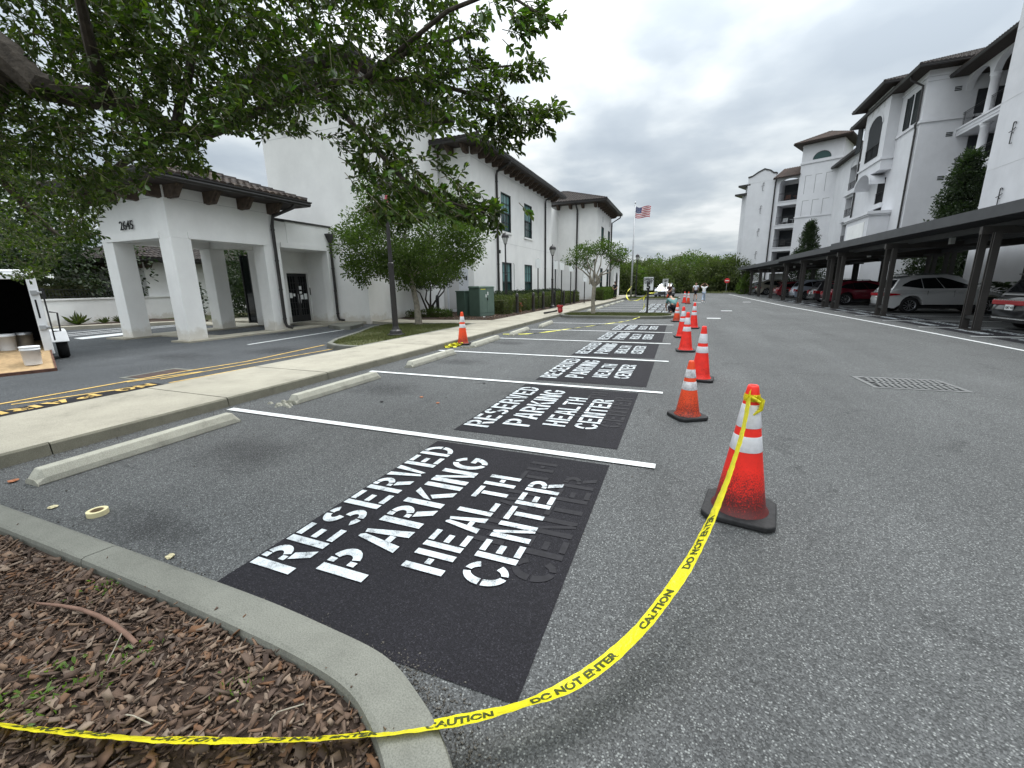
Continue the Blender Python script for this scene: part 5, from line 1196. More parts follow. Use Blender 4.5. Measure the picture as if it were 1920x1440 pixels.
# --- the oak overhead: limbs reach in from the left, outside the frame its trunk stands in the near bed
OK_ = thing('oak_tree', 'large spreading oak whose leafy boughs hang into the top left of the photo', 'tree')
A_ = lambda L_: [at(*q) for q in L_]
main = [Vector((-5.75, -.35, .1)), Vector((-5.72, -.1, 1.1)), Vector((-5.6, .35, 2.2)), Vector((-5.35, 1.1, 3.0))]
MB().use('bark').tube(main+[at(-40, 70, 3.25)], [.30, .25, .22, .18, .14], 12).build('trunk', None, OK_)
limb_px = [
 ([(-40, 70, 3.25), (20, 110, 3.3), (70, 160, 3.35), (135, 178, 3.5), (200, 186, 3.6), (262, 205, 3.75), (330, 244, 3.9), (385, 252, 4.0), (428, 238, 4.1)], [.14, .125, .11, .09, .08, .07, .058, .05, .042]),
 ([(330, 244, 3.9), (338, 190, 3.85), (352, 150, 3.8), (362, 95, 3.75), (372, 20, 3.7)], [.045, .04, .035, .03, .025]),
 ([(428, 238, 4.1), (470, 165, 4.0), (492, 120, 3.95), (520, 60, 3.9)], [.035, .03, .025, .02]),
 ([(428, 238, 4.1), (500, 200, 3.9), (580, 160, 3.7), (680, 150, 3.6), (790, 150, 3.6), (880, 175, 3.6), (960, 205, 3.6), (1040, 208, 3.62)], [.04, .034, .03, .026, .022, .016, .011, .006]),
 ([(580, 160, 3.7), (650, 220, 3.5), (710, 285, 3.35), (760, 340, 3.2), (810, 368, 3.15), (870, 388, 3.12), (922, 402, 3.1)], [.03, .024, .02, .016, .012, .009, .005]),
 ([(680, 150, 3.6), (760, 100, 3.5), (850, 75, 3.45), (880, 60, 3.4)], [.024, .02, .014, .008]),
 ([(790, 150, 3.6), (870, 130, 3.6), (940, 125, 3.6), (1010, 118, 3.6)], [.018, .014, .009, .005]),
 ([(20, 110, 3.3), (-20, 220, 4.2), (0, 330, 5.2), (60, 400, 5.8), (120, 450, 6.0)], [.09, .075, .06, .04, .02]),
 ([(330, 244, 3.9), (240, 300, 4.4), (180, 340, 4.8), (120, 380, 5.2)], [.04, .034, .026, .018]),
 ([(680, 150, 3.6), (840, 20, 3.1), (940, -20, 2.9), (1000, 20, 2.8), (1055, 40, 2.75)], [.02, .016, .012, .008, .004]),
 ([(200, 186, 3.6), (170, 90, 3.2), (150, 0, 2.9), (130, -80, 2.7)], [.05, .04, .03, .02]),
]
for pts, rads in limb_px: MB().use('bark').tube(A_(pts), rads, 8).build('branch', None, OK_)
# twigs: sampled through the boughs' volume
mask = [(-120, -120), (-120, 480), (0, 520), (40, 530), (75, 525), (110, 492), (150, 470), (175, 440), (192, 395), (228, 372), (262, 348), (300, 322), (352, 330), (405, 322), (385, 285), (380, 268), (430, 252), (462, 258), (485, 262), (505, 245), (540, 262), (590, 250), (618, 275), (648, 325), (676, 362), (704, 402), (740, 418), (790, 424), (828, 408), (880, 408), (905, 392), (858, 366), (812, 340), (780, 300), (765, 262), (830, 256), (885, 262), (930, 268), (975, 258), (1000, 236), (1035, 208), (985, 190), (930, 178), (905, 165), (935, 148), (985, 135), (990, 112), (935, 120), (905, 110), (898, 60), (862, 38), (850, -120)]
dense = [(-120, -120), (-120, 460), (60, 470), (150, 420), (190, 350), (280, 300), (370, 290), (400, 240), (560, 190), (650, 230), (700, 280), (740, 240), (880, 215), (900, 190), (860, 150), (820, 90), (780, -120)]
gaps = [(45, 42, 38, 16), (55, 120, 40, 26), (178, 215, 45, 22), (322, 200, 42, 26), (15, 310, 18, 14), (160, 275, 30, 16), (25, 90, 20, 12), (300, 78, 14, 12), (210, 15, 22, 8)]
rg = np.random.default_rng(11); TP, TD, TLn = [], [], []
def add_twig(px, py, dep, ln, dirv=None): TP.append(at(px, py, dep)); TD.append(dirv); TLn.append(ln)
cnt = 0
hol = [(rg.uniform(-60, 900), rg.uniform(0, 420), rg.uniform(10, 30), rg.uniform(8, 20)) for _ in range(85)]
while cnt < 3450:
    px, py = rg.uniform(-120, 1060), rg.uniform(-120, 535)
    if not inside((px, py), mask): continue
    dn = inside((px, py), dense)
    if not dn and rg.random() < .42: continue
    if any(((px-gx)/ga)**2+((py-gy)/gb)**2 < 1 for gx, gy, ga, gb in gaps) and rg.random() < .93: continue
    if any(((px-gx)/ga)**2+((py-gy)/gb)**2 < 1 for gx, gy, ga, gb in hol) and rg.random() < .9: continue
    if px > 430 and rg.random() < .28: continue
    left = max(0, min(1, (260-px)/260)); low = max(0, min(1, (py-250)/200))
    dep = 3.55+rg.uniform(-.55, .9)+left*low*2.6+left*.3
    if px > 640 and py > 240: dep = 3.15+rg.uniform(-.25, .35)
    if px > 860: dep = 3.55+rg.uniform(-.2, .25)
    add_twig(px, py, dep, rg.uniform(.12, .27)); cnt += 1
for px, py, dep, k in ((930, 5, 2.85, 5), (965, 25, 2.8, 8), (985, 50, 2.78, 9), (1000, 15, 2.8, 8), (1020, 30, 2.75, 3), (955, 60, 2.8, 3), (1035, 36, 2.74, 2), (905, 20, 2.9, 3)):
    for _ in range(k): add_twig(px+rg.normal()*7, py+rg.normal()*7, dep+rg.normal()*.06, rg.uniform(.05, .10))
for px, py, dep in ((700, 395, 3.1), (740, 400, 3.1), (780, 395, 3.1), (820, 372, 3.1), (860, 350, 3.1), (880, 385, 3.1), (915, 395, 3.1), (870, 400, 3.1), (840, 330, 3.15), (800, 300, 3.2), (760, 300, 3.2)):
    for _ in range(6 if py < 390 else 9): add_twig(px+rg.normal()*13, py+rg.normal()*9, dep+rg.normal()*.1, rg.uniform(.06, .12))
def pxy(p):
    d_ = p-np.array([0, 0, 1.6]); z_ = d_ @ np.array(fw); return (960+791*(d_ @ np.array(rt))/z_, 720-791*(d_ @ np.array(up))/z_)
nf0 = len(TP)
for (a0, b0_), (a1, b1_), k, sp_ in (((850, 62), (903, 44), 16, 9), ((872, 92), (903, 118), 12, 7), ((885, 162), (1012, 118), 34, 9), ((925, 212), (1052, 204), 36, 11), ((925, 232), (1028, 238), 22, 9), ((895, 242), (964, 274), 18, 8), ((860, 385), (922, 402), 16, 8)):
    for j in range(k):
        t_ = j/(k-1); dp_ = 3.12 if b0_ > 380 else 3.6
        add_twig(a0+(a1-a0)*t_+rg.normal()*sp_*(1.1-t_*.8), b0_+(b1_-b0_)*t_+rg.normal()*sp_*(1.1-t_*.8), dp_+rg.normal()*.06, rg.uniform(.06, .11))
n = len(TP); TPa = np.array([tuple(p) for p in TP]); right = np.array(rt); upv = np.array(up)
base_dir = right*.75+np.array([0, 0, -.35]); dirs = base_dir[None]+rdir(n, rg)*.85; dirs /= np.linalg.norm(dirs, axis=1, keepdims=True)
for i in range(n):
    p0 = pxy(TPa[i])
    if i >= nf0 or not inside(p0, mask): continue
    for tr in range(6):
        e_ = pxy(TPa[i]+dirs[i]*TLn[i]+np.array([0, 0, -.1])*TLn[i])
        if inside(e_, mask) or (tr == 5): break
        dirs[i] = base_dir+rdir(1, rg)[0]*1.3; dirs[i] /= np.linalg.norm(dirs[i])
    else: pass
    if not inside(e_, mask): TLn[i] *= .45
LP, LD, LU, LL = [], [], [], []; tw = MB().use('twig')
for i in range(n):
    ln = TLn[i]; d = dirs[i]; bend = np.array([0, 0, -.25]); a = TPa[i]
    q = a+d*ln*.5+bend*ln*.1; e = a+d*ln+bend*ln*.5
    tw.tube([tuple(a-d*.03), tuple(q), tuple(e)], [.0035, .0028, .0015], 3, False)
    k = int(5+ln*40)
    for j in range(k):
        t = (j+.7)/k; p = a+(q-a)*2*t if t < .5 else q+(e-q)*(2*t-1); sd = rg.normal(size=3); sd -= d*sd.dot(d); sd /= np.linalg.norm(sd)
        tip = t > .85
        ld = d*(.75 if not tip else 1.2)+sd*(.9 if not tip else .45)+np.array([0, 0, -.15]); LP.append(p); LD.append(ld); LU.append(rg.normal(size=3)*.5+np.array([0, 0, 1.])); LL.append(rg.uniform(.042, .074))
LP, LD, LU, LL = map(np.array, (LP, LD, LU, LL))
dist = (LP-np.array([0, 0, 1.6])) @ np.array(fw); apparent = LL/dist
vis = np.array([inside((960+791*float(np.dot(p-np.array([0, 0, 1.6]), right))/d_, 720-791*float(np.dot(p-np.array([0, 0, 1.6]), upv))/d_), [(0, 0), (1920, 0), (1920, 1440), (0, 1440)]) for p, d_ in zip(LP, dist)])
order = np.argsort(-apparent*vis)[:280]
sel = np.zeros(len(LP), bool); sel[order] = True
tag(tw.build('twigs', None, OK_), kind='stuff')
leaf_mesh('foliage', LP[~sel], LD[~sel], LU[~sel], LL[~sel], .42, 'oak_leaf', OK_)
rnd_island('oak_leaf_single', [(.045, .085, .022), (.06, .11, .028), (.10, .15, .035), (.05, .095, .025)], .4, .45, .35, obj=True)
LEAF1 = leaf_mesh('leaf', np.zeros((1, 3)), np.array([[1., 0, 0]]), np.array([[0, 0, 1.]]), np.array([1.0]), .42, 'oak_leaf_single', OK_, None); lm_ = LEAF1.data; first = True
for i in np.where(sel)[0]:
    o = LEAF1 if first else inst('leaf', lm_, OK_, (0, 0, 0)); first = False
    d = Vector(LD[i]).normalized(); s_ = d.cross(Vector(LU[i])).normalized(); nn = s_.cross(d); M_ = Matrix((d, -s_, nn)).transposed()
    o.location = LP[i]; o.rotation_euler = M_.to_euler(); o.scale = (LL[i],)*3
rebase(OK_, (-5.75, -.35, .08))

# --- oak on the planting island
rg = np.random.default_rng(5)
T2 = thing('oak_tree', 'young oak with rounded crown on the planting island beside the big lamp post', 'tree')
b0 = (-9.98, 14.68, .1)
limbs(T2, [([b0, (-10.0, 14.66, .9), (-10.12, 14.62, 1.7), (-10.15, 14.6, 2.4)], [.15, .115, .10, .085])]+branch_fan(rg, (-10.14, 14.6, 2.0), [(-12.1, 13.6, 3.0), (-11.2, 14.2, 4.8), (-10.2, 14.5, 5.5), (-8.8, 15.2, 4.6), (-7.8, 15.7, 3.2), (-10.3, 13.4, 3.6), (-9.6, 15.9, 3.8)], .055), 'pale_bark')
crown('foliage', [(-10.0, 14.6, 3.55, 2.5, 2.3, 1.75, 310), (-11.3, 13.9, 3.2, 1.5, 1.3, 1.15, 110), (-8.6, 15.3, 3.3, 1.45, 1.3, 1.2, 110), (-10.8, 14.3, 4.9, 1.2, 1.1, 1.0, 60), (-9.6, 14.8, 2.5, 1.9, 1.7, .7, 90), (-11.7, 13.7, 2.3, .8, .8, .45, 30)], 'tree_leaf', T2, .092, 3, wr=.55, clump=.30, per=46)
rebase(T2, b0)
# --- multi-stem clipped shrub-tree behind the bollards
T3 = thing('ligustrum_tree', 'dark multi-stemmed small tree with flat rounded crown against the white wall', 'tree')
b0 = (-11.9, 18.6, .12)
limbs(T3, branch_fan(rg, b0, [(-12.9, 18.2, 2.0), (-12.3, 18.7, 2.3), (-11.6, 18.5, 2.3), (-10.9, 19.0, 2.1), (-11.5, 19.3, 2.0)], .06, .2), 'bark')
crown('foliage', [(-11.9, 18.6, 2.15, 1.75, 1.4, .62, 230), (-11.9, 18.6, 2.6, 1.2, 1.0, .5, 60)], 'holly_leaf', T3, .085, 8, wr=.55, clump=.2, per=26)
rebase(T3, b0)
# --- crape myrtle on the grass island
T4 = thing('crape_myrtle', 'pollarded crape myrtle with forked trunk and leafy tufts on the grass island', 'tree')
b0 = (-4.24, 21.7, .1); tips = [(-5.3, 21.4, 2.75), (-4.95, 21.9, 2.95), (-4.6, 21.3, 3.05), (-4.2, 22.1, 3.15), (-3.95, 21.5, 3.2), (-3.6, 22.0, 3.1), (-3.25, 21.6, 3.0), (-3.0, 22.1, 2.8), (-4.75, 22.2, 2.6)]
limbs(T4, [([b0, (-4.26, 21.7, .8), (-4.22, 21.72, 1.5)], [.12, .095, .10])]+branch_fan(rg, (-4.22, 21.72, 1.45), tips, .055, .25), 'pale_bark')
crown('foliage', [(x, y, z+.12, .36, .36, .34, 20) for x, y, z in tips]+[(-3.2, 21.8, 2.75, .5, .5, .4, 18)], 'tree_leaf', T4, .085, 4, wr=.5, clump=.16, per=20)
rebase(T4, b0)
# --- magnolias in front of the apartments
for lb, px, py0, py1, X, w, sd_ in (('dark conical magnolia between the near carport and the recessed apartment balconies', 1787, 300, 480, 15.4, 2.5, 21), ('smaller dark magnolia in front of the angled apartment tower', 1516, 413, 500, 13.9, 2.3, 22)):
    pt = atX(px+14, py0, X); pc = atX(px-6, py1, X); Tm = thing('magnolia_tree', lb, 'tree', group=None); y = pc.y; z1 = pt.z
    limbs(Tm, [([(X, y, .1), (X+.05, y, z1*.5), (X, y, z1-.3)], [.16, .10, .03])], 'bark')
    bl = []; n = 9
    for k in range(n):
        f = k/(n-1); z = .9+(z1-1.2)*f; r = w*(1-.82*f**1.15)
        for j in range(5): a = j*2*pi/5+k*1.1; bl.append((X+cos(a)*r*.6, y+sin(a)*r*.6, z+rg.uniform(-.2, .2), r*.5, r*.5, .40, int(20+22*(1-f))))
    crown('foliage', bl, 'dark_leaf', Tm, .17, sd_, wr=.42, clump=.30, per=16); rebase(Tm, (X, y, .1))
# --- hedges and shrubs
def hedge(label, x0, y0, x1, y1, z0, z1, m_, seed, leaf=.06, dens=260, cat='hedge', name='hedge', grp=None):
    o = thing(name, label, cat, group=grp); rg = np.random.default_rng(seed)
    MB().use('soil_grass').box(x0+.12, y0+.12, z0, x1-.12, y1-.12, z1-.15).build('branches', None, o)
    area = 2*((x1-x0)+(y1-y0))*(z1-z0)+(x1-x0)*(y1-y0); n = int(area*dens*2.6)
    Ps = []
    wt = np.array([(x1-x0)*(z1-z0)]*2+[(y1-y0)*(z1-z0)]*2+[(x1-x0)*(y1-y0)]); wt = wt/wt.sum(); f = rg.choice(5, n, p=wt); a, b_ = rg.random(n), rg.random(n)
    X_ = x0+(x1-x0)*a; Y_ = y0+(y1-y0)*a; Z_ = z0+(z1-z0)*b_; P = np.zeros((n, 3)); Nn = np.zeros((n, 3))
    for k, (px, py, pz, nn) in enumerate(((X_, np.full(n, y0), Z_, (0, -1, 0)), (X_, np.full(n, y1), Z_, (0, 1, 0)), (np.full(n, x0), Y_, Z_, (-1, 0, 0)), (np.full(n, x1), Y_, Z_, (1, 0, 0)), (X_, y0+(y1-y0)*b_, np.full(n, z1), (0, 0, 1)))):
        s_ = f == k; P[s_] = np.stack([px, py, pz], 1)[s_]; Nn[s_] = nn
    bump = .10*np.sin(P[:, 1]*4.1+seed)*np.cos(P[:, 0]*3)+rg.normal(size=n)*.045; P += Nn*bump[:, None]-Nn*.05
    cen = np.array([(x0+x1)/2, (y0+y1)/2, (z0+z1)/2]); 
    leaf_mesh('foliage', P, Nn+rdir(n, rg)*.9, rdir(n, rg)+np.array([0, 0, .5]), leaf*(.7+.6*rg.random(n)), .55, m_, o); rebase(o, (float(cen[0]), float(cen[1]), z0)); return o
hy = 19.9; names = ['olive-green clipped shrub next to the green utility cabinets', 'clipped shrub between the two dark bollards nearest the cabinets', 'third clipped shrub along the long building', 'fourth clipped shrub along the long building', 'fifth clipped shrub, by the second lamp post', 'sixth clipped shrub before the corner building']
for k, nm in enumerate(names):
    hedge(nm, -9.5-.1*k, 20.2+2.9*k, -8.45, 22.4+2.9*k, .1, .98-.03*(k % 2), 'hedge_leaf', 30+k, cat='shrub', name='clipped_shrub', grp='clipped shrubs along the long building')
hedge('long dark green hedge against the long building, behind the clipped shrubs', -10.75, 22.2, -10.0, 37.0, .1, 1.15, 'dark_leaf', 41, dens=200)
hedge('bright green clipped hedge in front of the corner building windows', -7.7, 39.0, -6.7, 46.5, .1, 1.15, 'tree_leaf', 42, leaf=.09, dens=150)
hedge('low green ground-cover shrub left of the utility cabinets', -11.6, 17.75, -10.4, 18.35, .1, .48, 'tree_leaf', 43, cat='shrub', name='low_shrub')
hedge('low brownish shrub by the wall behind the young oak', -12.6, 17.5, -11.75, 18.2, .1, .42, 'hedge_leaf', 44, cat='shrub', name='low_shrub')
hedge('narrow dark clipped cypress beyond the portico columns', -25.6, 15.2, -24.9, 15.9, .1, 2.0, 'dark_leaf', 45, cat='shrub', name='clipped_cypress', leaf=.09, dens=200)
# --- garden trees behind the courtyard wall and behind the portico
def bigtree(label, base, h, r, m_, seed, n=240, leaf=.24, th=.35, grp=None, squat=.62, name='tree', low=.32):
    o = thing(name, label, 'tree', group=grp); rg2 = np.random.default_rng(seed); x, y, z = base
    limbs(o, [([base, (x+.1, y, h*.3), (x, y+.1, h*.62)], [th, th*.75, th*.35])]+branch_fan(rg2, (x, y, h*.36), [(x+r*.6*cos(a), y+r*.6*sin(a), h*(.55+.1*rg2.random())) for a in (0, 1.3, 2.5, 3.8, 5.1)], th*.4, .4), 'bark')
    bl = [(x, y, h*.62, r*.8, r*.8, h*.34, n//3)]
    for k in range(7):
        a = k*2*pi/7+rg2.random()*.6; q = rg2.uniform(.45, .75); bl.append((x+r*q*cos(a), y+r*q*sin(a), h*(low+.15+.3*rg2.random()), r*.5, r*.5, h*.20, n//10))
    crown('foliage', bl, m_, o, leaf, seed, wr=.5, clump=leaf*2.6, per=22); rebase(o, base); return o
GT = 'garden trees behind the low wall'
for lb, b_, h, r, sd_ in (('broad dark garden tree behind the low wall, left of the portico', (-31, 9.0, .1), 12.0, 6.0, 51), ('garden tree above the trailer roof behind the wall', (-30.5, 1.0, .1), 11.5, 6.0, 52), ('garden tree at the far left edge', (-29, -7, .1), 11, 6.0, 53), ('tall tree farther back between the garden trees', (-42, 11, .1), 14, 7, 54)):
    bigtree(lb, b_, h, r, 'dark_leaf' if sd_ % 2 else 'tree_leaf', sd_, n=900, leaf=.22, grp=GT, low=.0)
for lb, b_, h, r, sd_ in (('dark bushy tree seen through the portico, behind the parking sign', (-22.6, 17.6, .1), 4.4, 2.0, 56), ('second dark bushy tree seen through the portico, nearer the entrance', (-20.3, 18.6, .1), 4.6, 2.0, 57), ('dark garden tree behind the white wing', (-27, 30, .1), 7.5, 4.0, 58)):
    bigtree(lb, b_, h, r, 'dark_leaf', sd_, n=560, leaf=.15, th=.14, grp='trees behind the portico', low=.05)
hedge('pale flowering shrub mass behind the iron railing', -28.6, 2.0, -27.0, 12.5, .2, 2.05, 'holly_leaf', 59, leaf=.13, dens=80, cat='shrub', name='garden_shrub')
# spiky plants at the foot of the wall
for lb, px, py, s_ in (('spiky green plant at the foot of the garden wall', 122, 608, .62), ('small spiky plant in the middle of the garden wall foot', 184, 605, .34), ('thin spiky plant at the wall foot beside the portico column', 212, 603, .36)):
    p = atz(px, py, .14); p.x = max(p.x, -25.6); o = thing('spiky_plant', lb, 'plant', (p.x, p.y, .13)); rg = np.random.default_rng(int(px)); n = 46
    D = rdir(n, rg); D[:, 2] = np.abs(D[:, 2])*.9+.35; leaf_mesh('leaves', np.zeros((n, 3))+rg.normal(size=(n, 3))*.03*np.array([1, 1, 0]), D, rdir(n, rg)+np.array([0, 0, .3]), s_*(.6+.5*rg.random(n)), .09, 'hedge_leaf', o, fold=.03)
# sago palms by the apartment entrance
for lb, X, px in (('sago palm by the apartment entrance, seen between carport posts', 13.9, 1650), ('sago palm near the wall at the right edge', 13.55, 1905)):
    p = atX(px, 520, X); o = thing('sago_palm', lb, 'plant', (X, p.y, .1)); MB().use('bark').lathe([(.14, 0), (.17, .3), (.12, .55)], 10).build('trunk', None, o); rg = np.random.default_rng(int(px))
    P, D = [], []
    for k in range(16):
        a = 2*pi*k/16; t0 = rg.uniform(.5, 1.2)
        for j in range(14):
            f = j/13; r = 1.1*f; z = .55+.65*math.sin(f*2.1)*t0; q = (cos(a)*r, sin(a)*r, z)
            for s_ in (-1, 1): P.append(q); D.append((cos(a)*.4-sin(a)*s_, sin(a)*.4+cos(a)*s_, -.1))
    P, D = np.array(P), np.array(D); leaf_mesh('fronds', P, D, np.tile([0, 0, 1.], (len(P), 1)), np.full(len(P), .26), .13, 'dark_leaf', o)
# --- the belt of trees at the end of the lot
rg = np.random.default_rng(77); kinds = ['bushy', 'loose', 'rounded', 'tall', 'low']
FT = 'trees at the far end of the parking lot'
spots = [(1168, 62, 4.2, 2.6), (1190, 78, 6.2, 3.4), (1212, 66, 4.4, 2.6), (1226, 84, 7.0, 3.6), (1246, 72, 5.4, 3.0), (1262, 90, 7.8, 3.6), (1281, 80, 7.7, 3.3), (1300, 88, 7.2, 3.6), (1316, 76, 5.9, 3.2), (1334, 82, 6.5, 3.5), (1352, 76, 6.2, 3.3), (1371, 80, 6.8, 3.4), (1386, 84, 6.2, 3.4), (1180, 96, 7.0, 4), (1205, 100, 7.6, 4), (1320, 98, 8.0, 4), (1360, 96, 7.4, 4), (1154, 60, 5.0, 2.6), (1140, 70, 6, 3.2)]
ORD = ['leftmost', 'second', 'third', 'fourth', 'fifth', 'sixth', 'seventh', 'eighth', 'ninth', 'tenth', 'eleventh', 'twelfth', 'thirteenth', 'fourteenth', 'fifteenth', 'sixteenth', 'seventeenth', 'eighteenth', 'rightmost']
rk = sorted(range(len(spots)), key=lambda i: spots[i][0]); FL_ = {i: '%s tree, counted from the left, of the belt closing the parking lot' % ORD[j] for j, i in enumerate(rk)}
for k, (px, D, h, r) in enumerate(spots):
    d = fw+rt*((px-960)/791); dv = Vector((d.x, d.y, 0)).normalized(); p = dv*D; h *= .86
    bigtree(FL_[k], (p.x, p.y, .05), h, r, 'far_leaf' if k % 3 else 'tree_leaf', 100+k, n=330, leaf=.30, th=.16, grp=FT, low=-.05)
for k, (px, D, h) in enumerate(((1378, 62, 2.6), (1372, 66, 2.0))):
    d = fw+rt*((px-960)/791); dv = Vector((d.x, d.y, 0)).normalized(); p = dv*D; o = thing('conical_shrub', ('tall' if k == 0 else 'short')+' conical green shrub beside the far end of the carports', 'shrub'); MB().use('bark').tube([(p.x, p.y, 0), (p.x, p.y, h*.8)], [.08, .03], 6).build('stem', None, o)
    crown('foliage', [(p.x, p.y, h*.25, .7, .7, h*.25, 40), (p.x, p.y, h*.6, .45, .45, h*.3, 30), (p.x, p.y, h*.88, .2, .2, h*.14, 10)], 'tree_leaf', o, .16, 60+k, clump=.25, per=20); rebase(o, (p.x, p.y, 0))
# --- grass and mulch
def blades(name, poly, n, h, z, m_, parent, seed, dens_fn=None):
    rg = np.random.default_rng(seed); xs = [p[0] for p in poly]; ys = [p[1] for p in poly]; P = []
    while len(P) < n:
        x, y = rg.uniform(min(xs), max(xs)), rg.uniform(min(ys), max(ys))
        if inside((x, y), poly) and (dens_fn is None or rg.random() < dens_fn(x, y)): P.append((x, y, z))
    P = np.array(P); a = rg.random(n)*2*pi; hh = h*(.5+.9*rg.random(n)); w = h*.13
    v = np.empty((n, 3, 3)); v[:, 0] = P+np.stack([-np.sin(a)*w, np.cos(a)*w, a*0], 1); v[:, 1] = P-np.stack([-np.sin(a)*w, np.cos(a)*w, a*0], 1)
    v[:, 2] = P+np.stack([np.cos(a)*hh*.5, np.sin(a)*hh*.5, hh], 1)
    me = bpy.data.meshes.new(name); me.vertices.add(3*n); me.vertices.foreach_set('co', v.reshape(-1)); me.loops.add(3*n); me.loops.foreach_set('vertex_index', np.arange(3*n, dtype=np.int32)); me.polygons.add(n)
    me.polygons.foreach_set('loop_start', np.arange(0, 3*n, 3, dtype=np.int32)); me.polygons.foreach_set('loop_total', np.full(n, 3, dtype=np.int32)); me.update(calc_edges=True); me.materials.append(mat(m_))
    o = bpy.data.objects.new(name, me); COL.objects.link(o); tag(o, kind='stuff')
    if parent: o.parent = parent
    return o
blades('grass', isl3_in, 26000, .055, .09, 'grass_blade', None, 1, lambda x, y: .25+.75*(sin(x*2.1)*cos(y*1.7) > -.35))
blades('grass', isl1_in, 16000, .06, .095, 'grass_blade', None, 2); blades('grass', isl2_in, 9000, .09, .095, 'grass_blade', None, 3)
blades('grass', [(5.0, 67), (20, 67), (20, 80), (-20, 90), (-14, 78), (1, 72)], 9000, .22, .09, 'grass_blade', None, 4)
for t in list(COL.objects):
    if t.name.startswith('grass') and t.get('kind') == 'stuff': t['label'] = 'short patchy grass blades'
def chips(name, fn, n, z, m_, seed, smin, smax, layers=.03):
    rg = np.random.default_rng(seed); P = []
    while len(P) < n:
        q = fn(rg)
        if q: P.append(q)
    P = np.array(P); vs = np.empty((n, 8, 3)); Ls = smin+(smax-smin)*rg.random(n)**2.2; Wd = Ls*(.10+.55*rg.random(n)**1.5); Th = .0012+.003*rg.random(n)
    az = rg.random(n)*2*pi; el = rg.normal(size=n)*.30; ro = rg.normal(size=n)*.45
    u = np.stack([np.cos(az)*np.cos(el), np.sin(az)*np.cos(el), np.sin(el)], 1); s = np.stack([-np.sin(az), np.cos(az), az*0], 1); nn = np.cross(u, s)
    s2 = s*np.cos(ro)[:, None]+nn*np.sin(ro)[:, None]; n2 = np.cross(u, s2); n2 *= np.sign(n2[:, 2:3])+(n2[:, 2:3] == 0)
    c = np.stack([P[:, 0], P[:, 1], z+rg.random(n)*layers+np.abs(np.sin(el))*Ls*.35], 1)
    k = 0; cj = rg.normal(size=(4, n))
    for dz in (-1, 1):
        for a, b_ in ((-1, -.6), (1, -.85), (.8, 1), (-.75, .8)):
            j = 1+.25*rg.normal(size=n)*.4; vs[:, k] = c+u*(a*Ls/2*j)[:, None]+s2*(b_*Wd/2*np.clip(1+.3*cj[(k+1) % 4], .2, 1.8))[:, None]+n2*(dz*Th)[:, None]; k += 1
    F = np.array([0, 3, 2, 1, 4, 5, 6, 7, 0, 1, 5, 4, 1, 2, 6, 5, 2, 3, 7, 6, 3, 0, 4, 7]); idx = np.arange(n)[:, None]*8+F[None]
    me = bpy.data.meshes.new(name); me.vertices.add(8*n); me.vertices.foreach_set('co', vs.reshape(-1)); me.loops.add(24*n); me.loops.foreach_set('vertex_index', idx.reshape(-1).astype(np.int32))
    me.polygons.add(6*n); me.polygons.foreach_set('loop_start', np.arange(0, 24*n, 4, dtype=np.int32)); me.polygons.foreach_set('loop_total', np.full(6*n, 4, dtype=np.int32)); me.update(calc_edges=True); me.materials.append(mat(m_))
    o = bpy.data.objects.new(name, me); COL.objects.link(o); return tag(o, kind='stuff')
def near(rg):
    x, y = -.56-5.0*rg.random(), 1.0-1.5*rg.random()**1.3
    return (x, y) if inside((x, y), bed_poly) else None
tag(chips('bark_mulch', near, 24000, .072, 'bark_mulch', 1, .010, .068, .026), 'shredded brown bark mulch in the near bed')
def near2(rg):
    x, y = -.66-5.0*rg.random(), .2-3.5*rg.random(); return (x, y) if inside((x, y), bed_poly) else None
tag(chips('bark_mulch', near2, 5000, .072, 'bark_mulch', 2, .03, .09), 'shredded brown bark mulch in the near bed, camera side')
def far_(rg):
    x, y = -7.75-4.5*rg.random(), 16.9+14*rg.random()**1.4; return (x, y) if (y > 18.0 or x > -10.5) else None
tag(chips('bark_mulch', far_, 5000, .13, 'bark_mulch', 3, .04, .12), 'brown bark mulch along the long building')
# seedlings in the mulch
for k, (px, py, s_) in enumerate(((205, 1095, .05), (60, 1290, .07), (235, 1225, .06), (110, 1300, .06), (440, 1290, .035))):
    p = atz(px, py, .1); rg = np.random.default_rng(200+k); n = 40; o = thing('weed_seedling', ['sprawling', 'bushy', 'feathery', 'bright green', 'tiny', 'thin', 'broad'][k]+' green weed sprouting in the bark mulch', 'weed', (p.x, p.y, .09), group='weeds in the bark mulch')
    D = rdir(n, rg); D[:, 2] = np.abs(D[:, 2])+.2; leaf_mesh('leaves', rg.normal(size=(n, 3))*np.array([s_, s_, .006]), D, rdir(n, rg)+np.array([0, 0, .6]), s_*.55*(.5+.6*rg.random(n)), .4, 'young_leaf', o)
# ------------------------------------------------------------------ wheel stops
def stop_mesh():
    m = MB().use('stop_concrete'); rs = random.Random(9); n = 14; secs = []
    for k in range(n+1):
        y = -.915+1.83*k/n; e = 0 if 0 < k < n else 1
        h = .128 if not e else .045; 
        secs.append([(-.095, y, 0), (-.088, y, h*.45+rs.uniform(-.002, .002)), (-.052, y-(.0), h), (.052, y, h+rs.uniform(-.002, .002)), (.088, y, h*.45), (.095, y, 0)])
    # sloped ends
    for k, yy in ((1, -.855), (n-1, .855)): secs[k] = [(x, yy, z) for x, _, z in secs[k]]
    vs = [p for s_ in secs for p in s_]; fs = []
    for k in range(n):
        for i in range(6): fs.append((k*6+i, (k+1)*6+i, (k+1)*6+(i+1) % 6, k*6+(i+1) % 6))
    fs.append(tuple(range(5, -1, -1))); fs.append(tuple(n*6+i for i in range(6))); m.add(vs, fs); return m
ST = stop_mesh()
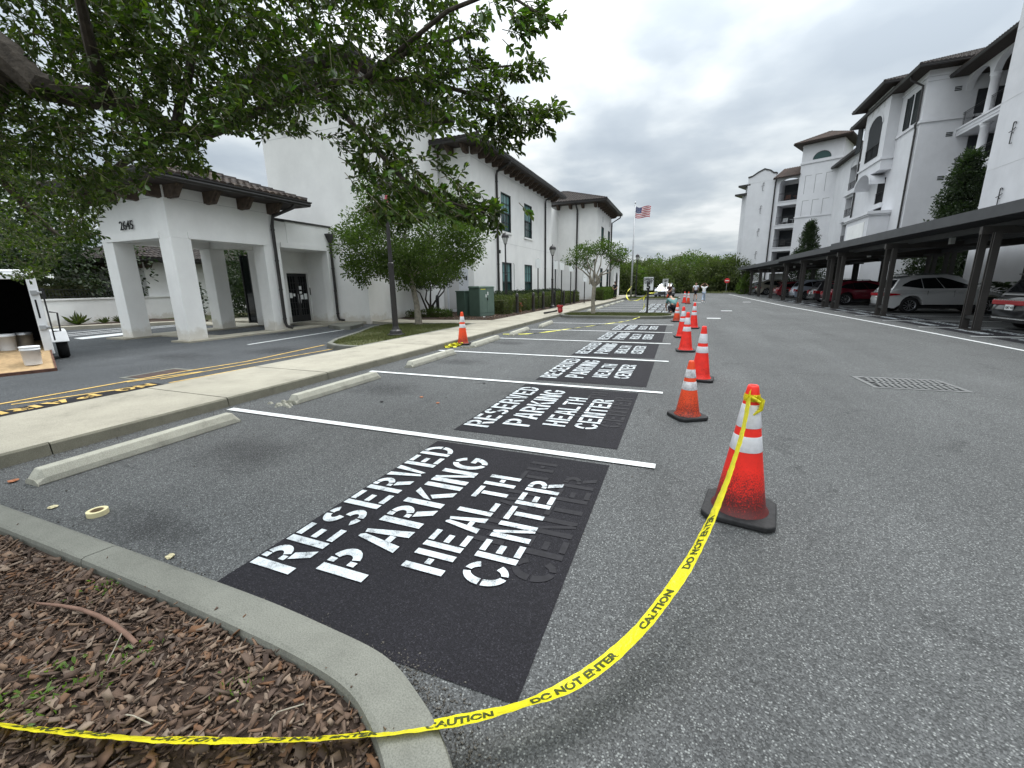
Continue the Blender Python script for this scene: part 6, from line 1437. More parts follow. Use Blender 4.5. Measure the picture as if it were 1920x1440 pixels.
stops = [('long pale concrete wheel stop nearest the viewer, below the sidewalk', -5.07, 2.46, .02), ('second concrete wheel stop, its near end broken and dark', -5.06, 5.10, .0), ('third concrete wheel stop, just before the cone by the kerb', -5.08, 7.92, .01), ('fourth concrete wheel stop, just past the cone by the kerb', -5.15, 10.85, .04), ('fifth concrete wheel stop from the viewer', -5.12, 13.5, .05), ('sixth concrete wheel stop, last before the grass island', -5.05, 16.3, .06),
         ('seventh wheel stop, first beyond the grass island', -5.1, 25.6, 0), ('eighth wheel stop, second beyond the grass island', -5.1, 28.3, 0), ('ninth wheel stop, third beyond the grass island', -5.1, 31.1, 0), ('tenth wheel stop, fourth beyond the grass island', -5.1, 33.8, 0), ('eleventh wheel stop, fifth beyond the grass island', -5.1, 36.6, 0), ('twelfth wheel stop, farthest down the row', -5.1, 39.3, 0)]
first = None
for lb, x, y, r_ in stops:
    if first is None: first = ST.build('wheel_stop', None, None, bevel=.01); o = first
    else: o = first.copy(); COL.objects.link(o)
    o.location = (x, y, 0); o.rotation_euler = (0, 0, r_); tag(o, lb, 'wheel stop', 'concrete wheel stops')
# crumbs where two of the stops are broken
for k, (x, y) in enumerate(((-5.16, 4.16), (-5.25, 9.85))):
    m = MB().use('stop_concrete' if k == 0 else 'kerb_side'); rs = random.Random(k)
    for i in range(26):
        s_ = rs.uniform(.01, .035); a, b_ = x+rs.gauss(0, .09), y+rs.gauss(0, .08); m.hexa([(a-s_, b_-s_, 0), (a+s_, b_-s_*.6, 0), (a+s_, b_+s_, 0), (a-s_*.7, b_+s_, 0)], [(a-s_*.5, b_-s_*.5, s_), (a+s_*.4, b_-s_*.3, s_*.9), (a+s_*.4, b_+s_*.5, s_), (a-s_*.4, b_+s_*.5, s_*.8)])
    tag(m.build('concrete_rubble'), 'grey crumbs broken from the '+('second' if k == 0 else 'fourth')+' wheel stop', 'rubble', kind='stuff')

# ------------------------------------------------------------------ cones
def cone(label, x, y, h, col, band, rz, base=.36, squat=False):
    c = thing('traffic_cone', label, 'cone', (x, y, 0), rz, 'orange traffic cones'); b2 = base/2; r0, r1 = base*.37, .034 if h > .8 else .03
    m = MB().use('rubber'); t = .045
    p = []
    for (sx, sy) in ((1, 1), (-1, 1), (-1, -1), (1, -1)):
        q = [(b2-.05, b2), (b2, b2-.05)] if sx*sy > 0 else [(b2, b2-.05), (b2-.05, b2)]
        if sx*sy > 0: q = [(b2, b2-.05), (b2-.05, b2)]
        else: q = [(b2-.05, b2), (b2, b2-.05)]
        p += [(sx*a, sy*d) for a, d in q]
    m.prism(p, .004, t); m.build('base', None, c, bevel=.012, seg=3)
    R = lambda z: r0+(r1-r0)*((z-t)/(h-t))**.94
    body = MB().use(col); body.smooth = True
    body.lathe([(r0+.016, t-.005), (r0+.012, t+.006), (R(.07), .07)]+[(R(z), z) for z in (.12, .2, .3, .4, .5) if z < h*.7]+[(R(h*z), h*z) for z in (.75, .85, .95)]+[(R(h), h-.012), (R(h)-.006, h), (R(h)-.016, h-.002), (R(h)-.018, h-.06)], 36, cap=False); body.build('cone_body', None, c)
    k = h/.914
    bands = ((.475*k, .58*k), (.635*k, .79*k)) if h > .8 else ((.40*k*1.0, .50*k), (.56*k, .70*k))
    if h <= .8: bands = ((.355, .455), (.50, .60))
    for z0, z1 in bands:
        b_ = MB().use(band); b_.smooth = True; b_.lathe([(R(z0)+.0012, z0), (R(z0)+.0028, z0+.004), (R(z1)+.0028, z1-.004), (R(z1)+.0012, z1)], 36, cap=False); b_.build('reflective_band', None, c)
    return c
cone('tall red cone nearest the viewer, dirty foot, caution tape tied to its top', .47, 3.12, .93, 'cone_red', 'cone_band', -.18, .455)
cone('short orange cone with scuffed bands, second from the viewer', .138, 5.34, .70, 'cone_orange', 'cone_band_dirty', .55, .38)
cone('tall clean red cone standing right behind the short orange one', .345, 7.58, .90, 'cone_red_clean', 'cone_band', -.1, .42)
cone('tall cone fourth in the row, beside the third painted patch', .12, 10.8, .92, 'cone_red_clean', 'cone_band', .1, .42)
cone('tall cone fifth in the row, leaning among two others', .02, 13.6, .90, 'cone_red_clean', 'cone_band', .2, .42)
cone('tall cone sixth in the row, right of the others', .38, 16.4, .90, 'cone_red_clean', 'cone_band', -.1, .42)
cone('orange cone at the corner of the grass island in front of the crouching worker', -.22, 19.1, .80, 'cone_orange', 'cone_band', .3, .40)
cone('orange cone standing alone by the sidewalk kerb among the wheel stops', -5.66, 10.42, .90, 'cone_orange', 'cone_band', .3, .40)
cone('far cone left of the walking pair', .05, 36.5, .9, 'cone_red_clean', 'cone_band', .1, .42)
cone('far cone just right of its twin near the walking pair', .32, 35.2, .9, 'cone_orange', 'cone_band', .5, .37)
cone('farthest cone near the white hatchback', -1.5, 46.0, .9, 'cone_orange', 'cone_band', .1, .42)

# ------------------------------------------------------------------ caution tape
tp = [(1404, 735, 2.80), (1402, 760, 2.74), (1392, 810, 2.62), (1374, 870, 2.47), (1352, 930, 2.30), (1320, 1002, 2.10), (1276, 1080, 1.92), (1195, 1185, 1.73), (1090, 1272, 1.58), (975, 1322, 1.50), (860, 1350, 1.46), (740, 1370, 1.43), (620, 1383, 1.41), (500, 1388, 1.40), (370, 1388, 1.40), (240, 1384, 1.42), (110, 1371, 1.45), (0, 1358, 1.49), (-160, 1330, 1.56), (-420, 1270, 1.75)]
wpx = [9, 9, 9, 10, 13, 20, 27, 29, 34, 17, 28, 19, 12, 15, 24, 17, 24, 16, 22, 24]; tw_ = [(math.degrees(math.acos(min(1, w_/(.072*791/q_[2]*(1+((q_[0]-960)**2+(q_[1]-720)**2)/791**2*.85))))), 0) for w_, q_ in zip(wpx, tp)]; tw_ = [(a_ if i_ not in (9, 10, 15) else a_*1.0, 0) for i_, (a_, _) in enumerate(tw_)]
TAPEW = .072
Pt = [at(*q) for q in tp]; N_ = 12; cp = smooth_path(Pt, N_); tws = []
for i in range(len(tw_)-1):
    for k in range(N_): t = k/N_; t = t*t*(3-2*t); tws.append((tw_[i][0]*(1-t)+tw_[i+1][0]*t, tw_[i][1]*(1-t)+tw_[i+1][1]*t))
tws.append(tw_[-1]); n = len(cp); cum = [0]
for i in range(1, n): cum.append(cum[-1]+(cp[i]-cp[i-1]).length)
fr_ = []
for i in range(n):
    d = (cp[min(i+1, n-1)]-cp[max(i-1, 0)]).normalized(); v = (cp[i]-CAM).normalized(); a = d.cross(v).normalized(); b_ = d.cross(a).normalized(); r = radians(tws[i][0]); fr_.append((a*cos(r)+b_*sin(r)+Vector((0, 0, 0)), d))
    # a: across the run, b: along the sight
def onT(s, w, off=0.0):
    s = max(0, min(cum[-1]-1e-6, s)); lo = 0; hi = n-1
    while hi-lo > 1:
        mid = (lo+hi)//2
        if cum[mid] <= s: lo = mid
        else: hi = mid
    f = (s-cum[lo])/max(1e-9, cum[hi]-cum[lo]); p = cp[lo].lerp(cp[hi], f); a = fr_[lo][0].lerp(fr_[hi][0], f).normalized(); d = fr_[lo][1].lerp(fr_[hi][1], f).normalized(); nn = d.cross(a).normalized()
    curl = .006*math.cos(w*pi)*sin(s*2.1)+.0022*sin(s*41+w*5)*cos(s*17-w*9)+.0012*sin(s*97+w*21)
    return p+a*(w*TAPEW)+nn*(curl*.6+off)
TPE = thing('caution_tape', 'yellow caution tape running from the nearest cone top down over the kerb and mulch', 'tape')
m = MB().use('tape_yellow'); m.smooth = True; M_, K_ = 320, 5; vs = []
for i in range(M_+1):
    for k in range(K_+1): vs.append(onT(cum[-1]*i/M_, -.5+k/K_))
m.add(vs, [(i*(K_+1)+k, i*(K_+1)+k+1, (i+1)*(K_+1)+k+1, (i+1)*(K_+1)+k) for i in range(M_) for k in range(K_)]); tb = m.build('strip', None, TPE)
def tape_text(body, s0, size=.052):
    v, f = text2d(body, size, 'LEFT', .0022, 1.0); v = [(x, size*.7-y) for x, y in v] 
    # finer rows keep the letters on the curve
    for off in (.0012, -.0012):
        q = [onT(s0-x, (y-size*.35)/TAPEW, off) for x, y in v]
        MB().use('tape_ink').add(q, f).build('printed_words', None, TPE)
s = 0.62+.25
for wd, sp in (('DO NOT ENTER', 0), ('CAUTION', 0)) * 6:
    pass
pos = .98
seq = [('DO NOT ENTER', .44), ('CAUTION', .27), ('DO NOT ENTER', .44), ('CAUTION', .27)]*4
k = 0
while pos < cum[-1]-.5 and k < len(seq):
    wd, ln = seq[k]; tape_text(wd, pos+ln*.0+ln); pos += ln+.10; k += 1
# the knot round the cone top
m = MB().use('tape_yellow'); m.smooth = True; c0 = Vector((.47, 3.12, 0))
m.lathe([(.050, .825), (.052, .85), (.046, .872)], 20, (c0.x, c0.y, 0), cap=False)
m.tube([(c0.x+.02, c0.y-.055, .87), (c0.x+.055, c0.y-.05, .84), (c0.x+.05, c0.y-.055, .78), (c0.x+.01, c0.y-.06, .74)], [.008, .016, .014, .006], 6)
m.tube([(c0.x-.03, c0.y-.05, .865), (c0.x+.01, c0.y-.065, .85), (c0.x+.04, c0.y-.06, .83)], .010, 6)
m.build('knot', None, TPE); rebase(TPE, (.47, 3.1, .8))
# other loose runs of tape, and a heap by the kerb cone
def ribbon(label, pts, w, name='loose_tape', m_='yellow_tape_plain', flat=False, sub=6, seed=1):
    cp_ = smooth_path([Vector(p) for p in pts], sub); m = MB().use(m_); vs = []; rs = random.Random(seed)
    for i, p in enumerate(cp_):
        d = (cp_[min(i+1, len(cp_)-1)]-cp_[max(i-1, 0)]).normalized(); a = d.cross(Vector((0, 0, 1))); a = a.normalized() if a.length > .01 else Vector((1, 0, 0)); t_ = rs.uniform(-.3, .3) if flat else i*.35
        b_ = d.cross(a).normalized(); q = (a*cos(t_)+b_*sin(t_))*w/2; vs += [p-q, p+q]
    m.add(vs, [(2*i, 2*i+1, 2*i+3, 2*i+2) for i in range(len(cp_)-1)]); o = m.build(name); return tag(o, label, 'tape')
rs = random.Random(4); pts = []
for k in range(34): a = k*.9; r = .10+.30*rs.random(); pts.append((-5.72+cos(a)*r*.55, 10.05+sin(a)*r*1.1, .012+.06*rs.random()))
ribbon('crumpled heap of yellow caution tape at the foot of the kerb cone', pts, .05, flat=False, seed=3)
ribbon('yellow tape lying on the stalls towards the fifth wheel stop', [(-5.5, 12.9, .02), (-4.6, 13.4, .012), (-3.6, 15.6, .012), (-2.9, 17.2, .014), (-2.2, 18.9, .02), (-1.8, 20.1, .10)], .05, flat=True, seed=5)
ribbon('yellow tape draped from the near speed limit post towards the flagpole', [(-1.66, 22.3, 1.05), (-2.2, 23.5, .75), (-2.9, 26, .62), (-3.6, 30, .7), (-4.3, 36, .9), (-5.0, 44, 1.1), (-5.2, 47, 1.3)], .07, seed=6)
ribbon('yellow tape from the near speed limit post to the far one', [(-1.66, 22.3, 1.1), (-1.55, 27, 1.05), (-1.6, 34, 1.1), (-1.74, 41, 1.25)], .06, seed=7)
ribbon('short tape tail hanging down the near speed limit post', [(-1.72, 22.25, 1.1), (-1.85, 22.2, .8), (-1.8, 22.2, .5), (-1.9, 22.25, .2)], .05, seed=8)

# ------------------------------------------------------------------ small things on the ground
MT = thing('masking_tape_roll', 'cream roll of masking tape lying on the asphalt near the kerb', 'tape roll', (-3.90, 1.47, .0), .4)
m = MB().use('masking_tape'); m.smooth = False; m.lathe([(.040, 0), (.062, 0), (.062, .036), (.040, .036)], 32, cap=False); m.quad; o = m.build('roll', None, MT)
m = MB().use('cardboard'); m.lathe([(.040, .036), (.036, .036), (.036, 0), (.040, 0)], 32, cap=False); m.build('cardboard_core', None, MT)
def crumple(name, label, x, y, r, m_, seed, z=0.0, flat=.5, cat='litter'):
    rs = random.Random(seed); import bmesh
    me = bpy.data.meshes.new(name); bm = bmesh.new(); bmesh.ops.create_icosphere(bm, subdivisions=2, radius=r)
    for v in bm.verts: v.co *= rs.uniform(.55, 1.15); v.co.z = max(-r*.4, v.co.z*flat)
    bm.to_mesh(me); bm.free(); me.materials.append(mat(m_)); o = bpy.data.objects.new(name, me); COL.objects.link(o); o.location = (x, y, z+r*.35); return tag(o, label, cat)
crumple('seed_husk', 'pale crumpled seed husk on the asphalt just outside the near kerb', -2.82, 1.33, .026, 'pale_litter', 3)
crumple('dried_leaf', 'curled beige dry leaf lying left of the masking tape', -4.35, 1.40, .030, 'pale_litter', 5, flat=.25)
crumple('dried_leaf', 'red-brown dead leaf beside the end of the nearest wheel stop', -5.30, 1.52, .042, 'leaf_litter', 6, flat=.15)
crumple('paper_scrap', 'tiny white paper scrap on the mulch by the utility cabinets', -8.6, 18.0, .06, 'sign_white', 7, z=.15)
tag(MB().use('orange_chip').hexa([(-3.12, .60, .10), (-3.03, .585, .112), (-3.02, .61, .118), (-3.11, .64, .105)], [(-3.12, .60, .104), (-3.03, .585, .116), (-3.02, .61, .122), (-3.11, .64, .109)]).build('orange_wood_chip'), 'bright orange wood chip on the mulch at the left edge', 'wood chip')
o = MB().use('root_brown'); o.smooth = True
o = o.tube([tuple(atz(x, y, .112+dz)) for x, y, dz in ((58, 1130, -.02), (110, 1135, .0), (150, 1142, .012), (185, 1155, .018), (215, 1172, .016), (238, 1190, .008), (256, 1207, -.012))], [.005, .0075, .009, .010, .0105, .0105, .0095], 8).build('tree_root'); tag(o, 'smooth brown surface root arching out of the near mulch', 'root')
for k, (lb, pts) in enumerate((('thin pale twig on the mulch beside the root', [(228, 1188), (215, 1215), (200, 1245)]), ('forked grey twig on the mulch above the tape', [(236, 1340), (250, 1342), (284, 1358)]), ('long grey stem lying near the kerb end of the mulch', [(505, 1352), (520, 1335), (570, 1320)]))):
    m = MB().use('pale_bark').tube([tuple(atz(x, y, .125)) for x, y in pts], .0022, 5).build('fallen_twig'); tag(m, lb, 'twig')
for k, (x, y) in enumerate(((-3.1, 4.9), (-3.9, 4.7), (-3.5, 5.1), (-3.0, 6.2))):
    crumple('leaf_scrap', ['small dark scrap left of the second painted patch', 'small dark scrap near the oil stain', 'dark curled scrap in the second stall', 'dark scrap in the third stall'][k], x, y, .03, 'black_ink' if k % 2 else 'leaf_litter', 20+k, flat=.15)

# ------------------------------------------------------------------ drain grates
def grate(label, cx_, cy_, w, d, rz, rows, cols, frame_m, bar_m):
    g = thing('storm_drain', label, 'drain grate', (cx_, cy_, 0), rz); f = MB().use(frame_m)
    a, b_ = w/2, d/2; t = .07
    for q in ((-a, -b_, a, -b_+t), (-a, b_-t, a, b_), (-a, -b_+t, -a+t, b_-t), (a-t, -b_+t, a, b_-t)): f.box(q[0], q[1], -.001, q[2], q[3], .007)
    f.build('frame', None, g); MB().use('dark_interior').quad((-a+t, -b_+t, .0015), (a-t, -b_+t, .0015), (a-t, b_-t, .0015), (-a+t, b_-t, .0015)).build('pit', None, g)
    ih = d-2*t; iw = w-2*t
    lb_ = MB().use(bar_m).box(-iw/2, -.017, .002, iw/2, .017, .012).mesh('long_bar')
    for r in range(1, rows): inst('long_bar', lb_, g, (0, -ih/2+ih*r/rows, 0))
    sb = MB().use(bar_m).hexa([(-.022, -ih/rows/2+.017, .002), (.022, -ih/rows/2+.017, .002), (.022, ih/rows/2-.017, .002), (-.022, ih/rows/2-.017, .002)], [(-.022, -ih/rows/2+.017, .0105), (.022, -ih/rows/2+.017, .0105), (.022, ih/rows/2-.017, .0105), (-.022, ih/rows/2-.017, .0105)]).mesh('cross_bar')
    for r in range(rows):
        for c in range(1, cols): inst('cross_bar', sb, g, (-iw/2+iw*(c+(.35*(r % 2)))/cols, -ih/2+ih*(r+.5)/rows, 0))
    return g
simple('drain_iron', (.115, .12, .12), .6, .3, .4, var=.3, scale=9); simple('drain_rust', (.07, .05, .045), .8, 0, .3, var=.4, scale=9)
grate('rectangular cast iron storm drain grate in the open lane on the right', 3.34, 8.24, 1.18, .86, .05, 4, 13, 'drain_iron', 'drain_iron')
grate('rusty drain grate with pale concrete frame on the driveway by the yellow lines', -9.52, 4.98, .62, 1.0, .03, 2, 9, 'kerb_concrete', 'drain_rust')

# ------------------------------------------------------------------ utility cabinets, bollards, lamps, signs
U = thing('utility_cabinet', 'large green steel transformer cabinet with double doors on a pad', 'utility cabinet', (-9.08, 18.50, .12), -.36)
m = MB().use('utility_green').box(-.72, 0, 0, 0, 1.02, 1.38); m.hexa([(-.76, -.03, 1.38), (.03, -.03, 1.38), (.03, 1.05, 1.38), (-.76, 1.05, 1.38)], [(-.72, .0, 1.46), (0, .0, 1.44), (0, 1.02, 1.44), (-.72, 1.02, 1.46)]); m.build('body', None, U, bevel=.006)
for y0, y1 in ((.03, .50), (.515, .99)): MB().use('utility_green_light').box(0, y0, .19, .018, y1, 1.34).build('door', None, U, bevel=.004)
MB().use('utility_green_light').box(0, .03, .03, .014, .99, .17).build('plinth_panel', None, U)
MB().use('sign_white').box(.019, .42, .92, .022, .48, 1.06).build('label_plate', None, U); MB().use('sign_white').box(.019, .54, 1.02, .022, .60, 1.18).build('label_plate', None, U); MB().use('yellow_tape_plain').box(.019, .1, 1.29, .021, .42, 1.32).build('label_plate', None, U)
MB().use('black_metal').box(.018, .52, .78, .05, .55, .9).build('handle', None, U)
U = thing('utility_cabinet', 'smaller green steel cabinet standing behind the large transformer', 'utility cabinet', (-10.0, 18.75, .12), -.36)
MB().use('utility_green').box(-.62, 0, 0, 0, .8, 1.18).build('body', None, U, bevel=.008); MB().use('utility_green').box(-.65, -.03, 1.18, .03, .83, 1.24).build('lid', None, U, bevel=.006)
def bollard_mesh():
    m = MB().use('bronze_metal'); m.smooth = True
    m.lathe([(.105, 0), (.105, .05), (.09, .08), (.082, .12), (.080, .86), (.094, .88), (.094, .91), (.082, .93), (.080, .98), (.062, 1.03), (.03, 1.06), (.004, 1.065)], 20); return m
BM = bollard_mesh(); b0 = None
bl = [('round-topped black bollard left of the young oak trunk', -12.99, 17.56), ('black bollard behind the young oak, in front of the dark clipped tree', -11.33, 18.41), ('first black bollard past the utility cabinets', -8.10, 20.99), ('second black bollard past the utility cabinets, right of the red standpipe', -7.88, 22.97), ('third black bollard past the utility cabinets', -8.0, 25.2), ('fourth black bollard past the cabinets, near the white-topped signposts', -8.0, 27.6), ('fifth black bollard past the cabinets', -8.0, 30.0), ('sixth and last black bollard before the crape myrtle', -8.0, 33.2)]
for lb, x, y in bl:
    if b0 is None: b0 = BM.build('bollard'); o = b0
    else: o = b0.copy(); COL.objects.link(o)
    o.location = (x, y, .12); tag(o, lb, 'bollard', 'black bollards along the building bed')
def lamp(label, x, y, h, s=1.0, z=.11, basew=.17):
    l = thing('lamp_post', label, 'lamp post', (x, y, z), 0, 'black lamp posts with lantern heads')
    m = MB().use('bronze_metal'); m.smooth = False
    m.lathe([(basew*1.35, 0), (basew*1.35, .05), (basew, .07), (basew*.9, .16), (basew*.62, .2), (basew*.55, .24), (.055*s*1.3, .30)], 16); m.build('base', None, l)
    hp = h-.78*s; m = MB().use('bronze_metal'); m.lathe([(.062*s*1.15, .28), (.062*s*1.05, h*.45), (.075*s, h*.452), (.075*s, h*.47), (.05*s, h*.475), (.04*s, hp), (.06*s, hp+.02), (.035*s, hp+.06), (.05*s, hp+.10*s)], 14); m.build('pole', None, l)
    g = MB().use('lamp_lens'); g.lathe([(.07*s, hp+.12*s), (.185*s, hp+.47*s)], 16, cap=False); g.build('lens', None, l)
    c = MB().use('bronze_metal'); c.lathe([(.05*s, hp+.09*s), (.08*s, hp+.11*s), (.08*s, hp+.14*s)], 12)
    for k in range(8): a = 2*pi*k/8; c.tube([(cos(a)*.075*s, sin(a)*.075*s, hp+.13*s), (cos(a)*.19*s, sin(a)*.19*s, hp+.47*s)], .009*s, 4)
    c.lathe([(.20*s, hp+.46*s), (.215*s, hp+.50*s), (.19*s, hp+.60*s), (.12*s, hp+.68*s), (.03*s, hp+.71*s), (.02*s, hp+.76*s), (.004, hp+.79*s)], 16); c.build('lantern_cage', None, l)
    return l
L1 = lamp('tall dark lamp post on the planting island, its head among the oak leaves', -8.42, 11.1, 4.72, 1.3, .09, .2)
tag(MB().use('hot_pink').tube([(.1, -.1, 4.2), (.12, -.12, 4.0), (.11, -.11, 3.86)], [.03, .05, .02], 8).build('red_ribbon', None, L1))
lamp('black lamp post in front of the left pair of windows of the long building', -9.75, 23.5, 4.45); lamp('black lamp post near the far end of the long building', -7.75, 26.3, 3.9)
lamp('distant lamp post just right of the flagpole', -5.0, 49.5, 4.6); lamp('lamp post near the corner building end', -7.2, 37.0, 3.6, .9)
def signpost(label, x, y, h, ph, n=1, rz=0.0):
    o = thing('sign_post', label, 'signpost', (x, y, .12), rz, 'thin black signposts with narrow white plates'); MB().use('black_metal').tube([(0, 0, 0), (0, 0, h)], .038, 8).build('post', None, o)
    for k in range(n): z = h-.02-k*(ph/n+.02); MB().use('sign_white').box(.045, -.155, z-ph/n, .052, .155, z).box(-.052, -.155, z-ph/n, -.045, .155, z).build('plate', None, o, bevel=.002)
    MB().use('black_metal').box(-.10, -.10, 0, .10, .10, .03).build('foot', None, o); return o
for lb, x, y, h, ph, n, rz in (('signpost with an open white-edged plate, left of the second lamp post', -8.6, 26.0, 3.05, .55, 1, -.8), ('first of two tall signposts with white plates right of the second lamp post', -7.85, 27.3, 2.95, .5, 1, -.8), ('second of two tall signposts with white plates right of the second lamp post', -7.95, 29.2, 2.95, .5, 1, -.8), ('signpost with a white plate beside the corner building downspout', -7.9, 31.6, 2.85, .45, 1, -.8), ('lowest signpost with several small white plates, left of the crape myrtle', -7.2, 33.2, 2.6, .9, 3, -.8)): signpost(lb, x, y, h, ph, n, rz)
# parking sign in the portico
o = thing('parking_sign', 'blue accessible parking sign with white plates below, seen through the portico', 'sign', (-19.3, 14.6, .1), radians(-25)); MB().use('black_metal').tube([(0, 0, 0), (0, 0, 2.75)], .03, 8).build('post', None, o)
MB().use('sign_blue').box(.03, -.16, 2.32, .04, .16, 2.75).build('blue_plate', None, o)
m = MB().use('sign_white'); X_ = .042; m.quad((X_, -.14, 2.34), (X_, .14, 2.34), (X_, .14, 2.5), (X_, -.14, 2.5))
k = lambda y, z, w, h: m.quad((X_, y-w/2, z-h/2), (X_, y+w/2, z-h/2), (X_, y+w/2, z+h/2), (X_, y-w/2, z+h/2))
k(0, 2.70, .05, .05); k(0, 2.63, .03, .08); k(.03, 2.59, .08, .02); k(.07, 2.56, .02, .06); m.add([(X_, -.02+.07*cos(t*pi/8+pi*.75), 2.57+.07*sin(t*pi/8+pi*.75)) for t in range(9)]+[(X_, -.02+.05*cos(t*pi/8+pi*.75), 2.57+.05*sin(t*pi/8+pi*.75)) for t in range(8, -1, -1)], [tuple(range(18))]); m.build('wheelchair_symbol', None, o)
for z0, z1 in ((2.14, 2.28), (1.78, 2.10), (1.5, 1.74)): MB().use('sign_white').box(.03, -.15, z0, .038, .15, z1).build('white_plate', None, o)
# speed limit signs
def speed(label, x, y, s=1.0, zt=1.88, w=.46, hgt=.64, post=1.26, z=.1):
    o = thing('speed_limit_sign', label, 'sign', (x, y, z), radians(4)); MB().use('black_metal').box(-.045, -.02, 0, .045, .05, post-z+.1).build('post', None, o)
    z1 = zt-z; z0 = z1-hgt
    MB().use('sign_white').prism([(a, b_) for a, b_ in rounded(-w/2, z0, w/2, z1, .03, 4)], -.032, -.026).tf(Matrix.Rotation(pi/2, 4, 'X')).build('plate', None, o)
    m = MB().use('black_ink'); yy = -.033; yb = yy if True else 0
    # plate is built in the x-z plane; its face looks towards -y
    for pz, body, sz in ((z1-.165, 'SPEED', .145), (z1-.30, 'LIMIT', .145), (z0+.06, '5', .36)): put_text(m, body, sz*1.1, (0, yy-.0015, pz), (1, 0, 0), (0, 0, 1), 'CENTER', bold=.006 if sz < .2 else .014)
    t = .012; e = .012
    m.box(-w/2+e, yy-.002, z0+e, w/2-e, yy-.001, z0+e+t*.6).box(-w/2+e, yy-.002, z1-e-t*.6, w/2-e, yy-.001, z1-e).box(-w/2+e, yy-.002, z0+e, -w/2+e+t*.6, yy-.001, z1-e).box(w/2-e-t*.6, yy-.002, z0+e, w/2-e, yy-.001, z1-e)
    m.build('lettering', None, o); return o
sp1 = speed('white SPEED LIMIT 5 sign with black post on the near grass island', -1.66, 22.3)
for k_ in sp1.name,: pass
speed('smaller-looking SPEED LIMIT 5 sign on the far island before the white hatchback', -1.75, 44.3, zt=1.95, post=1.3, w=.5, hgt=.75)
o = thing('no_entry_sign', 'round red and white no entry sign at the far end of the lane', 'sign', tuple(atz(1361, 549, .0)), 0)
p = o.location; s_ = (p-Vector((0, 0, 0))).length/64
MB().use('galvanised').tube([(0, 0, 0), (0, 0, 2.1)], .035, 6).build('post', None, o); MB().use('sign_red').lathe([(.001, -.02), (.36, -.02), (.36, 0), (.001, 0)], 24, cap=False).tf(Matrix.Translation((0, -.05, 1.75)) @ Matrix.Rotation(pi/2, 4, 'X')).build('disc', None, o); MB().use('sign_white').box(-.25, -.08, 1.69, .25, -.071, 1.81).build('bar', None, o)
# red standpipe and blower
o = thing('standpipe', 'small red standpipe in the mulch between the dark bollards', 'hydrant', (-8.55, 22.6, .12)); m = MB().use('hydrant_red'); m.lathe([(.11, 0), (.11, .04), (.065, .06), (.065, .42), (.09, .44), (.09, .48), (.05, .54), (.02, .56)], 14); m.build('body', None, o); m = MB().use('hydrant_red')
for s_ in (-1, 1): m.tube([(0, 0, .33), (.09, s_*.12, .33)], .045, 8)
m.build('outlet', None, o)
o = thing('standpipe', 'small red valve against the long building wall behind the shrubs', 'hydrant', (-10.6, 23.0, .12)); MB().use('hydrant_red').lathe([(.07, 0), (.05, .1), (.05, .9), (.09, .95), (.06, 1.1), (.02, 1.15)], 12).build('body', None, o)
o = thing('leaf_blower', 'red leaf blower with grey nozzle lying on the sidewalk edge by the island', 'leaf blower', (-6.05, 21.6, .13), .5)
MB().use('hydrant_red').tube([(0, 0, .16), (.1, 0, .17), (.22, 0, .17)], [.13, .17, .12], 12).build('motor_housing', None, o); MB().use('hydrant_red').lathe([(.001, 0), (.16, 0), (.16, .12), (.001, .12)], 16, (.1, 0, .30), cap=False).build('tank', None, o)
MB().use('rubber').tube([(-.06, 0, .13), (-.3, -.05, .09), (-.78, -.2, .04)], [.05, .042, .05], 10).build('nozzle', None, o); MB().use('black_metal').tube([(.02, 0, .30), (.06, 0, .43), (.2, 0, .43), (.24, 0, .30)], .014, 6).build('handle', None, o)
o = thing('condenser_unit', 'pale outdoor air-conditioning unit against the long building', 'air conditioner', (-10.85, 27.7, .1)); MB().use('white_metal').box(0, 0, 0, .35, .85, .95).build('casing', None, o, bevel=.02); MB().use('black_metal').lathe([(.001, 0), (.27, 0), (.27, .012), (.001, .012)], 20, cap=False).tf(Matrix.Translation((.352, .42, .5)) @ Matrix.Rotation(pi/2, 4, 'Y')).build('fan_grille', None, o)

# ------------------------------------------------------------------ flagpole
F_ = thing('flagpole', 'tall pale flagpole at the end of the second grass island', 'flagpole', (-5.25, 47.3, .1)); m = MB().use('galvanised'); m.smooth = True; m.lathe([(.09, 0), (.085, 3), (.055, 9.3)], 12); m.build('pole', None, F_); MB().use('galvanised').lathe([(.002, 9.3), (.06, 9.36), (.075, 9.43), (.06, 9.5), (.004, 9.56)], 12).build('finial', None, F_)
FG = thing('flag', 'American flag waving at the top of the flagpole', 'flag', (-5.18, 47.3, 9.2), 0)
def flagp(u, v):   # u along 0..1.75, v down 0..1.05
    return (u*.86-.06*v-.05*sin(u*4), .14*sin(u*5.2+v*1.3)*min(1, u*2), -v-.14*u*u*.5-.13*sin(u*3.1)+.0)
n_u, n_v = 22, 13; H_, L_ = 1.05, 1.75
for nm, mt, test in (('red_stripes', 'flag_red', lambda i, j: j % 2 == 0 and not (i < 9 and j < 7)), ('white_stripes', 'flag_white', lambda i, j: j % 2 == 1 and not (i < 9 and j < 7)), ('blue_canton', 'flag_blue', lambda i, j: i < 9 and j < 7)):
    m = MB().use(mt)
    for i in range(n_u):
        for j in range(n_v):
            if test(i, j): a, b_, c, d = i/n_u*L_, (i+1)/n_u*L_, j/n_v*H_, (j+1)/n_v*H_; m.quad(flagp(a, c), flagp(b_, c), flagp(b_, d), flagp(a, d))
    m.build(nm, None, FG)
m = MB().use('flag_white')
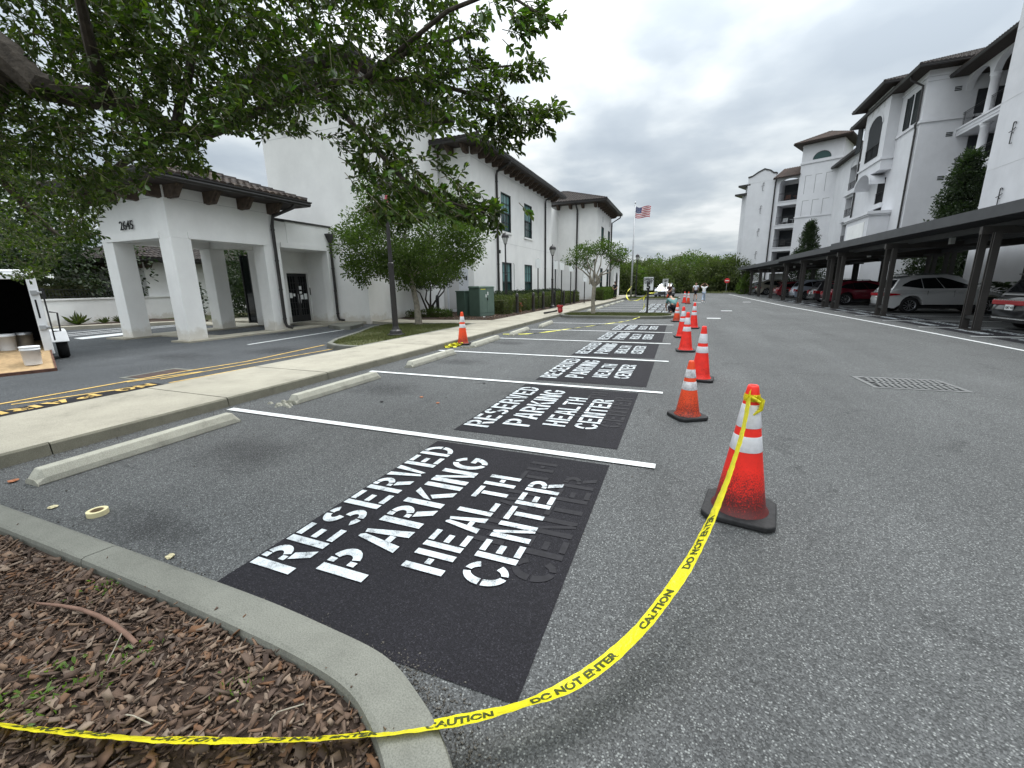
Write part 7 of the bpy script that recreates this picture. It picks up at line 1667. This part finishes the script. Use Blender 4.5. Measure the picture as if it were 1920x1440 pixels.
for r in range(9):
    for c in range(6 if r % 2 == 0 else 5):
        u = .06+(c+(.5 if r % 2 else 0))*.108; v = .055+r*.056; p = flagp(u, v); m.box(p[0]-.014, p[1]-.012, p[2]-.014, p[0]+.014, p[1]+.012, p[2]+.014)
m.build('stars', None, FG)

# ------------------------------------------------------------------ trailer, buckets, line-marking cart
T_ = thing('cargo_trailer', 'open white cargo trailer with plywood ramp door at the left edge', 'trailer', (-13.1, 4.88, 0), radians(160)); zf, zt_ = .36, 1.98; W_ = 1.95; LN = 3.0
MB().use('trailer_white').box(0, -.03, zf-.06, LN, .01, zt_).build('side_wall', None, T_); MB().use('trailer_white').box(0, W_-.01, zf-.06, LN, W_+.03, zt_).build('side_wall', None, T_); MB().use('trailer_white').box(-.02, -.05, zt_, LN, W_+.05, zt_+.10).build('roof', None, T_, bevel=.03)
MB().use('trailer_white').box(LN, -.03, zf, LN+.04, W_+.03, zt_).build('front_wall', None, T_); MB().use('plywood').box(0, 0, zf-.03, LN, W_, zf).build('floor', None, T_); MB().use('black_metal').box(0, -.02, zf-.14, LN, W_+.02, zf-.06).build('chassis', None, T_)
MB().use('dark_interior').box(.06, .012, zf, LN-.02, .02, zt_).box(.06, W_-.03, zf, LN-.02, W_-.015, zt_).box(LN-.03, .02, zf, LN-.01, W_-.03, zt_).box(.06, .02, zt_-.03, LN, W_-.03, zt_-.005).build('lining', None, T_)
j = MB().use('trailer_white').box(-.06, -.05, zf-.1, .02, .10, zt_+.02).box(-.06, W_-.1, zf-.1, .02, W_+.05, zt_+.02).box(-.06, .10, zt_-.10, .02, W_-.1, zt_+.02).build('door_frame', None, T_, bevel=.01)
for z in (.80, 1.55): MB().use('galvanised').box(-.10, -.02, z, -.06, .08, z+.10).box(-.09, -.09, z+.03, -.05, -.02, z+.07).build('latch', None, T_, bevel=.006)
MB().use('dark_interior').box(-.064, .02, 1.05, -.059, .05, 1.45).build('marker_strip', None, T_)
MB().use('black_metal').tube([(-.05, -.10, .55), (-.05, -.10, 1.7)], .014, 6).build('lock_rod', None, T_)
MB().use('black_metal').tube([(-.02, -.10, .75), (-.02, -.22, .75), (-.02, -.24, 1.15), (-.02, -.12, 1.18)], .018, 6).build('stay_bracket', None, T_)
MB().use('plywood').hexa([(-1.05, .02, .03), (0, .02, zf-.03), (0, W_-.02, zf-.03), (-1.05, W_-.02, .03)], [(-1.05, .02, .055), (0, .02, zf), (0, W_-.02, zf), (-1.05, W_-.02, .055)]).build('ramp', None, T_)
MB().use('rust').hexa([(-1.10, -.01, .0), (0, -.01, zf-.06), (0, .02, zf-.06), (-1.10, .02, .0)], [(-1.10, -.01, .065), (0, -.01, zf+.01), (0, .02, zf+.01), (-1.10, .02, .065)]).box(-1.12, 0, 0, -1.05, W_, .06).build('ramp_edge', None, T_)
m = MB().use('tyre'); m.smooth = True; m.lathe([(.18, -.09), (.27, -.10), (.30, -.07), (.30, .07), (.27, .10), (.18, .09)], 24, cap=False); m.tf(Matrix.Translation((1.45, -.22, .30)) @ Matrix.Rotation(pi/2, 4, 'X')); wl = m.build('wheel', None, T_)
m = MB().use('white_metal'); m.lathe([(.001, .03), (.18, .05), (.18, .08)], 20, cap=False); m.tf(Matrix.Translation((1.45, -.22, .30)) @ Matrix.Rotation(pi/2, 4, 'X')); m.build('rim', None, wl)
MB().use('white_metal').hexa([(1.02, -.36, .42), (1.90, -.36, .42), (1.90, -.03, .42), (1.02, -.03, .42)], [(1.14, -.34, .70), (1.78, -.34, .70), (1.78, -.03, .70), (1.14, -.03, .70)]).build('fender', None, T_, bevel=.02)
def bucket(label, x, y, z, m_='white_plastic', lid=True, s=1.0):
    b = thing('plastic_bucket', label, 'bucket', (x, y, z)); m = MB().use(m_); m.smooth = True; m.lathe([(.128*s, 0), (.13*s, .01), (.146*s, .30*s), (.155*s, .30*s), (.155*s, .325*s), (.147*s, .33*s), (.150*s, .36*s)], 28); m.build('pail', None, b)
    if lid: m = MB().use(m_); m.lathe([(.155*s, .355*s), (.158*s, .375*s), (.15*s, .385*s), (.001, .382*s)], 28); m.build('lid', None, b)
    MB().use('galvanised').tube([(-.15*s, 0, .31*s), (-.14*s, .08, .26*s), (0, .165*s, .2*s), (.14*s, .08, .26*s), (.15*s, 0, .31*s)], .003, 5).build('handle', None, b); return b
def tl(x, y, z): a = radians(160); return (-13.1+x*cos(a)-y*sin(a), 4.88+x*sin(a)+y*cos(a), z)
bucket('white lidded bucket standing on the trailer ramp', *tl(-.72, .30, .135)); bucket('open white bucket inside the dark trailer', *tl(.55, .62, .36), lid=False); bucket('grey paint-stained bucket inside the dark trailer', *tl(.75, .36, .36), 'galvanised', lid=False)
C_ = thing('line_marking_cart', 'wheeled striping cart with black hose on the trailer ramp, cut by the left edge', 'cart', tl(-1.0, 1.02, .0), radians(160)); m = MB().use('tyre'); m.smooth = True
m.lathe([(.10, -.035), (.18, -.045), (.20, -.03), (.20, .03), (.18, .045), (.10, .035)], 22, cap=False); m.tf(Matrix.Translation((0, 0, .22)) @ Matrix.Rotation(pi/2, 4, 'X')); w_ = m.build('wheel', None, C_)
m = MB().use('galvanised').lathe([(.001, .02), (.10, .03), (.10, -.03), (.001, -.02)], 16, cap=False); m.tf(Matrix.Translation((0, 0, .22)) @ Matrix.Rotation(pi/2, 4, 'X')); m.build('rim', None, w_)
MB().use('black_metal').tube([(0, .05, .22), (.1, .3, .3), (.5, .3, .5), (.9, .3, 1.0)], .016, 6).tube([(0, .05, .22), (0, .55, .22)], .016, 6).build('frame', None, C_); MB().use('rubber').tube([(.1, .2, .3), (-.05, .12, .45), (-.02, .02, .62), (.12, .1, .7), (.3, .25, .6)], .018, 8).build('hose', None, C_); MB().use('dark_interior').lathe([(.14, 0), (.14, .32)], 18, (.35, .32, .42)).build('paint_tank', None, C_)
# ------------------------------------------------------------------ people
def skinmesh(name, joints, edges, mat_, parent, sub=1):
    me = bpy.data.meshes.new(name); me.from_pydata([j[:3] for j in joints], edges, []); me.materials.append(mat(mat_)); o = bpy.data.objects.new(name, me); COL.objects.link(o); o.parent = parent
    md = o.modifiers.new('skin', 'SKIN'); md.use_smooth_shade = True; d = me.skin_vertices[0].data
    for i, j in enumerate(joints): d[i].radius = (j[3], j[4] if len(j) > 4 else j[3]); d[i].use_root = (i == 0)
    s_ = o.modifiers.new('sub', 'SUBSURF'); s_.levels = sub; s_.render_levels = sub; return o
def person(label, loc, rz, P, top, bottom, hair_long=False, shoes='sign_white', sleeves='short', legs_bare=True, scale=1.0):
    """P: dict of joint positions in metres: pelvis, chest, neck, head, shL, elL, haL, shR, elR, haR, knL, anL, knR, anR"""
    o = thing('person', label, 'person', loc, rz); o.scale = (scale,)*3; g = lambda k: P[k]
    V = Vector; hipL = V(g('pelvis'))+V((.09, 0, -.04)); hipR = V(g('pelvis'))+V((-.09, 0, -.04))
    toe = lambda a: tuple(V(a)+V((0, .15, -.05)))
    J = [(*g('pelvis'), .13, .10), (*g('chest'), .15, .10), (*g('neck'), .055), (*(V(g('neck')).lerp(V(g('head')), .5)), .055), (*g('head'), .085, .10), (*(V(g('head'))+(V(g('head'))-V(g('neck'))).normalized()*.09), .075, .085),
         (*g('shL'), .055), (*g('elL'), .042), (*g('haL'), .032), (*g('shR'), .055), (*g('elR'), .042), (*g('haR'), .032), (*hipL, .085), (*g('knL'), .058), (*g('anL'), .04), (*toe(g('anL')), .035), (*hipR, .085), (*g('knR'), .058), (*g('anR'), .04), (*toe(g('anR')), .035)]
    for s_, h in ((8, 'haL'), (11, 'haR')):
        e = V(g('el'+h[2])); d = (V(g(h))-e).normalized(); J.append((*(V(g(h))+d*.07), .03, .016))
    E = [(0, 1), (1, 2), (2, 3), (3, 4), (4, 5), (1, 6), (6, 7), (7, 8), (1, 9), (9, 10), (10, 11), (0, 12), (12, 13), (13, 14), (14, 15), (0, 16), (16, 17), (17, 18), (18, 19), (8, 20), (11, 21)]
    skinmesh('body', J, E, 'skin', o)
    for h in ('haL', 'haR'):          # five separate fingers on each hand
        e = V(g('el'+h[2])); a = V(g(h)); d = (a-e).normalized(); sd = d.cross(V((0, 1, 0))); sd = sd.normalized() if sd.length > .1 else V((1, 0, 0)); f = MB().use('skin')
        for k, ln in ((-1.5, .06), (-.5, .075), (.5, .07), (1.5, .055)): b_ = a+d*.08+sd*k*.016; f.tube([b_, b_+d*ln*.5, b_+d*ln*.8+V((0, .018, 0))], [.008, .0075, .006], 5)
        b_ = a+d*.03+sd*.03; f.tube([b_, b_+d*.03+sd*.02, b_+d*.06+sd*.022], [.010, .009, .007], 5); f.build('fingers', None, o)
    JT = [(*(V(g('pelvis'))+V((0, 0, -.02))), .155, .125), (*(V(g('pelvis')).lerp(V(g('chest')), .5)), .15, .118), (*g('chest'), .172, .125), (*(V(g('neck')).lerp(V(g('chest')), .25)), .085, .075)]
    ET = [(0, 1), (1, 2), (2, 3)]
    for s_ in 'LR':
        b_ = len(JT); tgt = V(g('sh'+s_)).lerp(V(g('el'+s_)), .75); JT += [(*g('sh'+s_), .075), (*tgt, .062)]; ET += [(2, b_), (b_, b_+1)]
        if sleeves == 'long': JT.append((*V(g('el'+s_)).lerp(V(g('ha'+s_)), .85), .045)); ET.append((b_+1, b_+2))
    skinmesh('shirt', JT, ET, top, o)
    JB = [(*V(g('pelvis')), .15, .115)]; EB = []
    for s_, hp in (('L', hipL), ('R', hipR)):
        b_ = len(JB); kn = V(g('kn'+s_)); JB += [(*hp, .105), (*hp.lerp(kn, .8), .088)]; EB += [(0, b_), (b_, b_+1)]
        if not legs_bare: JB += [(*kn, .078), (*kn.lerp(V(g('an'+s_)), .9), .066)]; EB += [(b_+1, b_+2), (b_+2, b_+3)]
    skinmesh('trousers' if not legs_bare else 'shorts', JB, EB, bottom, o)
    for s_ in 'LR':
        a = V(g('an'+s_)); MB().use(shoes).hexa([a+V((-.045, -.07, -.085)), a+V((.045, -.07, -.085)), a+V((.045, .2, -.085)), a+V((-.045, .2, -.085))], [a+V((-.04, -.06, .0)), a+V((.04, -.06, .0)), a+V((.035, .17, -.045)), a+V((-.035, .17, -.045))]).build('shoe', None, o, bevel=.015)
    hd = V(g('head')); hn = (hd-V(g('neck'))).normalized()
    hp = [(*(hd+hn*.03+V((0, -.02, 0))), .096, .105), (*(hd+hn*.10+V((0, -.01, 0))), .085, .09)]
    eh = [(0, 1)]
    if hair_long: hp.append((*(hd+V((0, -.07, -.16))), .06, .04)); eh.append((0, 2))
    skinmesh('hair', hp, eh, 'hair', o)
    # face: nose, ears, eyes, mouth
    f = hd+V((0, .098, .0)); m = MB().use('skin'); m.tube([f+V((0, -.01, .03)), f+V((0, .018, -.012))], [.008, .014], 6); m.tube([hd+V((.092, 0, .01)), hd+V((.098, -.01, -.02))], [.018, .012], 6); m.tube([hd+V((-.092, 0, .01)), hd+V((-.098, -.01, -.02))], [.018, .012], 6); m.build('nose_and_ears', None, o)
    m = MB().use('black_ink')
    for s_ in (-1, 1): m.tube([f+V((s_*.03, -.006, .03)), f+V((s_*.03, .001, .03))], [.009, .006], 8)
    m.use('hydrant_red'); m.tube([f+V((-.022, -.006, -.045)), f+V((0, -.001, -.047)), f+V((.022, -.006, -.045))], .005, 5); m.build('eyes_and_mouth', None, o)
    return o
walk = dict(pelvis=(0, 0, .95), chest=(0, .02, 1.28), neck=(0, .02, 1.47), head=(0, .04, 1.60), shL=(-.19, .02, 1.40), elL=(-.25, -.08, 1.14), haL=(-.24, .02, .93), shR=(.19, .02, 1.40), elR=(.25, .08, 1.15), haR=(.22, .24, .98), knL=(-.10, .16, .52), anL=(-.10, .10, .09), knR=(.10, .02, .50), anR=(.10, -.28, .14))
person('man walking away in pale shirt and black shorts beside the woman', (.93, 41.5, 0), 0, walk, 'shirt_white', 'shorts_black', shoes='black_ink', scale=.92)
w2 = dict(walk); w2.update(elL=(-.33, .08, 1.50), haL=(-.12, .05, 1.68), elR=(.33, .08, 1.50), haR=(.12, .05, 1.68), knR=(.09, .14, .52), anR=(.09, .16, .09), knL=(-.09, .0, .50), anL=(-.09, -.26, .13))
person('woman in white top and pale jeans walking away with hands at her head', (1.47, 37.9, 0), 0, w2, 'sign_white', 'jeans_pale', hair_long=True, legs_bare=False, scale=.86)
cr = dict(pelvis=(0, 0, .40), chest=(0, .30, .62), neck=(0, .46, .72), head=(0, .56, .74), shL=(-.18, .38, .66), elL=(-.24, .48, .40), haL=(-.16, .62, .20), shR=(.18, .38, .66), elR=(.24, .48, .40), haR=(.14, .62, .18), knL=(-.16, .34, .30), anL=(-.14, -.04, .09), knR=(.14, .36, .10), anR=(.14, -.06, .09))
person('worker in teal shirt and dark trousers crouching at the end of the grass island', (-.42, 23.6, 0), radians(20), cr, 'shirt_teal', 'shorts_black', shoes='black_ink', legs_bare=False, scale=1.12)
st = dict(walk); st.update(elL=(-.24, .1, 1.14), haL=(-.1, .26, 1.0), elR=(.24, .1, 1.14), haR=(.1, .26, 1.02), knL=(-.1, .03, .5), anL=(-.1, 0, .09), knR=(.1, .03, .5), anR=(.1, 0, .09))
person('worker in dark clothes standing beyond the crouching worker', (-1.06, 36.0, 0), 2.6, st, 'shirt_dark', 'shirt_dark', shoes='black_ink', legs_bare=False, scale=.92)
person('distant figure in dark clothes on the sidewalk near the flagpole', (-6.3, 43.0, .13), 2.9, st, 'shorts_black', 'shorts_black', shoes='black_ink', legs_bare=False, hair_long=True, scale=.95)

# grit swept against the kerbs and the foot of the sidewalk
def gritfn(kind):
    def f(rg):
        r = rg.random()
        if r < .45:
            i = rg.integers(0, len(outer)-12); p = outer[i]; return (p.x+.02+abs(rg.normal())*.07, p.y+.015+abs(rg.normal())*.06)
        if r < .9: return (-5.81+abs(rg.normal())*.07, 1.3+18*rg.random()**1.5)
        return (-5.5+6*rg.random(), 1.3+4*rg.random())
    return f
simple('grit', (.10, .092, .08), .95, var=.6, scale=60)
tag(chips('grit', gritfn(0), 3200, .0, 'grit', 9, .003, .014, .004), 'sand and small dark grit gathered along the kerbs')

def spill(rg):
    i = int(rg.integers(6, len(outer)-14)); t = .62+.5*rg.random(); p = outer[i].lerp(inner[i], t); return (p.x+rg.normal()*.02, p.y) if rg.random() < .8 else (p.x, p.y-.02)
tag(chips('bark_mulch', spill, 34, .136, 'bark_mulch', 12, .008, .026, .001), 'loose bits of bark mulch spilled on top of the near kerb')
